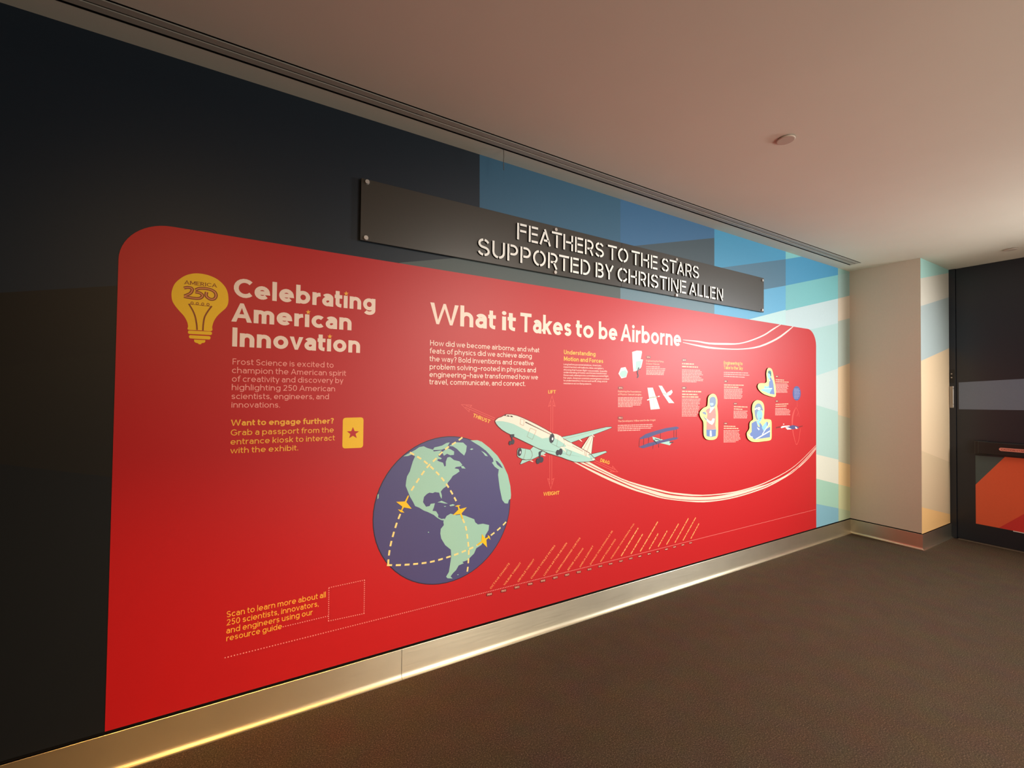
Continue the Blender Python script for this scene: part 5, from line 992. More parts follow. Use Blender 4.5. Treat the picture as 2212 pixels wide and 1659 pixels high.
('S',0.0096,[(0.9093,1.025),(0.9263,1.004)]),
('S',0.0096,[(0.9383,0.988),(0.9535,0.9657)]),
('S',0.0096,[(0.9641,0.9488),(0.978,0.9256)]),
('S',0.0096,[(0.9877,0.9081),(1.0,0.8856)])]),
('flight_route','globe','route_ink',5,[('S',0.0096,[(1.0406,0.7803),(1.0521,0.7559)]),
('S',0.0096,[(1.0594,0.7373),(1.0657,0.711)]),
('S',0.0096,[(1.0689,0.6913),(1.0732,0.6646)]),
('S',0.0096,[(1.0765,0.6449),(1.08,0.6181)]),
('S',0.0096,[(1.0814,0.5982),(1.0819,0.5712)]),
('S',0.0096,[(1.0813,0.5512),(1.0795,0.5243)]),
('S',0.0096,[(1.0778,0.5044),(1.074,0.4776)])]),
('flight_route','globe','route_ink',5,[('S',0.0096,[(0.618,0.6004),(0.6445,0.5951)]),
('S',0.0096,[(0.6641,0.5914),(0.6908,0.5871)]),
('S',0.0096,[(0.7106,0.5845),(0.7374,0.5813)]),
('S',0.0096,[(0.7573,0.5793),(0.7842,0.5768)]),
('S',0.0096,[(0.8041,0.5751),(0.8311,0.5734)]),
('S',0.0096,[(0.8511,0.573),(0.878,0.5738)]),
('S',0.0096,[(0.898,0.5751),(0.9249,0.5776)]),
('S',0.0096,[(0.9448,0.5797),(0.9716,0.5829)]),
('S',0.0096,[(0.9914,0.5858),(1.018,0.5903)]),
('S',0.0096,[(1.0377,0.5938),(1.0641,0.5992)]),
('S',0.0096,[(1.0837,0.6033),(1.11,0.6093)]),
('S',0.0096,[(1.1291,0.6152),(1.1363,0.6182)])]),
('flight_route','globe','route_ink',5,[('S',0.0096,[(1.2229,0.6599),(1.2468,0.6724)]),
('S',0.0096,[(1.2643,0.6821),(1.2872,0.6964)]),
('S',0.0096,[(1.3039,0.7075),(1.325,0.7242)])]),
('plane_icon','globe','yellow_ink',6,[('P',[(0.7263,0.9482),(0.7205,0.9448),(0.7063,0.9174),(0.6601,0.9205),(0.6934,0.8917),(0.688,0.875),(0.6702,0.8797),(0.6855,0.8633),(0.705,0.859),(0.6929,0.8722),(0.7024,0.8865),(0.7445,0.874),(0.7145,0.9128),(0.7271,0.9411)])]),
('plane_icon','globe','yellow_ink',6,[('P',[(1.0413,0.7795),(1.0432,0.7854),(1.0336,0.8127),(1.0659,0.8432),(1.0242,0.8382),(1.0159,0.8528),(1.0277,0.8592),(1.0091,0.8623),(0.9923,0.8572),(1.0102,0.8516),(1.0136,0.836),(0.9796,0.809),(1.0239,0.8108),(1.0354,0.7839)])]),
('plane_icon','globe','yellow_ink',6,[('P',[(1.1334,0.6173),(1.1359,0.6232),(1.1617,0.6362),(1.1642,0.6766),(1.1865,0.6481),(1.2033,0.6528),(1.2022,0.6656),(1.2154,0.6548),(1.2203,0.6342),(1.2071,0.6474),(1.1935,0.6382),(1.1989,0.5936),(1.168,0.6272),(1.1409,0.616)])]),
('airliner','poster','cream_ink',5,[('P',[(1.2401,1.3288),(1.2485,1.3383),(1.2631,1.3477),(1.2853,1.3538),(1.305,1.3632),(1.32,1.3682),(1.3555,1.3672),(1.3941,1.3585),(1.4333,1.3445),(1.4866,1.3232),(1.541,1.2993),(1.5965,1.2737),(1.6494,1.2466),(1.6594,1.2401),(1.7302,1.2107),(1.8169,1.17),(1.8966,1.1323),(1.9654,1.0981),(1.987,1.0803),(2.0122,1.0596),(2.0204,1.0488),(2.0057,1.0422),(1.9496,1.0384),(1.8849,1.0404),(1.8372,1.0463),(1.7747,1.0666),(1.7317,1.0828),(1.6242,1.116),(1.5661,1.1431),(1.5092,1.1685),(1.5705,1.1402),(1.5102,1.1683),(1.409,1.2144),(1.3753,1.229),(1.3444,1.2456),(1.3216,1.2563),(1.2889,1.2747),(1.2614,1.2972),(1.2464,1.3148)])]),
('tail_fin','airliner','cream_ink',4,[('P',[(1.9641,1.209),(1.9839,1.2148),(2.0012,1.207),(1.9843,1.0856),(1.9654,1.0956),(1.896,1.1323)])]),
('belly','airliner','teal_ink',6,[('P',[(1.2458,1.3259),(1.2634,1.329),(1.2931,1.3266),(1.3308,1.3191),(1.369,1.3083),(1.408,1.2907),(1.4741,1.2597),(1.5282,1.2363),(1.5806,1.2114),(1.6337,1.2161),(1.6317,1.2148),(1.6468,1.1806),(1.7098,1.1497),(1.7615,1.142),(1.8206,1.1203),(1.8842,1.0967),(1.9328,1.0786),(1.9756,1.0633),(1.9856,1.057),(2.0124,1.0476),(1.9991,1.0439),(1.9496,1.0402),(1.8849,1.0422),(1.8372,1.048),(1.7747,1.068),(1.7317,1.0845),(1.6242,1.1177),(1.5661,1.1448),(1.5092,1.1703),(1.5705,1.142),(1.5102,1.1701),(1.409,1.2162),(1.3752,1.2308),(1.3444,1.2473),(1.3216,1.258),(1.2893,1.2765),(1.2626,1.2982),(1.2484,1.3147)])]),
('wing','airliner','teal_ink',4,[('P',[(1.5156,1.1646),(1.6124,1.1206),(1.5986,1.1111),(1.5655,1.1041),(1.5032,1.0833),(1.4872,1.0787),(1.4241,1.0598),(1.4184,1.0642),(1.4329,1.088),(1.4632,1.0848),(1.4951,1.086),(1.5069,1.1077),(1.5053,1.1303),(1.4917,1.1457)])]),
('wing','airliner','teal_ink',4,[('P',[(1.7331,1.2154),(1.8038,1.2229),(2.1155,1.2675),(2.1644,1.2678),(2.1688,1.2606),(2.0138,1.2213),(1.8137,1.1746),(1.7548,1.193)])]),
('tailplane','airliner','teal_ink',6,[('P',[(1.9589,1.0859),(1.9853,1.0893),(2.1103,1.1033),(2.1271,1.0935),(2.0155,1.0632),(1.9857,1.0545),(1.9756,1.0627)])]),
('engine','airliner','teal_ink',6,[('P',[(1.4149,1.1617),(1.457,1.1536),(1.4917,1.1457),(1.504,1.1281),(1.5077,1.1099),(1.4957,1.0865),(1.4632,1.0855),(1.4315,1.0925),(1.4053,1.1053),(1.3974,1.1146),(1.3965,1.1433),(1.4033,1.1583)])]),
('engine','airliner','teal_ink',7,[('P',[(1.6594,1.2401),(1.6937,1.234),(1.724,1.2207),(1.7455,1.2027),(1.7555,1.1852),(1.7535,1.1681),(1.743,1.154),(1.7098,1.1497),(1.6886,1.1592),(1.6498,1.178),(1.6364,1.1907),(1.6347,1.2147),(1.6432,1.2335)]),
('P',[(1.7551,1.1656),(1.7711,1.1587),(1.762,1.1481),(1.74,1.1493)])]),
('engine_cowling','airliner','cream_ink',8,[('P',[(1.6594,1.2401),(1.6937,1.234),(1.724,1.2207),(1.7455,1.2027),(1.7555,1.1803),(1.752,1.1702),(1.7001,1.1998),(1.6737,1.2111),(1.6735,1.2227)]),
('P',[(1.7548,1.1925),(1.8169,1.17),(1.8208,1.1624),(1.8078,1.1507),(1.7766,1.1621),(1.7675,1.1576),(1.7551,1.1656)]),
('P',[(1.7219,1.1478),(1.7523,1.1457),(1.7705,1.1129),(1.7433,1.132)])]),
('flap_tip','airliner','cream_ink',7,[('P',[(1.9845,1.2166),(1.9938,1.2188),(2.014,1.2034),(2.0073,1.2037)])]),
('flap_tip','airliner','cream_ink',7,[('P',[(1.8751,1.1909),(1.887,1.1929),(1.9042,1.1763),(1.8961,1.1774)])]),
('flap_tip','airliner','cream_ink',7,[('P',[(1.4859,1.0788),(1.5033,1.0783),(1.5169,1.07),(1.5088,1.0689)])]),
('flap_tip','airliner','cream_ink',7,[('P',[(1.5792,1.1059),(1.5903,1.1082),(1.6099,1.1008),(1.5987,1.0997)])]),
('flap_tip','airliner','cream_ink',7,[('P',[(1.9873,1.0569),(2.0089,1.0598),(2.0197,1.0489),(1.999,1.0485)])]),
('engine_intake','airliner','dark_ink',9,[('P',[(1.428,1.1332),(1.4265,1.1268),(1.4242,1.1211),(1.4212,1.1164),(1.4177,1.113),(1.4139,1.1111),(1.4102,1.1109),(1.4067,1.1124),(1.4038,1.1155),(1.4015,1.12),(1.4001,1.1255),(1.3996,1.1317),(1.4001,1.1381),(1.4015,1.1444),(1.4038,1.1501),(1.4068,1.1549),(1.4103,1.1583),(1.414,1.1602),(1.4178,1.1604),(1.4213,1.1589),(1.4243,1.1559),(1.4266,1.1514),(1.428,1.1459),(1.4285,1.1397)])]),
('engine_intake','airliner','dark_ink',9,[('P',[(1.673,1.2062),(1.6711,1.1987),(1.6681,1.1919),(1.6643,1.1863),(1.6597,1.1822),(1.6549,1.18),(1.65,1.1798),(1.6455,1.1815),(1.6416,1.1851),(1.6386,1.1904),(1.6367,1.1969),(1.636,1.2042),(1.6366,1.2119),(1.6385,1.2193),(1.6414,1.2261),(1.6453,1.2317),(1.6498,1.2358),(1.6546,1.2381),(1.6595,1.2384),(1.664,1.2366),(1.668,1.233),(1.671,1.2278),(1.6729,1.2213),(1.6736,1.2139)])]),
('engine_hub','airliner','pale_ink',10,[('P',[(1.4223,1.1324),(1.4218,1.1303),(1.4211,1.1284),(1.4201,1.1268),(1.419,1.1257),(1.4178,1.125),(1.4167,1.125),(1.4156,1.1255),(1.4146,1.1265),(1.4139,1.1279),(1.4135,1.1298),(1.4134,1.1318),(1.4135,1.134),(1.414,1.1361),(1.4148,1.138),(1.4157,1.1396),(1.4168,1.1407),(1.418,1.1414),(1.4192,1.1415),(1.4203,1.141),(1.4212,1.14),(1.4219,1.1385),(1.4224,1.1367),(1.4225,1.1346)])]),
('engine_hub','airliner','pale_ink',10,[('P',[(1.6654,1.205),(1.6648,1.2025),(1.6638,1.2004),(1.6624,1.1986),(1.6608,1.1973),(1.6591,1.1966),(1.6574,1.1965),(1.6558,1.1971),(1.6544,1.1983),(1.6533,1.2),(1.6526,1.2021),(1.6523,1.2045),(1.6525,1.207),(1.6531,1.2094),(1.6541,1.2116),(1.6554,1.2134),(1.657,1.2147),(1.6587,1.2154),(1.6604,1.2154),(1.6621,1.2148),(1.6635,1.2137),(1.6646,1.2119),(1.6653,1.2098),(1.6656,1.2074)])]),
('landing_gear','airliner','dark_ink',9,[('P',[(1.3457,1.2462),(1.3737,1.2467),(1.3742,1.2324),(1.3625,1.2258),(1.364,1.2131),(1.3551,1.2135),(1.3549,1.2277),(1.3477,1.2302)]),
('P',[(1.356,1.193),(1.3552,1.1896),(1.3537,1.1866),(1.3518,1.1841),(1.3495,1.1823),(1.347,1.1813),(1.3444,1.1813),(1.342,1.1822),(1.3399,1.1839),(1.3383,1.1864),(1.3372,1.1894),(1.3367,1.1927),(1.3369,1.1962),(1.3377,1.1996),(1.3392,1.2027),(1.3411,1.2052),(1.3434,1.2069),(1.3459,1.2079),(1.3484,1.2079),(1.3508,1.2071),(1.353,1.2054),(1.3546,1.2029),(1.3557,1.1999),(1.3562,1.1965)]),
('P',[(1.3761,1.1981),(1.3751,1.1941),(1.3735,1.1905),(1.3713,1.1876),(1.3687,1.1855),(1.3659,1.1844),(1.3631,1.1843),(1.3604,1.1853),(1.3581,1.1873),(1.3563,1.1901),(1.3551,1.1936),(1.3546,1.1976),(1.3548,1.2016),(1.3558,1.2056),(1.3574,1.2091),(1.3596,1.2121),(1.3621,1.2142),(1.3649,1.2153),(1.3678,1.2154),(1.3705,1.2144),(1.3728,1.2124),(1.3746,1.2096),(1.3759,1.2061),(1.3764,1.2021)])]),
('landing_gear','airliner','dark_ink',9,[('P',[(1.5537,1.1241),(1.5624,1.1327),(1.5816,1.1338),(1.5803,1.1278),(1.5707,1.1242),(1.5684,1.0925),(1.5574,1.0932)]),
('P',[(1.5658,1.0694),(1.5645,1.0647),(1.5623,1.0606),(1.5593,1.0573),(1.5558,1.055),(1.5519,1.0538),(1.5479,1.0539),(1.5442,1.0553),(1.5409,1.0578),(1.5382,1.0612),(1.5365,1.0654),(1.5357,1.0701),(1.5359,1.0749),(1.5372,1.0795),(1.5393,1.0836),(1.5423,1.0869),(1.5458,1.0893),(1.5497,1.0904),(1.5537,1.0903),(1.5575,1.089),(1.5608,1.0865),(1.5634,1.0831),(1.5652,1.0789),(1.566,1.0742)]),
('P',[(1.5908,1.0756),(1.5895,1.0709),(1.5873,1.0668),(1.5842,1.0635),(1.5806,1.0611),(1.5766,1.06),(1.5725,1.0601),(1.5687,1.0615),(1.5653,1.064),(1.5626,1.0675),(1.5608,1.0717),(1.5599,1.0764),(1.5602,1.0812),(1.5614,1.0858),(1.5636,1.0899),(1.5667,1.0933),(1.5703,1.0956),(1.5743,1.0968),(1.5784,1.0967),(1.5822,1.0954),(1.5857,1.0929),(1.5884,1.0894),(1.5902,1.0851),(1.5911,1.0804)])]),
('landing_gear','airliner','dark_ink',9,[('P',[(1.7156,1.113),(1.7145,1.1083),(1.7125,1.1041),(1.7098,1.1007),(1.7065,1.0983),(1.7028,1.097),(1.699,1.0969),(1.6954,1.098),(1.6921,1.1004),(1.6895,1.1037),(1.6877,1.1078),(1.6868,1.1123),(1.6869,1.1171),(1.6879,1.1217),(1.6898,1.1259),(1.6926,1.1293),(1.6959,1.1318),(1.6995,1.1331),(1.7033,1.1332),(1.707,1.1321),(1.7102,1.1298),(1.7129,1.1264),(1.7147,1.1223),(1.7156,1.1177)]),
('P',[(1.74,1.1173),(1.7388,1.1119),(1.7367,1.107),(1.7336,1.103),(1.73,1.1001),(1.7259,1.0985),(1.7218,1.0984),(1.7178,1.0997),(1.7143,1.1024),(1.7115,1.1062),(1.7095,1.1109),(1.7086,1.1162),(1.7087,1.1217),(1.7099,1.1271),(1.712,1.132),(1.715,1.136),(1.7187,1.1389),(1.7227,1.1405),(1.7268,1.1406),(1.7308,1.1393),(1.7344,1.1367),(1.7372,1.1329),(1.7392,1.1281),(1.7402,1.1228)])]),
('cockpit_window','airliner','black_ink',9,[('P',[(1.2989,1.3594),(1.317,1.3669),(1.3131,1.3576)])]),
('cockpit_window','airliner','black_ink',9,[('P',[(1.3164,1.356),(1.3264,1.3618),(1.3378,1.3587),(1.3399,1.3528)])]),
('cockpit_window','airliner','black_ink',9,[('P',[(1.3429,1.3587),(1.3581,1.3575),(1.3646,1.3495),(1.3486,1.3511)])]),
('cabin_windows','airliner','black_ink',9,[('P',[(1.4601,1.3165),(1.4581,1.3132),(1.4542,1.3133),(1.4521,1.3166),(1.4541,1.3199),(1.4581,1.3198)]),
('P',[(1.4673,1.3133),(1.4654,1.3101),(1.4614,1.3102),(1.4594,1.3135),(1.4614,1.3167),(1.4653,1.3166)]),
('P',[(1.4745,1.3101),(1.4726,1.307),(1.4687,1.3071),(1.4667,1.3103),(1.4686,1.3135),(1.4725,1.3134)]),
('P',[(1.4818,1.3069),(1.4799,1.3038),(1.476,1.3039),(1.4741,1.3071),(1.476,1.3102),(1.4798,1.3102)]),
('P',[(1.489,1.3037),(1.4872,1.3007),(1.4834,1.3008),(1.4814,1.3039),(1.4833,1.307),(1.4871,1.3069)]),
('P',[(1.4963,1.3005),(1.4945,1.2975),(1.4907,1.2976),(1.4888,1.3008),(1.4906,1.3038),(1.4944,1.3037)]),
('P',[(1.5036,1.2973),(1.5018,1.2944),(1.4981,1.2945),(1.4962,1.2975),(1.498,1.3005),(1.5017,1.3004)]),
('P',[(1.5109,1.2941),(1.5091,1.2912),(1.5055,1.2913),(1.5036,1.2943),(1.5054,1.2973),(1.5091,1.2972)]),
('P',[(1.5183,1.2909),(1.5165,1.288),(1.5129,1.2881),(1.511,1.2911),(1.5128,1.294),(1.5164,1.2939)]),
('P',[(1.5256,1.2877),(1.5239,1.2848),(1.5203,1.2849),(1.5185,1.2879),(1.5202,1.2907),(1.5238,1.2906)]),
('P',[(1.533,1.2844),(1.5313,1.2816),(1.5277,1.2817),(1.5259,1.2846),(1.5277,1.2874),(1.5312,1.2873)]),
('P',[(1.5404,1.2812),(1.5387,1.2784),(1.5352,1.2785),(1.5334,1.2814),(1.5351,1.2842),(1.5386,1.2841)]),
('P',[(1.5478,1.2779),(1.5461,1.2752),(1.5427,1.2753),(1.5409,1.2781),(1.5426,1.2809),(1.5461,1.2808)]),
('P',[(1.5553,1.2747),(1.5536,1.272),(1.5502,1.2721),(1.5485,1.2749),(1.5501,1.2775),(1.5535,1.2774)]),
('P',[(1.5627,1.2714),(1.5611,1.2687),(1.5577,1.2689),(1.556,1.2716),(1.5577,1.2742),(1.561,1.2741)]),
('P',[(1.5702,1.2681),(1.5686,1.2655),(1.5653,1.2656),(1.5636,1.2683),(1.5652,1.2709),(1.5685,1.2708)]),
('P',[(1.5777,1.2648),(1.5761,1.2623),(1.5729,1.2624),(1.5712,1.265),(1.5728,1.2676),(1.5761,1.2675)]),
('P',[(1.5852,1.2615),(1.5837,1.259),(1.5805,1.2591),(1.5788,1.2617),(1.5804,1.2642),(1.5836,1.2641)]),
('P',[(1.5928,1.2582),(1.5912,1.2557),(1.5881,1.2558),(1.5864,1.2584),(1.588,1.2609),(1.5912,1.2608)]),
('P',[(1.6003,1.2549),(1.5988,1.2524),(1.5957,1.2526),(1.5941,1.2551),(1.5956,1.2575),(1.5988,1.2574)]),
('P',[(1.6079,1.2515),(1.6064,1.2492),(1.6034,1.2493),(1.6018,1.2517),(1.6033,1.2541),(1.6064,1.254)]),
('P',[(1.6155,1.2482),(1.6141,1.2459),(1.611,1.246),(1.6095,1.2484),(1.611,1.2507),(1.614,1.2506)]),
('P',[(1.6232,1.2448),(1.6217,1.2426),(1.6187,1.2427),(1.6172,1.2451),(1.6187,1.2473),(1.6216,1.2472)]),
('P',[(1.6308,1.2415),(1.6294,1.2393),(1.6264,1.2394),(1.6249,1.2417),(1.6264,1.2439),(1.6293,1.2438)]),
('P',[(1.6385,1.2381),(1.6371,1.2359),(1.6342,1.236),(1.6327,1.2383),(1.6341,1.2405),(1.637,1.2404)]),
('P',[(1.6462,1.2347),(1.6448,1.2326),(1.6419,1.2327),(1.6405,1.235),(1.6419,1.2371),(1.6447,1.237)]),
('P',[(1.8253,1.1522),(1.8244,1.1508),(1.8225,1.1509),(1.8215,1.1524),(1.8224,1.1539),(1.8243,1.1538)]),
('P',[(1.831,1.1496),(1.83,1.1481),(1.8282,1.1482),(1.8272,1.1498),(1.8281,1.1512),(1.83,1.1511)]),
('P',[(1.8367,1.1469),(1.8357,1.1455),(1.8338,1.1456),(1.8329,1.1471),(1.8338,1.1486),(1.8357,1.1485)]),
('P',[(1.8424,1.1443),(1.8414,1.1428),(1.8395,1.1429),(1.8386,1.1445),(1.8395,1.146),(1.8414,1.1459)]),
('P',[(1.8481,1.1416),(1.8471,1.1402),(1.8453,1.1403),(1.8443,1.1418),(1.8452,1.1433),(1.8471,1.1432)]),
('P',[(1.8538,1.139),(1.8529,1.1375),(1.851,1.1376),(1.85,1.1392),(1.8509,1.1406),(1.8528,1.1405)]),
('P',[(1.8595,1.1363),(1.8586,1.1349),(1.8567,1.135),(1.8557,1.1365),(1.8567,1.138),(1.8586,1.1379)]),
('P',[(1.8653,1.1337),(1.8644,1.1322),(1.8625,1.1323),(1.8615,1.1339),(1.8624,1.1353),(1.8643,1.1352)]),
('P',[(1.8711,1.131),(1.8701,1.1295),(1.8682,1.1296),(1.8672,1.1312),(1.8682,1.1327),(1.8701,1.1325)]),
('P',[(1.8768,1.1283),(1.8759,1.1268),(1.874,1.1269),(1.873,1.1285),(1.8739,1.13),(1.8759,1.1299)]),
('P',[(1.8826,1.1256),(1.8817,1.1242),(1.8798,1.1243),(1.8788,1.1258),(1.8797,1.1273),(1.8816,1.1272)]),
('P',[(1.8884,1.1229),(1.8875,1.1215),(1.8855,1.1216),(1.8846,1.1231),(1.8855,1.1246),(1.8874,1.1245)]),
('P',[(1.8942,1.1202),(1.8933,1.1188),(1.8913,1.1189),(1.8904,1.1205),(1.8913,1.1219),(1.8932,1.1218)]),
('P',[(1.9,1.1175),(1.8991,1.1161),(1.8972,1.1162),(1.8962,1.1178),(1.8971,1.1192),(1.8991,1.1191)]),
('P',[(1.9059,1.1148),(1.9049,1.1134),(1.903,1.1135),(1.902,1.115),(1.9029,1.1165),(1.9049,1.1164)]),
('P',[(1.9117,1.1121),(1.9108,1.1106),(1.9088,1.1108),(1.9078,1.1123),(1.9088,1.1138),(1.9107,1.1137)])]),
('panel_lines','airliner','grey_line',9,[('S',0.0017,[(1.419,1.3392),(1.4454,1.3309),(1.4406,1.2964),(1.4156,1.306),(1.419,1.3392)]),
('S',0.0017,[(1.4912,1.2804),(1.5347,1.2632),(1.5069,1.209),(1.4666,1.2286),(1.4912,1.2804)]),
('S',0.0019,[(1.457,1.1532),(1.4547,1.1266),(1.442,1.0907)]),
('S',0.0016,[(1.7029,1.2203),(1.7016,1.1973),(1.6916,1.1591)]),
('S',0.0028,[(1.7516,1.2005),(1.804,1.2076),(2.1156,1.2591)]),
('S',0.0023,[(1.9145,1.1245),(1.9773,1.2105)]),
('S',0.0023,[(1.9456,1.1081),(1.9946,1.2085)]),
('S',0.002,[(1.9259,1.1168),(1.9312,1.0787)]),
('S',0.002,[(1.9406,1.1097),(1.941,1.0756)]),
('S',0.0022,[(1.7801,1.13),(1.8144,1.1157),(1.8008,1.087),(1.7712,1.1011),(1.7801,1.13)])]),
('outline','airliner','outline_ink',7,[('S',0.0036,[(1.2401,1.3288),(1.2485,1.3383),(1.2631,1.3477),(1.2853,1.3538),(1.305,1.3632),(1.32,1.3682),(1.3555,1.3672),(1.3941,1.3585),(1.4333,1.3445),(1.4866,1.3232),(1.541,1.2993),(1.5965,1.2737),(1.6494,1.2466),(1.6594,1.2401),(1.7302,1.2107),(1.8169,1.17),(1.8966,1.1323),(1.9654,1.0981),(1.987,1.0803),(2.0122,1.0596),(2.0204,1.0488),(2.0057,1.0422),(1.9496,1.0384),(1.8849,1.0404),(1.8372,1.0463),(1.7747,1.0666),(1.7317,1.0828),(1.6242,1.116),(1.5661,1.1431),(1.5092,1.1685),(1.5705,1.1402),(1.5102,1.1683),(1.409,1.2144),(1.3753,1.229),(1.3444,1.2456),(1.3216,1.2563),(1.2889,1.2747),(1.2614,1.2972),(1.2464,1.3148),(1.2401,1.3288),(1.2485,1.3383)]),
('S',0.0025,[(1.5156,1.1646),(1.6124,1.1206)]),
('S',0.0024,[(1.5655,1.1041),(1.5032,1.0833),(1.4872,1.0787),(1.4241,1.0598),(1.4184,1.0642),(1.4329,1.088),(1.4632,1.0848),(1.4951,1.086)]),
('S',0.0024,[(1.4149,1.1617),(1.457,1.1536),(1.4917,1.1457),(1.504,1.1281),(1.5077,1.1099),(1.4957,1.0865),(1.4632,1.0855),(1.4315,1.0925),(1.4053,1.1053),(1.3974,1.1146),(1.3965,1.1433),(1.4033,1.1583),(1.4149,1.1617),(1.457,1.1536)]),
('S',0.0027,[(1.6594,1.2401),(1.6937,1.234),(1.724,1.2207),(1.7455,1.2027),(1.7555,1.1852),(1.7535,1.1681),(1.743,1.154),(1.7098,1.1497),(1.6886,1.1592),(1.6498,1.178),(1.6364,1.1907),(1.6347,1.2147),(1.6432,1.2335),(1.6594,1.2401),(1.6937,1.234)]),
('S',0.003,[(1.7331,1.2154),(1.8038,1.2229),(2.1155,1.2675),(2.1644,1.2678),(2.1688,1.2606),(2.0138,1.2213),(1.8137,1.1746)]),
('S',0.0029,[(1.896,1.1323),(1.9641,1.209),(1.9839,1.2148),(2.0012,1.207),(1.9843,1.0856)]),
('S',0.003,[(1.9589,1.0859),(1.9853,1.0893),(2.1103,1.1033),(2.1271,1.0935),(2.0155,1.0632),(1.9857,1.0545)])]),
('kite_drawing','poster','offwhite_ink',2,[('P',[(2.36,1.8016),(2.4068,1.8143),(2.4569,1.8154),(2.4603,1.8027),(2.4471,1.7535),(2.4705,1.7514),(2.4541,1.6962),(2.4336,1.677),(2.3942,1.6642),(2.3733,1.6612),(2.3665,1.72)]),
('P',[(2.2513,1.6824),(2.2952,1.6895),(2.3184,1.657),(2.3033,1.6174),(2.2563,1.6072),(2.2276,1.6406)])]),
('kite_sail','kite_drawing','teal_ink',3,[('P',[(2.3998,1.7352),(2.4588,1.7444),(2.4432,1.6866),(2.3954,1.6711)]),
('P',[(2.2588,1.6608),(2.2942,1.6674),(2.3141,1.6501),(2.299,1.6191),(2.2593,1.6148),(2.236,1.6386)])]),
('kite_flier','kite_drawing','dark_ink',4,[('S',0.0097,[(2.4284,1.6929),(2.427,1.6901),(2.425,1.6862),(2.4228,1.6815),(2.4208,1.6766),(2.4188,1.6712),(2.4168,1.6654),(2.4152,1.6593),(2.4146,1.6534),(2.4161,1.6475),(2.4189,1.6415),(2.4215,1.6358),(2.4225,1.6308),(2.4209,1.6263),(2.4176,1.6223),(2.4141,1.619),(2.4118,1.6167)]),
('S',0.0055,[(2.4221,1.6812),(2.4465,1.6798)])]),
('glider_drawing','poster','offwhite_ink',2,[('P',[(2.5195,1.5452),(2.576,1.547),(2.6083,1.483),(2.6541,1.3884),(2.554,1.3832),(2.5367,1.4709)]),
('P',[(2.5124,1.4546),(2.5334,1.4635),(2.5434,1.4593),(2.5269,1.45)]),
('P',[(2.6529,1.4845),(2.6529,1.4834),(2.6521,1.4821),(2.6506,1.4809),(2.6483,1.4798),(2.6456,1.4789),(2.6426,1.4781),(2.6395,1.4777),(2.6365,1.4775),(2.6337,1.4777),(2.6315,1.4782),(2.6299,1.479),(2.6291,1.48),(2.6291,1.4811),(2.6299,1.4823),(2.6314,1.4835),(2.6336,1.4847),(2.6363,1.4856),(2.6394,1.4863),(2.6425,1.4868),(2.6455,1.4869),(2.6482,1.4867),(2.6505,1.4863),(2.6521,1.4855)])]),
('glider_drawing','poster','offwhite_ink',2,[('P',[(2.6383,1.5636),(2.6761,1.562),(2.7098,1.5242),(2.7467,1.4862),(2.8157,1.4312),(2.7528,1.4323),(2.6892,1.4954),(2.6681,1.5238)]),
('P',[(2.731,1.5101),(2.784,1.5338),(2.7963,1.5156),(2.7736,1.4936),(2.7417,1.4871)])]),
('glider_struts','poster','grey_line',3,[('S',0.0078,[(2.54,1.47),(2.5733,1.4748),(2.6219,1.4779)]),
('S',0.0058,[(2.6856,1.5039),(2.7276,1.4981)]),
('S',0.0028,[(2.5728,1.5367),(2.5942,1.3913)]),
('S',0.0029,[(2.7451,1.515),(2.7877,1.5155)])]),
('biplane_drawing','poster','purple_ink',2,[('P',[(2.4404,1.1764),(2.505,1.2045),(2.6083,1.224),(2.723,1.2414),(2.8418,1.2496),(2.8759,1.2383),(2.842,1.2258),(2.731,1.2161),(2.6086,1.1943),(2.5344,1.1765),(2.4547,1.1676)]),
('P',[(2.4324,1.1133),(2.5348,1.1363),(2.6544,1.1489),(2.8103,1.1671),(2.8684,1.1625),(2.8425,1.1501),(2.6851,1.1333),(2.5645,1.1131),(2.4769,1.1003)])]),
('biplane_body','biplane_drawing','teal_ink',1,[('P',[(2.5751,1.1821),(2.6088,1.1745),(2.6773,1.1568),(2.7629,1.1387),(2.7852,1.1242),(2.7671,1.108),(2.6852,1.1254),(2.6242,1.1362),(2.5865,1.1536)])]),
('biplane_struts','biplane_drawing','dark_ink',3,[('S',0.003,[(2.4404,1.1688),(2.4367,1.1116)]),
('S',0.003,[(2.4834,1.1771),(2.4839,1.1234)]),
('S',0.0031,[(2.5381,1.1774),(2.5333,1.1364)]),
('S',0.0032,[(2.6615,1.2091),(2.662,1.1501)]),
('S',0.0033,[(2.8139,1.2251),(2.8143,1.1659)]),
('S',0.0033,[(2.842,1.2269),(2.8384,1.1622)]),
('S',0.0031,[(2.5852,1.1287),(2.5796,1.09)]),
('S',0.0032,[(2.6393,1.1313),(2.6442,1.097)]),
('S',0.0101,[(2.5879,1.1571),(2.6242,1.1268)]),
('S',0.0063,[(2.6013,1.1643),(2.6544,1.1515)]),
('S',0.0079,[(2.763,1.128),(2.8066,1.1297)])]),
('badge_oval','poster','badge_ink',2,[('P',[(4.6699,1.5236),(4.668,1.5077),(4.6624,1.4926),(4.6535,1.479),(4.6416,1.4677),(4.6275,1.4592),(4.6117,1.4539),(4.5953,1.4521),(4.5788,1.4539),(4.5633,1.4591),(4.5494,1.4674),(4.5378,1.4786),(4.5291,1.4918),(4.5238,1.5067),(4.5219,1.5223),(4.5238,1.5379),(4.5291,1.5529),(4.5378,1.5663),(4.5494,1.5777),(4.5633,1.5863),(4.5788,1.5918),(4.5953,1.5939),(4.6118,1.5924),(4.6275,1.5874),(4.6417,1.5791),(4.6535,1.568),(4.6625,1.5546),(4.668,1.5395)])]),
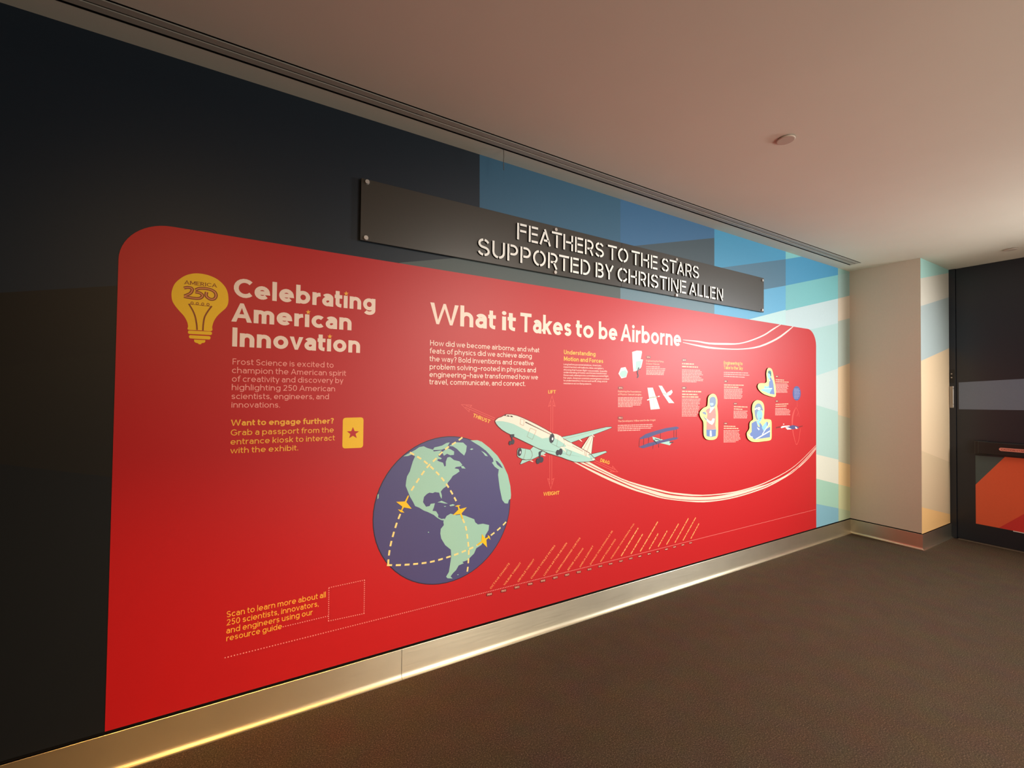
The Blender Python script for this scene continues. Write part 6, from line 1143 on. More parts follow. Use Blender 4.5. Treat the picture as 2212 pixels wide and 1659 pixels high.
('badge_text','badge_oval','badge_text_ink',3,[('B',[(4.5487,1.5604),(4.6387,1.5616)],0.0059,[(0,0.0299),(0.0331,0.0169),(0.0532,0.0299)]),
('B',[(4.5487,1.546),(4.6511,1.5473)],0.0059,[(0,0.026),(0.0292,0.0299),(0.0623,0.026),(0.0915,0.0109)]),
('B',[(4.5487,1.5317),(4.6474,1.5327)],0.0059,[(0,0.0169),(0.0201,0.026),(0.0493,0.0169),(0.0694,0.026)]),
('B',[(4.5487,1.5173),(4.6511,1.5182)],0.0059,[(0,0.0084),(0.0117,0.026),(0.0409,0.013),(0.0571,0.0169),(0.0772,0.0252)]),
('B',[(4.5487,1.503),(4.6474,1.5036)],0.0059,[(0,0.013),(0.0162,0.0208),(0.0402,0.0208),(0.0643,0.0084),(0.0759,0.0084),(0.0876,0.0111)]),
('B',[(4.5487,1.4886),(4.6399,1.4891)],0.0059,[(0,0.026),(0.0292,0.013),(0.0454,0.013),(0.0617,0.013),(0.0779,0.0133)]),
('B',[(4.5487,1.4742),(4.6274,1.4745)],0.0059,[(0,0.0299),(0.0331,0.013),(0.0493,0.026)])]),
('propeller_drawing','poster','offwhite_ink',2,[('P',[(4.3097,1.2012),(4.3443,1.2109),(4.4619,1.2121),(4.4738,1.204),(4.3909,1.1988),(4.3212,1.1907)]),
('P',[(4.3909,1.1949),(4.4619,1.1966),(4.5039,1.174),(4.4263,1.1733)]),
('P',[(4.5645,1.1981),(4.5952,1.1927),(4.61,1.1739),(4.5768,1.1782)]),
('P',[(4.3734,1.2273),(4.3699,1.2243),(4.3617,1.2232),(4.3535,1.2247),(4.3501,1.2279),(4.3535,1.231),(4.3617,1.2321),(4.3699,1.2306)])]),
('propeller_hull','propeller_drawing','purple_ink',3,[('P',[(4.4738,1.2073),(4.522,1.2143),(4.5952,1.2038),(4.6323,1.1916),(4.6261,1.1766),(4.5829,1.1956),(4.5645,1.1981),(4.5682,1.1739),(4.5002,1.1741)]),
('P',[(4.4263,1.1977),(4.4738,1.204),(4.5039,1.1773)])]),
('propeller_arc','poster','pink_ink',1,[('P',[(4.5854,1.3905),(4.5711,1.3792),(4.5512,1.363),(4.5341,1.3453),(4.5224,1.3277),(4.5134,1.3086),(4.5075,1.2873),(4.5046,1.2633),(4.5047,1.2372),(4.5075,1.2095),(4.5132,1.1796),(4.5216,1.1481),(4.5317,1.1179),(4.545,1.0876),(4.5599,1.0585),(4.5706,1.0382),(4.5767,1.0444),(4.5677,1.0627),(4.555,1.0891),(4.5438,1.1175),(4.5353,1.1471),(4.5284,1.1789),(4.5244,1.2091),(4.5242,1.2367),(4.527,1.2629),(4.5316,1.2868),(4.5383,1.3083),(4.5469,1.3276),(4.556,1.3451),(4.5665,1.3617),(4.5776,1.3764),(4.5854,1.3866)]),
('S',0.0072,[(4.5731,1.0348),(4.5779,1.0314),(4.5849,1.0261),(4.593,1.0224),(4.6013,1.0236),(4.6102,1.0307),(4.6201,1.0418),(4.6298,1.0565),(4.6385,1.0744),(4.6461,1.0991),(4.6533,1.1297),(4.6592,1.1587),(4.6634,1.1788)]),
('S',0.0054,[(4.6014,1.4495),(4.6022,1.4375),(4.6033,1.4199),(4.6044,1.4024),(4.6051,1.3904)]),
('S',0.0054,[(4.5829,1.384),(4.5898,1.3787),(4.5999,1.3712),(4.6107,1.3618),(4.6199,1.3509),(4.6276,1.3364),(4.6347,1.319),(4.6406,1.3026),(4.6448,1.2913)]),
('S',0.0054,[(4.5952,1.2987),(4.6027,1.3066),(4.6137,1.3181),(4.6248,1.3296),(4.6323,1.3376)])]),
('propeller_wing','poster','maroon_ink',1,[('S',0.012,[(4.23,1.1973),(4.3212,1.2053)]),
('S',0.0092,[(4.6261,1.1917),(4.7075,1.2006)])])]
CUT = {'A':[('border','paleyellow_ink',0,('P',[(3.2734,1.5076),(3.2861,1.5074),(3.2981,1.5048),(3.3088,1.5001),(3.318,1.4932),(3.3259,1.4842),(3.3321,1.4741),(3.3362,1.4626),(3.3385,1.45),(3.3394,1.4378),(3.3382,1.4264),(3.3355,1.4153),(3.3342,1.4043),(3.3358,1.3933),(3.3388,1.3823),(3.3416,1.3707),(3.3437,1.3591),(3.3457,1.3469),(3.3471,1.3315),(3.3479,1.3117),(3.3483,1.2887),(3.3484,1.2645),(3.3486,1.2376),(3.3486,1.2095),(3.3479,1.1864),(3.3465,1.1714),(3.3444,1.1614),(3.3409,1.1532),(3.336,1.146),(3.3297,1.1406),(3.3214,1.1362),(3.3111,1.1324),(3.2988,1.1296),(3.2843,1.1278),(3.2661,1.1273),(3.2457,1.1278),(3.2276,1.1292),(3.2133,1.1315),(3.2011,1.1346),(3.1905,1.1391),(3.1812,1.1448),(3.1735,1.1519),(3.1673,1.1602),(3.1631,1.1686),(3.1605,1.1783),(3.1586,1.1931),(3.1581,1.2179),(3.1583,1.2478),(3.1565,1.272),(3.1513,1.2851),(3.1441,1.2925),(3.1368,1.2996),(3.1293,1.3081),(3.1216,1.3163),(3.1156,1.3244),(3.1118,1.3327),(3.1097,1.341),(3.1096,1.3488),(3.1113,1.3556),(3.1149,1.362),(3.1212,1.3687),(3.1311,1.3764),(3.1438,1.3845),(3.1574,1.3917),(3.1732,1.3965),(3.19,1.4003),(3.2027,1.4061),(3.2084,1.4154),(3.2101,1.4266),(3.2111,1.4379),(3.2121,1.4492),(3.2125,1.4605),(3.2144,1.4708),(3.2182,1.4797),(3.2235,1.4874),(3.2316,1.494),(3.2439,1.5),(3.259,1.505)])),
('head','slate_ink',1,('P',[(3.2344,1.4599),(3.2363,1.4658),(3.2389,1.4702),(3.2426,1.4735),(3.2473,1.4765),(3.2538,1.4792),(3.2616,1.4814),(3.27,1.4828),(3.278,1.4833),(3.2858,1.4828),(3.2938,1.4815),(3.3012,1.4792),(3.3071,1.4756),(3.3116,1.4704),(3.3148,1.4639),(3.3169,1.4565),(3.3179,1.4489),(3.3178,1.4406),(3.3165,1.4316),(3.3142,1.4228),(3.311,1.4155),(3.3069,1.4101),(3.3018,1.4058),(3.296,1.4023),(3.2899,1.399),(3.2828,1.3953),(3.2749,1.3918),(3.2672,1.3891),(3.2609,1.3881),(3.2566,1.3891),(3.2534,1.3916),(3.2507,1.3952),(3.2478,1.3993),(3.2442,1.4036),(3.2404,1.4086),(3.237,1.4144),(3.2346,1.4214),(3.2333,1.4303),(3.2329,1.441),(3.2332,1.4514)])),
('face_light','paleblue_ink',2,('P',[(3.2389,1.4324),(3.2826,1.4323),(3.2871,1.4184),(3.2652,1.4074),(3.239,1.4158)])),
('shirt','coral_ink',1,('P',[(3.2003,1.3804),(3.2408,1.3927),(3.2497,1.3662),(3.2873,1.3946),(3.3112,1.3849),(3.3204,1.332),(3.312,1.2432),(3.3228,1.2151),(3.1944,1.2137),(3.1982,1.2956),(3.2065,1.3447),(3.1857,1.3712)])),
('collar','white_ink',2,('P',[(3.2391,1.3938),(3.2899,1.4001),(3.2935,1.3906),(3.2437,1.3497),(3.2289,1.3526),(3.241,1.3745)]),
('P',[(3.1964,1.3066),(3.2267,1.2884),(3.2572,1.2822),(3.2746,1.305),(3.3028,1.3017),(3.2923,1.2714),(3.2678,1.251),(3.2329,1.2635),(3.2008,1.2835)]),
('P',[(3.2402,1.2056),(3.2594,1.205),(3.2649,1.1573),(3.237,1.1585)])),
('hand','slate_ink',2,('P',[(3.1382,1.3565),(3.1747,1.3615),(3.1945,1.3449),(3.1894,1.334),(3.1577,1.3427)]),
('P',[(3.1578,1.3372),(3.1724,1.3125),(3.1964,1.3011),(3.1931,1.2875),(3.1622,1.3127)])),
('trousers','blue_ink',1,('P',[(3.1927,1.2138),(3.3219,1.2134),(3.3177,1.1569),(3.2579,1.151),(3.1973,1.1612)]))],'B':[('border','paleyellow_ink',0,('P',[(4.1013,1.7536),(4.1128,1.7529),(4.126,1.7506),(4.1376,1.7463),(4.1463,1.7395),(4.1534,1.7307),(4.1598,1.7203),(4.1655,1.7081),(4.1705,1.6943),(4.1754,1.6802),(4.1808,1.666),(4.1861,1.6514),(4.1911,1.6369),(4.1961,1.6224),(4.2007,1.6078),(4.2047,1.5933),(4.2076,1.5789),(4.2098,1.5644),(4.2115,1.5495),(4.2132,1.5329),(4.2143,1.5159),(4.2138,1.5026),(4.211,1.4949),(4.2066,1.4908),(4.2003,1.4881),(4.1935,1.4859),(4.185,1.485),(4.1713,1.4854),(4.1497,1.4875),(4.123,1.4909),(4.0963,1.495),(4.0703,1.4995),(4.0441,1.5046),(4.0206,1.5104),(4.0006,1.5167),(3.9832,1.5236),(3.9673,1.5312),(3.9522,1.5398),(3.9387,1.549),(3.9283,1.558),(3.9216,1.5667),(3.918,1.5752),(3.9178,1.5832),(3.9213,1.5913),(3.9282,1.599),(3.9376,1.6048),(3.9497,1.6079),(3.9642,1.6091),(3.9798,1.6099),(3.997,1.6102),(4.0153,1.61),(4.0311,1.611),(4.0434,1.6134),(4.0533,1.6171),(4.0602,1.6227),(4.0632,1.6307),(4.0632,1.6408),(4.0623,1.6523),(4.0602,1.6659),(4.0572,1.6811),(4.0557,1.6952),(4.0568,1.7078),(4.0595,1.7195),(4.0632,1.7293),(4.0678,1.7369),(4.0733,1.7427),(4.0795,1.7472),(4.0858,1.7507),(4.0927,1.7529)])),
('hair','hair_ink',1,('P',[(4.0828,1.7207),(4.1013,1.7294),(4.1266,1.7272),(4.1377,1.7102),(4.1377,1.6791),(4.1267,1.6738),(4.1156,1.7002),(4.085,1.7054)])),
('face','cyan_ink',1,('P',[(4.0828,1.7053),(4.0896,1.707),(4.0988,1.7072),(4.1082,1.7059),(4.1156,1.7033),(4.1209,1.6988),(4.1249,1.6925),(4.1276,1.6855),(4.1289,1.6789),(4.1285,1.6722),(4.1265,1.6651),(4.1235,1.6587),(4.1201,1.6538),(4.1162,1.6505),(4.1114,1.6484),(4.1064,1.6477),(4.1015,1.6483),(4.0966,1.651),(4.0914,1.6553),(4.0867,1.6603),(4.0829,1.6652),(4.0801,1.6696),(4.0781,1.674),(4.0768,1.6786),(4.0763,1.6835),(4.0764,1.6893),(4.0771,1.6957),(4.0791,1.7014)])),
('body','blue_ink',1,('P',[(4.1289,1.6695),(4.1599,1.6361),(4.1756,1.5928),(4.1913,1.508),(4.1127,1.5136),(4.094,1.5666),(4.0983,1.6161),(4.1124,1.6505)])),
('desk','cyan_ink',2,('P',[(3.9725,1.5526),(4.0205,1.5593),(4.0204,1.5808),(4.0473,1.5904),(4.0549,1.5783),(4.0961,1.5882),(4.1049,1.5606),(4.1512,1.5637),(4.1018,1.5141),(4.0528,1.5279),(3.98,1.5417)])),
('paper','white_ink',3,('P',[(4.0098,1.5604),(4.0853,1.5634),(4.1512,1.5699),(4.1457,1.5611),(4.0744,1.5577),(4.0205,1.5569)]),
('P',[(4.0982,1.6439),(4.118,1.6413),(4.1114,1.6288)]))],'C':[('border','paleyellow_ink',0,('P',[(3.9275,1.4552),(3.943,1.4539),(3.9602,1.4514),(3.976,1.4468),(3.9899,1.4397),(4.0024,1.4306),(4.0122,1.4199),(4.0185,1.4077),(4.0221,1.3939),(4.0241,1.3789),(4.0242,1.362),(4.0226,1.3439),(4.021,1.327),(4.0179,1.311),(4.0149,1.2962),(4.0179,1.2855),(4.031,1.2817),(4.0503,1.282),(4.0696,1.282),(4.0878,1.2807),(4.1061,1.2792),(4.1208,1.276),(4.1304,1.2721),(4.1365,1.2665),(4.1407,1.2558),(4.1429,1.2373),(4.1431,1.2136),(4.143,1.1888),(4.1434,1.1617),(4.1435,1.1334),(4.142,1.1115),(4.1393,1.0997),(4.135,1.0943),(4.1278,1.0904),(4.1176,1.0869),(4.1044,1.085),(4.0863,1.0837),(4.0607,1.0826),(4.0304,1.082),(4.0002,1.0815),(3.972,1.0806),(3.9439,1.0798),(3.916,1.08),(3.8874,1.0812),(3.859,1.0834),(3.8336,1.0874),(3.8118,1.0938),(3.7929,1.1019),(3.7779,1.1107),(3.7676,1.1198),(3.7611,1.1296),(3.7567,1.1393),(3.7538,1.1489),(3.753,1.1585),(3.7546,1.1671),(3.7597,1.1739),(3.7673,1.1798),(3.7746,1.1858),(3.7813,1.1916),(3.7878,1.1976),(3.7927,1.2059),(3.7941,1.2189),(3.7939,1.2342),(3.7956,1.2474),(3.8002,1.2565),(3.8067,1.2634),(3.8147,1.2694),(3.8259,1.2736),(3.8385,1.2768),(3.8473,1.283),(3.8495,1.2945),(3.8479,1.309),(3.8451,1.3237),(3.8411,1.3374),(3.8359,1.3512),(3.8327,1.3656),(3.8327,1.3818),(3.8347,1.3987),(3.8387,1.4133),(3.8453,1.4245),(3.8539,1.4335),(3.8632,1.4408),(3.873,1.4463),(3.8835,1.4501),(3.8942,1.4528),(3.9046,1.4547),(3.9152,1.4556)])),
('helmet','slate_ink',1,('P',[(3.8717,1.3802),(3.8733,1.3899),(3.876,1.3976),(3.8801,1.4042),(3.886,1.4101),(3.8945,1.416),(3.9051,1.4214),(3.9165,1.4254),(3.9276,1.4274),(3.9384,1.4272),(3.9495,1.425),(3.9602,1.4211),(3.9697,1.4158),(3.9782,1.408),(3.986,1.3979),(3.9926,1.3876),(3.9974,1.3791),(4.0008,1.3727),(4.0029,1.3675),(4.0028,1.3634),(3.9996,1.3608),(3.9921,1.3605),(3.9811,1.3622),(3.9688,1.364),(3.9572,1.3643),(3.9459,1.363),(3.9342,1.361),(3.9235,1.3577),(3.9153,1.3527),(3.9099,1.3454),(3.9065,1.3362),(3.905,1.3263),(3.905,1.3167),(3.9079,1.3067),(3.9135,1.2961),(3.9187,1.2866),(3.9207,1.2803),(3.9181,1.2775),(3.9128,1.2772),(3.9062,1.2794),(3.8999,1.2837),(3.8937,1.2907),(3.8869,1.3001),(3.8806,1.3113),(3.876,1.3232),(3.8731,1.3368),(3.8714,1.3523),(3.871,1.3674)])),
('face','cyan_ink',2,('P',[(3.9101,1.3467),(3.9153,1.3532),(3.9231,1.358),(3.9322,1.3613),(3.9414,1.3633),(3.9512,1.3642),(3.9619,1.364),(3.9722,1.362),(3.9804,1.358),(3.9866,1.351),(3.9913,1.3416),(3.9943,1.3312),(3.9954,1.3213),(3.994,1.3119),(3.9904,1.3024),(3.9856,1.2932),(3.9806,1.2851),(3.9755,1.2775),(3.9697,1.2703),(3.9636,1.2646),(3.9574,1.2613),(3.9509,1.2608),(3.944,1.2626),(3.9372,1.2661),(3.9312,1.271),(3.9258,1.2775),(3.9208,1.2857),(3.9166,1.295),(3.9133,1.3045),(3.9107,1.3151),(3.9087,1.3267),(3.9081,1.3378)]),
('P',[(3.8968,1.2808),(3.9417,1.2647),(3.9523,1.2191),(3.9156,1.2443)]),
('P',[(4.0534,1.2591),(4.0837,1.251),(4.0773,1.2155),(4.0128,1.1759),(3.9808,1.2092)])),
('lips','blue_ink',3,('P',[(3.9764,1.2912),(3.972,1.2879),(3.9616,1.2867),(3.9512,1.2883),(3.9468,1.2918),(3.9511,1.2952),(3.9616,1.2964),(3.972,1.2948)]),
('P',[(4.0588,1.2589),(4.0837,1.251),(4.0751,1.2156),(4.0643,1.222)])),
('goggles','white_ink',3,('P',[(3.9614,1.3794),(3.9589,1.3731),(3.9519,1.3682),(3.9418,1.3654),(3.9306,1.3656),(3.9205,1.3685),(3.9135,1.3736),(3.911,1.3799),(3.9135,1.3861),(3.9204,1.3911),(3.9305,1.3938),(3.9417,1.3938),(3.9518,1.3909),(3.9588,1.3858)]),
('P',[(3.8686,1.3802),(3.9048,1.3902),(3.9152,1.3798),(3.8738,1.3664)])),
('jacket','blue_ink',1,('P',[(3.8249,1.2496),(3.8638,1.2635),(3.8968,1.27),(3.924,1.2199),(3.9492,1.2101),(3.949,1.2585),(3.9839,1.2303),(4.0085,1.1761),(4.1188,1.2143),(4.1167,1.1144),(3.9684,1.1084),(3.8642,1.1069),(3.8131,1.134),(3.7979,1.1584),(3.8252,1.1752)])),
('strut','white_ink',3,('S',0.0115,[(3.8869,1.1059),(4.1134,1.1725)]),
('S',0.0099,[(3.9873,1.144),(4.1099,1.2485)]),
('S',0.0093,[(3.7747,1.1563),(3.7784,1.1528),(3.7836,1.1477),(3.7902,1.1423),(3.7979,1.1376),(3.8084,1.1339),(3.8212,1.1305),(3.8333,1.1277),(3.8416,1.1257)]),
('P',[(3.9073,1.2132),(3.9492,1.195),(3.9345,1.1846),(3.9157,1.1991)]))]}
MURAL = [('m_navy',[(-0.8803,2.9297),(1.1179,2.8969),(1.127,2.2917),(0.6701,2.1801),(-0.4673,1.9045),(-0.8542,1.8215)]),
('m_brownblack',[(-0.8542,1.8215),(-0.4673,1.9045),(0.6701,2.1801),(0.9509,2.2463),(1.0241,2.0965),(0.2914,1.9994),(-0.4626,1.7519),(-0.4672,1.643),(-0.8479,1.5543)]),
('m_brown',[(-0.8479,1.5543),(-0.4672,1.643),(-0.4632,1.146),(-0.8404,1.2373)]),
('m_night',[(-0.8404,1.2373),(-0.4632,1.146),(-0.3585,-0.1006),(-0.8135,0.0987)]),
('m_greygreen',[(0.6701,2.1801),(1.127,2.2917),(2.239,2.5622),(2.2454,1.9279),(1.0282,1.8323),(0.2906,2.0444)]),
('m_blue',[(1.1179,2.8969),(2.2357,2.8873),(2.2401,2.4562),(1.127,2.2917)]),
('m_royal',[(2.2357,2.8939),(3.3046,2.8889),(3.305,2.811),(2.3857,2.5787),(2.2392,2.5423)]),
('m_steel',[(2.2392,2.5423),(2.3857,2.5787),(3.305,2.811),(3.3077,2.3214),(2.2414,2.3239)]),
('m_greyblue',[(2.2414,2.3239),(3.3077,2.3214),(3.3093,2.0116),(2.2447,1.9938)]),
('m_sky',[(3.3045,2.9045),(4.3996,2.893),(4.3996,2.8123),(3.4638,2.5904),(3.3064,2.5543)]),
('m_steelblue',[(3.3064,2.5543),(3.4638,2.5904),(4.3996,2.8123),(4.3998,2.5571),(3.3078,2.302)]),
('m_lightsky',[(3.3078,2.302),(4.3998,2.5571),(4.3999,2.3203),(3.8513,2.1832),(3.6779,2.0406),(3.3093,2.0116)]),
('m_aqua',[(4.3996,2.902),(4.8119,2.9179),(4.3996,2.8123)]),
('m_azure',[(4.3996,2.8123),(4.8119,2.9179),(5.2373,2.9504),(5.44,2.9536),(5.4395,2.8123),(4.3998,2.5571)]),
('m_teal',[(4.3998,2.5571),(5.4395,2.8123),(5.4385,2.5555),(4.3999,2.3158)]),
('m_ice',[(3.6779,2.0406),(3.6775,2.1422),(3.8513,2.1874),(4.3999,2.3247),(4.4002,1.9193),(3.6785,1.878)]),
('m_ice2',[(4.3999,2.3158),(5.4385,2.5555),(5.4374,2.2892),(4.9018,2.1793),(4.4001,2.0884)]),
('m_mint',[(4.4001,2.0884),(4.9018,2.1793),(5.4374,2.2892),(5.4355,1.7984),(4.9936,1.7103),(4.4004,1.6083)]),
('m_pale',[(4.4004,1.6083),(4.9936,1.7103),(5.4355,1.7984),(5.4337,1.3346),(4.9744,1.4064),(4.4005,1.4753)]),
('m_mintgreen',[(4.4005,1.4753),(4.9744,1.4064),(5.4337,1.3346),(5.442,0.8175),(4.9642,0.9062),(4.4008,0.989)]),
('m_ivory',[(4.4008,0.989),(4.9642,0.9062),(5.442,0.8175),(5.4409,0.5549),(4.9637,0.6587),(4.4009,0.7686)]),
('m_green',[(4.4009,0.7686),(4.9637,0.6587),(5.4409,0.5549),(5.4399,0.2979),(4.9632,0.4034),(4.4011,0.5223)]),
('m_pond',[(4.4011,0.5223),(4.9632,0.4034),(5.4399,0.2979),(5.4383,-0.1063),(4.4014,-0.0212)]),
('m_sage0',[(5.4401,2.9839),(5.8172,2.9936),(5.8167,2.8991),(5.4395,2.8123)]),
('m_sage',[(5.4395,2.8123),(5.8167,2.8991),(5.8153,2.6474),(5.4385,2.5555)]),
('m_sand',[(5.4385,2.5555),(5.8153,2.6474),(5.8139,2.3911),(5.4375,2.3093)]),
('m_sage2',[(5.4375,2.3093),(5.8139,2.3911),(5.8112,1.8906),(5.4355,1.8084)]),
('m_apricot',[(5.4355,1.8084),(5.8112,1.8906),(5.8076,1.2422),(5.4336,1.2998)]),
('m_olive',[(5.4336,1.2998),(5.8076,1.2422),(5.8047,0.7261),(5.4419,0.7976)]),
('m_orange',[(5.4419,0.7976),(5.8047,0.7261),(5.8033,0.474),(5.4409,0.5549)]),
('m_lime',[(5.4409,0.5549),(5.8033,0.474),(5.8019,0.2123),(5.4399,0.2979)]),
('m_fern',[(5.4399,0.2979),(5.8019,0.2123),(5.8004,-0.0642),(5.4383,-0.1063)])]
COLUMN_FACETS = [('m_seafoam',[(5.6812,2.9386),(6.5373,3.0104),(6.5343,2.8524),(5.6941,2.6817)]),
('m_linen',[(5.6941,2.6817),(6.5343,2.8524),(6.5294,2.588),(5.7128,2.4044)]),
('m_mist',[(5.7128,2.4044),(6.5294,2.588),(6.519,2.0339),(5.7016,1.8589)]),
('m_peach',[(5.7016,1.8589),(6.519,2.0339),(6.496,0.8047),(5.7069,0.9721)]),
('m_wheat',[(5.7069,0.9721),(6.496,0.8047),(6.4855,0.2449),(5.7262,0.4164)]),
('m_honey',[(5.7262,0.4164),(6.4855,0.2449),(6.48,-0.0458),(5.7454,-0.0638)])]

# ------------------------------------------------------------------ setting
floor = mesh('floor', lambda bm: box(bm, -4.2, 7.6, -5.2, WALL_Y + .2, -.1, 0), 'carpet')
tag(floor, 'dark brown speckled carpet floor', kind='structure')

SLOT_Y0, SLOT_Y1, SLOT_X1 = 2.076, 2.18, 5.42


def ceil_build(bm):
    box(bm, -4.2, 7.6, -5.2, SLOT_Y0, CEIL, CEIL + .12)
    box(bm, -4.2, SLOT_X1, SLOT_Y1, WALL_Y + .2, CEIL, CEIL + .12)
    box(bm, SLOT_X1, 7.6, SLOT_Y0, WALL_Y + .2, CEIL, CEIL + .12)
    box(bm, -4.2, SLOT_X1, SLOT_Y0, SLOT_Y1, CEIL + .09, CEIL + .12)


ceiling = mesh('ceiling', ceil_build, 'ceiling_paint')
tag(ceiling, 'smooth painted ceiling', kind='structure')


def wall_mesh():
    bm = bmesh.new()
    names = ['m_night'] + sorted({c for c, _ in MURAL})
    box(bm, -4.2, COL_X + .01, WALL_Y, WALL_Y + .15, 0, CEIL + .1)
    for n, (col, pts) in enumerate(MURAL):
        pts = [(max(-4.2, x), min(max(z, 0.0), CEIL + .1)) for x, z in pts]
        vs = [bm.verts.new((x, WALL_Y - .0003 - .00003 * n, z)) for x, z in pts]
        f = bm.faces.new(vs)
        f.normal_update()
        if f.normal.y > 0:
            f.normal_flip()
        f.material_index = names.index(col)
        bmesh.ops.triangulate(bm, faces=[f])
    me = bpy.data.meshes.new('wall_back')
    bm.to_mesh(me)
    bm.free()
    for n in names:
        me.materials.append(MATS[n])
    o = bpy.data.objects.new('wall_back', me)
    scene.collection.objects.link(o)
    return o


wall_back = wall_mesh()
tag(wall_back, 'long wall painted with angular facets from navy to pale mint', kind='structure')


def column_mesh():
    bm = bmesh.new()
    names = ['m_beige'] + [c for c, _ in COLUMN_FACETS]
    box(bm, COL_X, 7.6, COL_Y, WALL_Y + .15, 0, CEIL + .1)
    for col, pts in COLUMN_FACETS:
        x0, x1 = COL_X, DOOR_X
        zs = [p[1] for p in pts]
        q = [(x0, zs[0]), (x1, zs[1]), (x1, zs[2]), (x0, zs[3])]
        vs = [bm.verts.new((x, COL_Y - .0006, max(0, min(CEIL + .05, z)))) for x, z in q]
        f = bm.faces.new(vs)
        f.normal_update()
        if f.normal.y > 0:
            f.normal_flip()
        f.material_index = names.index(col)
    me = bpy.data.meshes.new('wall_column')
    bm.to_mesh(me)
    bm.free()
    for n in names:
        me.materials.append(MATS[n])
    o = bpy.data.objects.new('wall_column', me)
    scene.collection.objects.link(o)
    return o


wall_column = column_mesh()
tag(wall_column, 'beige projecting wall pier with faceted front face', kind='structure')
wall_right = mesh('wall_right', lambda bm: (box(bm, DOOR_X + .03, DOOR_X + .2, 1.63, COL_Y - .001, 0, CEIL + .05),
                                            box(bm, DOOR_X, DOOR_X + .2, -5.2, -.4, 0, CEIL + .05)), 'dark_wall')
tag(wall_right, 'dark end wall around the door', kind='structure')
wall_left = mesh('wall_left', lambda bm: box(bm, -4.35, -4.2, -5.2, WALL_Y + .15, 0, CEIL + .1), 'dark_wall')
tag(wall_left, 'dark side wall', kind='structure')
wall_front = mesh('wall_front', lambda bm: box(bm, -4.35, 7.6, -5.35, -5.2, 0, CEIL + .1), 'dark_wall')
tag(wall_front, 'dark wall opposite the mural', kind='structure')


# skirting of brushed steel: flat face, thin top lip, coved toe
BASE_H, BASE_T, TOE = .150, .010, .026


def skirting(bm, a, b, nx, ny, ext0=0.0, ext1=0.0):
    """profile run from a to b; (nx, ny) points into the room"""
    prof = [(0, BASE_H), (BASE_T - .0015, BASE_H), (BASE_T, BASE_H - .0015), (BASE_T, .026)]
    for i in range(1, 7):
        t = i / 6 * math.pi / 2
        prof.append((BASE_T + (TOE - BASE_T) * (1 - math.cos(t)), .026 - .021 * math.sin(t)))
    prof += [(TOE, 0.0), (0, 0)]
    d = (Vector(b) - Vector(a)).normalized()
    rows = []
    for p, e in ((Vector(a), -ext0), (Vector(b), ext1)):
        rows.append([bm.verts.new((p.x + nx * k + d.x * e * k, p.y + ny * k + d.y * e * k, z)) for k, z in prof])
    n = len(prof)
    for i in range(n):
        j = (i + 1) % n
        bm.faces.new((rows[0][i], rows[0][j], rows[1][j], rows[1][i]))
    bm.faces.new(rows[0])
    bm.faces.new(rows[1][::-1])
    bmesh.ops.recalc_face_normals(bm, faces=bm.faces)


SEAM_X = .702
base_back = mesh('baseboard_back', lambda bm: (skirting(bm, (-4.2, WALL_Y), (SEAM_X - .0012, WALL_Y), 0, -1),
                                               skirting(bm, (SEAM_X + .0012, WALL_Y), (COL_X, WALL_Y), 0, -1, 0, -1)), 'brushed_steel')
tag(base_back, 'brushed steel skirting along the mural wall', kind='structure')
base_col = mesh('baseboard_column', lambda bm: (skirting(bm, (COL_X, WALL_Y), (COL_X, COL_Y), -1, 0, -1, 1),
                                                skirting(bm, (COL_X, COL_Y), (DOOR_X, COL_Y), 0, -1, 1, 0)), 'brushed_steel')
tag(base_col, 'brushed steel skirting around the pier', kind='structure')
trim_gap = mesh('trim_1', lambda bm: (box(bm, -4.2, COL_X, WALL_Y - .0019, WALL_Y, BASE_H, BASE_H + .009),
                                      box(bm, COL_X - .0015, COL_X, COL_Y, WALL_Y, BASE_H, BASE_H + .009),
                                      box(bm, COL_X, DOOR_X, COL_Y - .0015, COL_Y, BASE_H, BASE_H + .003)), 'black_gap')
tag(trim_gap, 'dark shadow gap above the skirting', kind='structure')

# ------------------------------------------------------------------ door in the end wall
door = empty('door_1', (DOOR_X, .62, 0))
tag(door, 'dark exit door with red graphic and push bar', kind='structure')
dy0, dy1 = -.38, 1.638
adopt(mesh('door_frame', lambda bm: (box(bm, DOOR_X, DOOR_X + .05, 1.642, COL_Y - .001, 0.002, CEIL - .001),
                                     box(bm, DOOR_X, DOOR_X + .05, -.4, -.384, 0.002, CEIL - .001)), 'door_black'), door)
leaf = adopt(mesh('door_leaf', lambda bm: box(bm, DOOR_X + .012, DOOR_X + .055, dy0, dy1, .012, CEIL - .003), 'door_black'), door)
adopt(mesh('threshold', lambda bm: box(bm, DOOR_X - .03, DOOR_X + .05, dy0, 1.63, 0, .008, 0, .003), 'threshold_metal'), door)


def door_art(name, pts, material, layer, parent):
    """pts: (y, z) on the leaf"""
    x = DOOR_X + .012 - .0006 * layer
    bm = bmesh.new()
    f = bm.faces.new([bm.verts.new((x, y, z)) for y, z in pts])
    f.normal_update()
    if f.normal.x > 0:
        f.normal_flip()
    bmesh.ops.triangulate(bm, faces=[f])
    me = bpy.data.meshes.new(name)
    bm.to_mesh(me)
    bm.free()
    return adopt(link(name, me, material), parent)


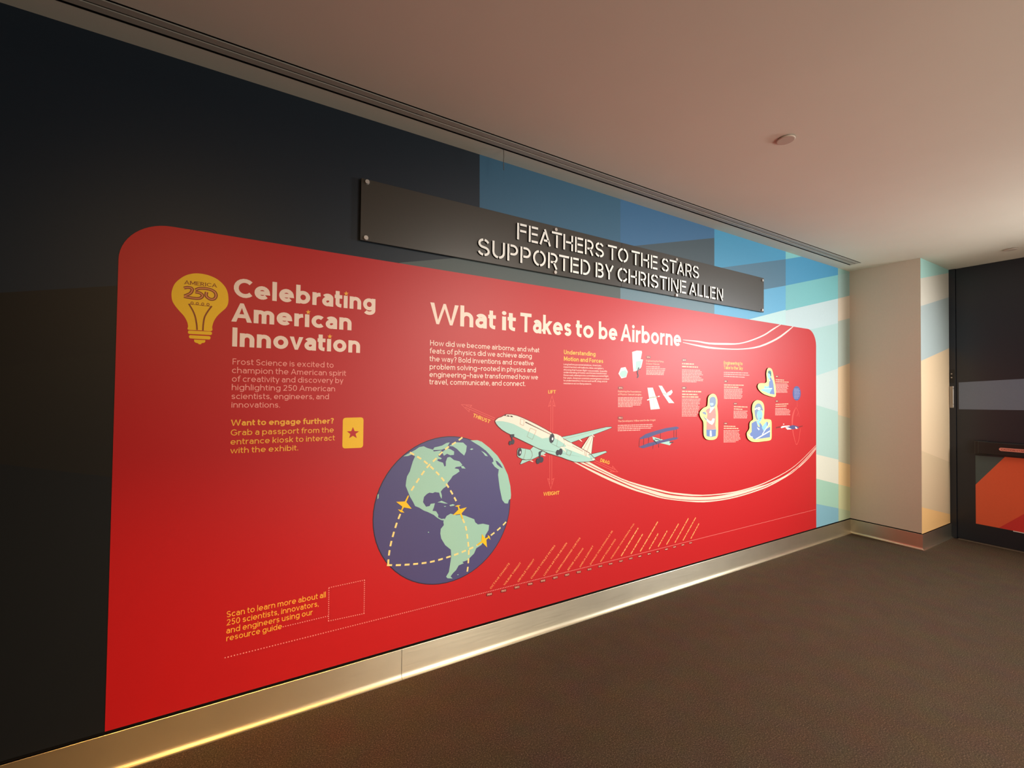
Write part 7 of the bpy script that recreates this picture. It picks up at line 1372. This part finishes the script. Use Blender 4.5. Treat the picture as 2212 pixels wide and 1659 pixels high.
door_art('facet_and_reflection', [(1.622, 1.662), (1.157, 1.692), (-.3, 1.75), (-.3, 1.33), (1.159, 1.385), (1.622, 1.376)], 'door_painted_reflection', 1, door)  # blue-grey band paints a bright screen's reflection onto the leaf
door_art('facet_and_reflection', [(1.499, .900), (1.291, .905), (1.499, .598)], 'door_teal', 1, door)
door_art('red_graphic', [(1.4995, .598), (1.291, .913), (.55, .913), (.35, .598), (.35, .185), (1.4995, .195)], 'door_orange', 2, door)
door_art('red_graphic', [(1.335, .196), (.36, .186), (.36, .9), (.72, .9), (1.03, .52)], 'door_red', 3, door)
door_art('red_graphic_edge', [(1.24, .193), (.40, .186), (.40, .178), (1.24, .185)], 'door_white', 4, door)
bar = adopt(mesh('push_bar', lambda bm: (box(bm, DOOR_X - .05, DOOR_X - .012, -.2, 1.47, .925, 1.055, 0, .008),
                                         box(bm, DOOR_X - .045, DOOR_X + .012, 1.40, 1.496, .915, 1.06, 0, .008)), 'bar_black'), door)
lab = Flat()
lab.poly([(-x, z) for x, z in arc(1.305, .992, .016, .0165, 90, 270)[::-1]] and
         [(1.305, .9755), (1.305, 1.0085), (.75, 1.0085), (.75, .9755)])


def bar_label():
    bm = bmesh.new()
    x = DOOR_X - .0508
    pts = [(1.302 + .0165 * math.sin(math.radians(a)), .990 + .0165 * math.cos(math.radians(a))) for a in range(0, 181, 20)]
    pts += [(.70, .9735), (.70, 1.0065)]
    bm.faces.new([bm.verts.new((x, y, z)) for y, z in pts])
    for f in bm.faces:
        f.normal_update()
        if f.normal.x > 0:
            f.normal_flip()
    me = bpy.data.meshes.new('bar_label')
    bm.to_mesh(me)
    bm.free()
    o = adopt(link('bar_label', me, 'label_pink'), bar)
    o.matrix_parent_inverse = Matrix.Identity(4)
    return o


lbl = bar_label()
polys, wd = layout('CAUTION STAND', .17)
bm = bmesh.new()
for q in polys:
    k = .172 / wd
    f = bm.faces.new([bm.verts.new((DOOR_X - .0514, 1.304 - x * k, .9815 + y * .0165)) for x, y in q])
    f.normal_update()
    if f.normal.x > 0:
        f.normal_flip()
me = bpy.data.meshes.new('label_text')
bm.to_mesh(me)
bm.free()
lt = link('label_text', me, 'label_red')
lt.parent = lbl


def hinge_build(bm):
    box(bm, DOOR_X - .006, DOOR_X, 1.658, 1.690, 1.39, 1.62, 0, .002)
    for z0, z1 in ((1.402, 1.422), (1.434, 1.594), (1.602, 1.622)):
        r = bmesh.ops.create_cone(bm, segments=16, radius1=.007, radius2=.007, depth=z1 - z0, cap_ends=True)
        for v in r['verts']:
            v.co += Vector((DOOR_X - .010, 1.662, (z0 + z1) / 2))


adopt(mesh('hinge', hinge_build, 'hinge_metal', smooth=False), door)
adopt(mesh('strike_plate', lambda bm: box(bm, DOOR_X - .004, DOOR_X, 1.65, 1.688, 1.66, 1.80, 0, .001), 'bar_black'), door)
for z in (1.715, 1.755):
    def screw(bm, z=z):
        r = bmesh.ops.create_cone(bm, segments=14, radius1=.007, radius2=.006, depth=.004, cap_ends=True)
        for v in r['verts']:
            v.co = Vector((DOOR_X - .006 + v.co.z, 1.672 + v.co.x, z + v.co.y))
    adopt(mesh('screw', screw, 'hinge_metal'), door)

# ------------------------------------------------------------------ linear slot diffuser in the ceiling
vent = empty('slot_diffuser', (2.0, (SLOT_Y0 + SLOT_Y1) / 2, CEIL))
tag(vent, 'long three-slot grey air diffuser in the ceiling beside the mural wall', 'air vent')
adopt(mesh('housing', lambda bm: (box(bm, -4.15, SLOT_X1 - .002, SLOT_Y0 + .001, SLOT_Y0 + .004, CEIL - .0005, CEIL + .085),
                                  box(bm, -4.15, SLOT_X1 - .002, SLOT_Y1 - .004, SLOT_Y1 - .001, CEIL - .0005, CEIL + .085),
                                  box(bm, -4.15, SLOT_X1 - .002, SLOT_Y0 + .004, SLOT_Y1 - .004, CEIL + .08, CEIL + .085)), 'black_gap'), vent)
for y in (SLOT_Y0 + .0305, SLOT_Y0 + .0735):
    adopt(mesh('slat', lambda bm, y=y: (box(bm, -4.14, SLOT_X1 - .004, y - .0165, y + .0165, CEIL - .001, CEIL + .004, 0, .001),
                                        box(bm, -4.14, SLOT_X1 - .004, y - .002, y + .002, CEIL + .004, CEIL + .05)), 'vent_grey'), vent)
for x0, x1 in ((.72, 3.05), (3.52, 4.15)):
    adopt(mesh('deflector', lambda bm, x0=x0, x1=x1: box(bm, x0, x1, SLOT_Y0 + .0465, SLOT_Y0 + .0575, CEIL + .004, CEIL + .008), 'vent_grey'), vent)

# a bit of string hanging out of the slot


def string_build(bm):
    pts = [(1.212, 2.1785, CEIL + .004), (1.212, 2.176, 2.875), (1.2125, 2.175, 2.84), (1.2115, 2.176, 2.805), (1.213, 2.175, 2.768)]
    rings = [[bm.verts.new((x + .0022 * math.cos(a * math.pi / 3), y + .0022 * math.sin(a * math.pi / 3), z)) for a in range(6)] for x, y, z in pts]
    for a, b in zip(rings, rings[1:]):
        for i in range(6):
            bm.faces.new((a[i], a[(i + 1) % 6], b[(i + 1) % 6], b[i]))
    bm.faces.new(rings[-1])
    bm.faces.new(rings[0])
    bmesh.ops.recalc_face_normals(bm, faces=bm.faces)


tag(mesh('hanging_string', string_build, 'string_grey', smooth=True), 'short thin string dangling from the ceiling air slot above the black sign', 'string')

# ------------------------------------------------------------------ concealed sprinkler caps


def cap_build(bm, loc):
    prof = [(.0, -.010), (.040, -.010), (.0435, -.009), (.045, -.0065), (.045, -.004), (.0, -.004)]
    n = 40
    rings = []
    for r, z in prof:
        rings.append([bm.verts.new((loc[0] + r * math.cos(2 * math.pi * i / n), loc[1] + r * math.sin(2 * math.pi * i / n), CEIL + z)) for i in range(n)] if r else [bm.verts.new((loc[0], loc[1], CEIL + z))])
    for a, b in zip(rings, rings[1:]):
        for i in range(n):
            j = (i + 1) % n
            if len(a) == 1:
                bm.faces.new((a[0], b[j], b[i]))
            elif len(b) == 1:
                bm.faces.new((a[i], a[j], b[0]))
            else:
                bm.faces.new((a[i], a[j], b[j], b[i]))
    bmesh.ops.recalc_face_normals(bm, faces=bm.faces)


def cap_ring(bm, loc):
    r = bmesh.ops.create_cone(bm, segments=40, radius1=.032, radius2=.032, depth=.006, cap_ends=True)
    for v in r['verts']:
        v.co += Vector((loc[0], loc[1], CEIL - .002))


for loc, lab_ in (((2.458, 1.283), 'round flush sprinkler cover on open ceiling, nearer the camera'),
                  ((6.05, 1.154), 'round flush sprinkler cover on ceiling just above the dark door')):
    r = empty('sprinkler_cover', (loc[0], loc[1], CEIL))
    tag(r, lab_, 'sprinkler', 'sprinkler covers in the ceiling')
    adopt(mesh('cover_plate', lambda bm, loc=loc: cap_build(bm, loc), 'cap_paint'), r)
    adopt(mesh('mounting_ring', lambda bm, loc=loc: cap_ring(bm, loc), 'black_gap'), r)

# ------------------------------------------------------------------ red wall graphic
LAY = .00035
PX0, PX1, PZ0, PZ1, PR = -.4665, 4.9705, BASE_H + .0095, 2.1735, .165


def poster_outline():
    pts = [(PX0, PZ0), (PX1, PZ0)]
    pts += arc(PX1 - PR, PZ1 - PR, PR, PR, 0, 90, 14)
    pts += arc(PX0 + PR, PZ1 - PR, PR, PR, 90, 180, 14)
    return pts


pf = Flat()
pf.poly(poster_outline())
poster = pf.build('wall_graphic', POSTER_Y, 'red_ink', thick=.002)
tag(poster, 'huge red printed exhibit graphic with globe, airliner and headings on the faceted wall', 'wall graphic')
NODES = {'poster': poster}
PART_LABEL = {
    ('heading_text', 'cream_ink'): 'large cream heading lettering', ('paragraph_text', 'salmon_ink'): 'salmon pink paragraph lettering',
    ('paragraph_text', 'gold_ink'): 'golden yellow paragraph lettering', ('paragraph_text', 'cream_ink'): 'cream paragraph lettering',
    ('emblem_bulb', 'yellow_ink'): 'yellow light bulb emblem', ('passport_icon', 'yellow_ink'): 'yellow passport icon',
    ('globe', 'navy_line'): 'round globe illustration', ('airliner', 'cream_ink'): 'cream and teal jet airliner illustration',
    ('contrail', 'contrail_ink'): 'pale peach curved trail behind the airliner', ('biplane_drawing', 'purple_ink'): 'purple biplane illustration',
    ('badge_oval', 'badge_ink'): 'blue oval badge', ('kite_drawing', 'offwhite_ink'): 'white kite illustration',
    ('glider_drawing', 'offwhite_ink'): 'white glider illustration'}
for name, parent, material, layer, shapes in ART:
    fl = Flat()
    for s_ in shapes:
        fl.shape(s_)
    o = fl.build(name, POSTER_Y - LAY * layer, material, NODES[parent])
    if (name, material) in PART_LABEL:
        o['label'] = PART_LABEL[(name, material)]
    if name == 'year_tag':
        NODES['year_tag#%d' % sum(k.startswith('year_tag') for k in NODES)] = o
    elif name not in NODES:
        NODES[name] = o

# ------------------------------------------------------------------ raised portrait cut-outs on the graphic
CUT_LABEL = {
    'A': 'yellow-edged raised cut-out of a standing person in a coral red shirt',
    'B': 'yellow-edged raised cut-out of a seated person in blue writing at a desk',
    'C': 'yellow-edged raised cut-out of a person in flying helmet and goggles'}
for key in 'ABC':
    (n0, m0, l0, sh0) = CUT[key][0]
    f0 = Flat()
    f0.poly(sh0[1])
    fy = POSTER_Y - .009
    root = f0.build('portrait_cutout', fy, m0, thick=.0085)
    root.data.materials.append(MATS['letter_edge'])
    for p in root.data.polygons:
        if abs(p.normal.y) < .5:
            p.material_index = 1
    tag(root, CUT_LABEL[key], 'portrait cut-out', 'portrait cut-outs on the red graphic')
    for it in CUT[key][1:]:
        nm, mt, ly = it[:3]
        fl = Flat()
        for s_ in it[3:]:
            fl.shape(s_)
        fl.build(nm, fy - LAY * ly, mt, root)

# ------------------------------------------------------------------ black sign with raised stencil letters
SY = WALL_Y - .022         # front of the panel
SX0, SX1, SZ0, SZ1, SEAM = 0.4516, 3.9948, 2.2543, 2.5666, 2.232
sign = empty('black_sign', ((SX0 + SX1) / 2, WALL_Y - .02, SZ0))
tag(sign, 'long black sign panel with white stencil letters fixed above the red graphic', 'sign')
for a, b in ((SX0, SEAM - .001), (SEAM + .001, SX1)):
    adopt(mesh('panel', lambda bm, a=a, b=b: box(bm, a, b, SY, SY + .012, SZ0, SZ1, 0, .001), 'sign_black'), sign)
adopt(mesh('standoff_rail', lambda bm: (box(bm, SX0 + .05, SX1 - .05, SY + .012, WALL_Y - .001, SZ0 + .06, SZ0 + .09),
                                        box(bm, SX0 + .05, SX1 - .05, SY + .012, WALL_Y - .001, SZ1 - .09, SZ1 - .06)), 'black_gap'), sign)


def stencil(c):
    s, g = .135, .055
    h = s / 2

    def ab(x0, x1, y0, y1, a0, a1):
        return arc((x0 + x1) / 2, (y0 + y1) / 2, (x1 - x0) / 2 - h, (y1 - y0) / 2 - h, a0, a1)
    V = lambda x, a, b: [(x, a), (x, b)]
    B = lambda y, a, b: [(a, y), (b, y)]
    q = s + g
    if c == 'F':
        return .60, [V(h, 0, 1), B(1 - h, q, .60), B(.55, q, .58)]
    if c == 'E':
        return .60, [V(h, 0, 1), B(1 - h, q, .60), B(.53, q, .58), B(h, q, .60)]
    if c == 'L':
        return .55, [V(h, 0, 1), B(h, q, .55)]
    if c == 'I':
        return s, [V(h, 0, 1)]
    if c == 'T':
        return .70, [B(1 - h, 0, .70), V(.35, 0, 1 - s - g)]
    if c == 'H':
        return .70, [V(h, 0, 1), V(.70 - h, 0, 1), B(.52, q, .70)]
    if c == 'A':
        return .78, [[(.36, 1), (.78 - h, 0)], [(.345, .82), (h, 0)], [(.30, .30), (.62, .30)]]
    if c == 'N':
        return .72, [V(h, 0, 1), V(.72 - h, .26, 1), [(q + .03, .84), (.72 - h, 0)]]
    if c == 'Y':
        return .72, [[(h, 1), (.34, .46), (.34, 0)], [(.72 - h, 1), (.42, .55)]]
    if c in 'PR':
        p = [V(h, 0, 1), [(q, 1 - h), (.36, 1 - h)] + ab(.04, .66, .42 - h, 1, 85, -85) + [(.36, .42), (q, .42)]]
        if c == 'R':
            p.append([(.38, .44), (.66 - h, 0)])
        return .66, p
    if c == 'D':
        return .72, [V(h, 0, 1), [(q, 1 - h), (.3, 1 - h)] + ab(-.1, .72, 0, 1, 80, -80) + [(.3, h), (q, h)]]
    if c == 'B':
        return .64, [V(h, 0, 1), [(q, 1 - h), (.34, 1 - h)] + ab(.06, .61, .5 - h, 1, 85, -85) + [(.3, .5), (q, .5)],
                     ab(.04, .64, 0, .5 + h, 70, -85) + [(.3, h), (q, h)]]
    if c == 'O':
        return .84, [ab(0, .84, 0, 1, 97, 263), ab(0, .84, 0, 1, 83, -83)]
    if c == 'C':
        return .74, [ab(0, .84, 0, 1, 97, 263), ab(0, .84, 0, 1, 83, 28), ab(0, .84, 0, 1, -83, -28)]
    if c == 'U':
        return .74, [[(h, 1)] + ab(0, .74, 0, .74, 180, 264), [(.74 - h, 1)] + ab(0, .74, 0, .74, 0, -84)]
    if c == 'S':
        w = .68
        return w, [ab(.02, w - .02, .5 - h, 1, 82, 15), ab(.02, w - .02, .5 - h, 1, 98, 240)[:] + ab(0, w, 0, .5 + h, 60, -82),
                   ab(0, w, 0, .5 + h, 188, 262)]
    return .4, []


LET_H = .1005
for words, zb in (((('FEATHERS', 1.3598, 2.0557), ('TO', 2.096, 2.2855), ('THE', 2.3213, 2.5848), ('STARS', 2.6305, 3.0655)), 2.4248),
                  ((('SUPPORTED', 1.0983, 1.9361), ('BY', 1.9823, 2.1428), ('CHRISTINE', 2.1825, 2.9091), ('ALLEN', 2.9488, 3.3783)), 2.2855)):
    fl = Flat()
    for wtxt, u0, u1 in words:
        x, items = 0.0, []
        for c in wtxt:
            w, st = stencil(c)
            k = -.04 if c in 'TAY' else 0
            x += k
            items += [[(px + x, py) for px, py in p] for p in st]
            x += w + .13 + k
        sx = (u1 - u0) / (x - .13)
        for p in items:
            pts = strip([(u0 + a * sx, zb + b * LET_H) for a, b in p], .135 * LET_H)
            if len(p) == 2 or True:
                out = [a for a, b in pts] + [b for a, b in pts][::-1]
                fl.poly(out)
    let = adopt(fl.build('lettering', SY - .0105, 'letter_white', thick=.0105), sign)
    let['label'] = 'raised white stencil lettering with dark edges'
    let.data.materials.append(MATS['letter_edge'])
    for p in let.data.polygons:
        if abs(p.normal.y) < .5:
            p.material_index = 1


def bolt_build(bm, u, v):
    r = bmesh.ops.create_cone(bm, segments=24, radius1=.0105, radius2=.0125, depth=.010, cap_ends=True)
    for p in r['verts']:
        p.co = Vector((u + p.co.x, SY - .005 + p.co.z, v + p.co.y))


for u, v in ((0.4797, 2.551), (0.4782, 2.2674), (3.9654, 2.5407), (3.9623, 2.2709), (1.6525, 2.5422), (1.651, 2.2681), (2.8026, 2.5397), (2.8047, 2.2634)):
    adopt(mesh('bolt', lambda bm, u=u, v=v: bolt_build(bm, u, v), 'bolt_metal'), sign)
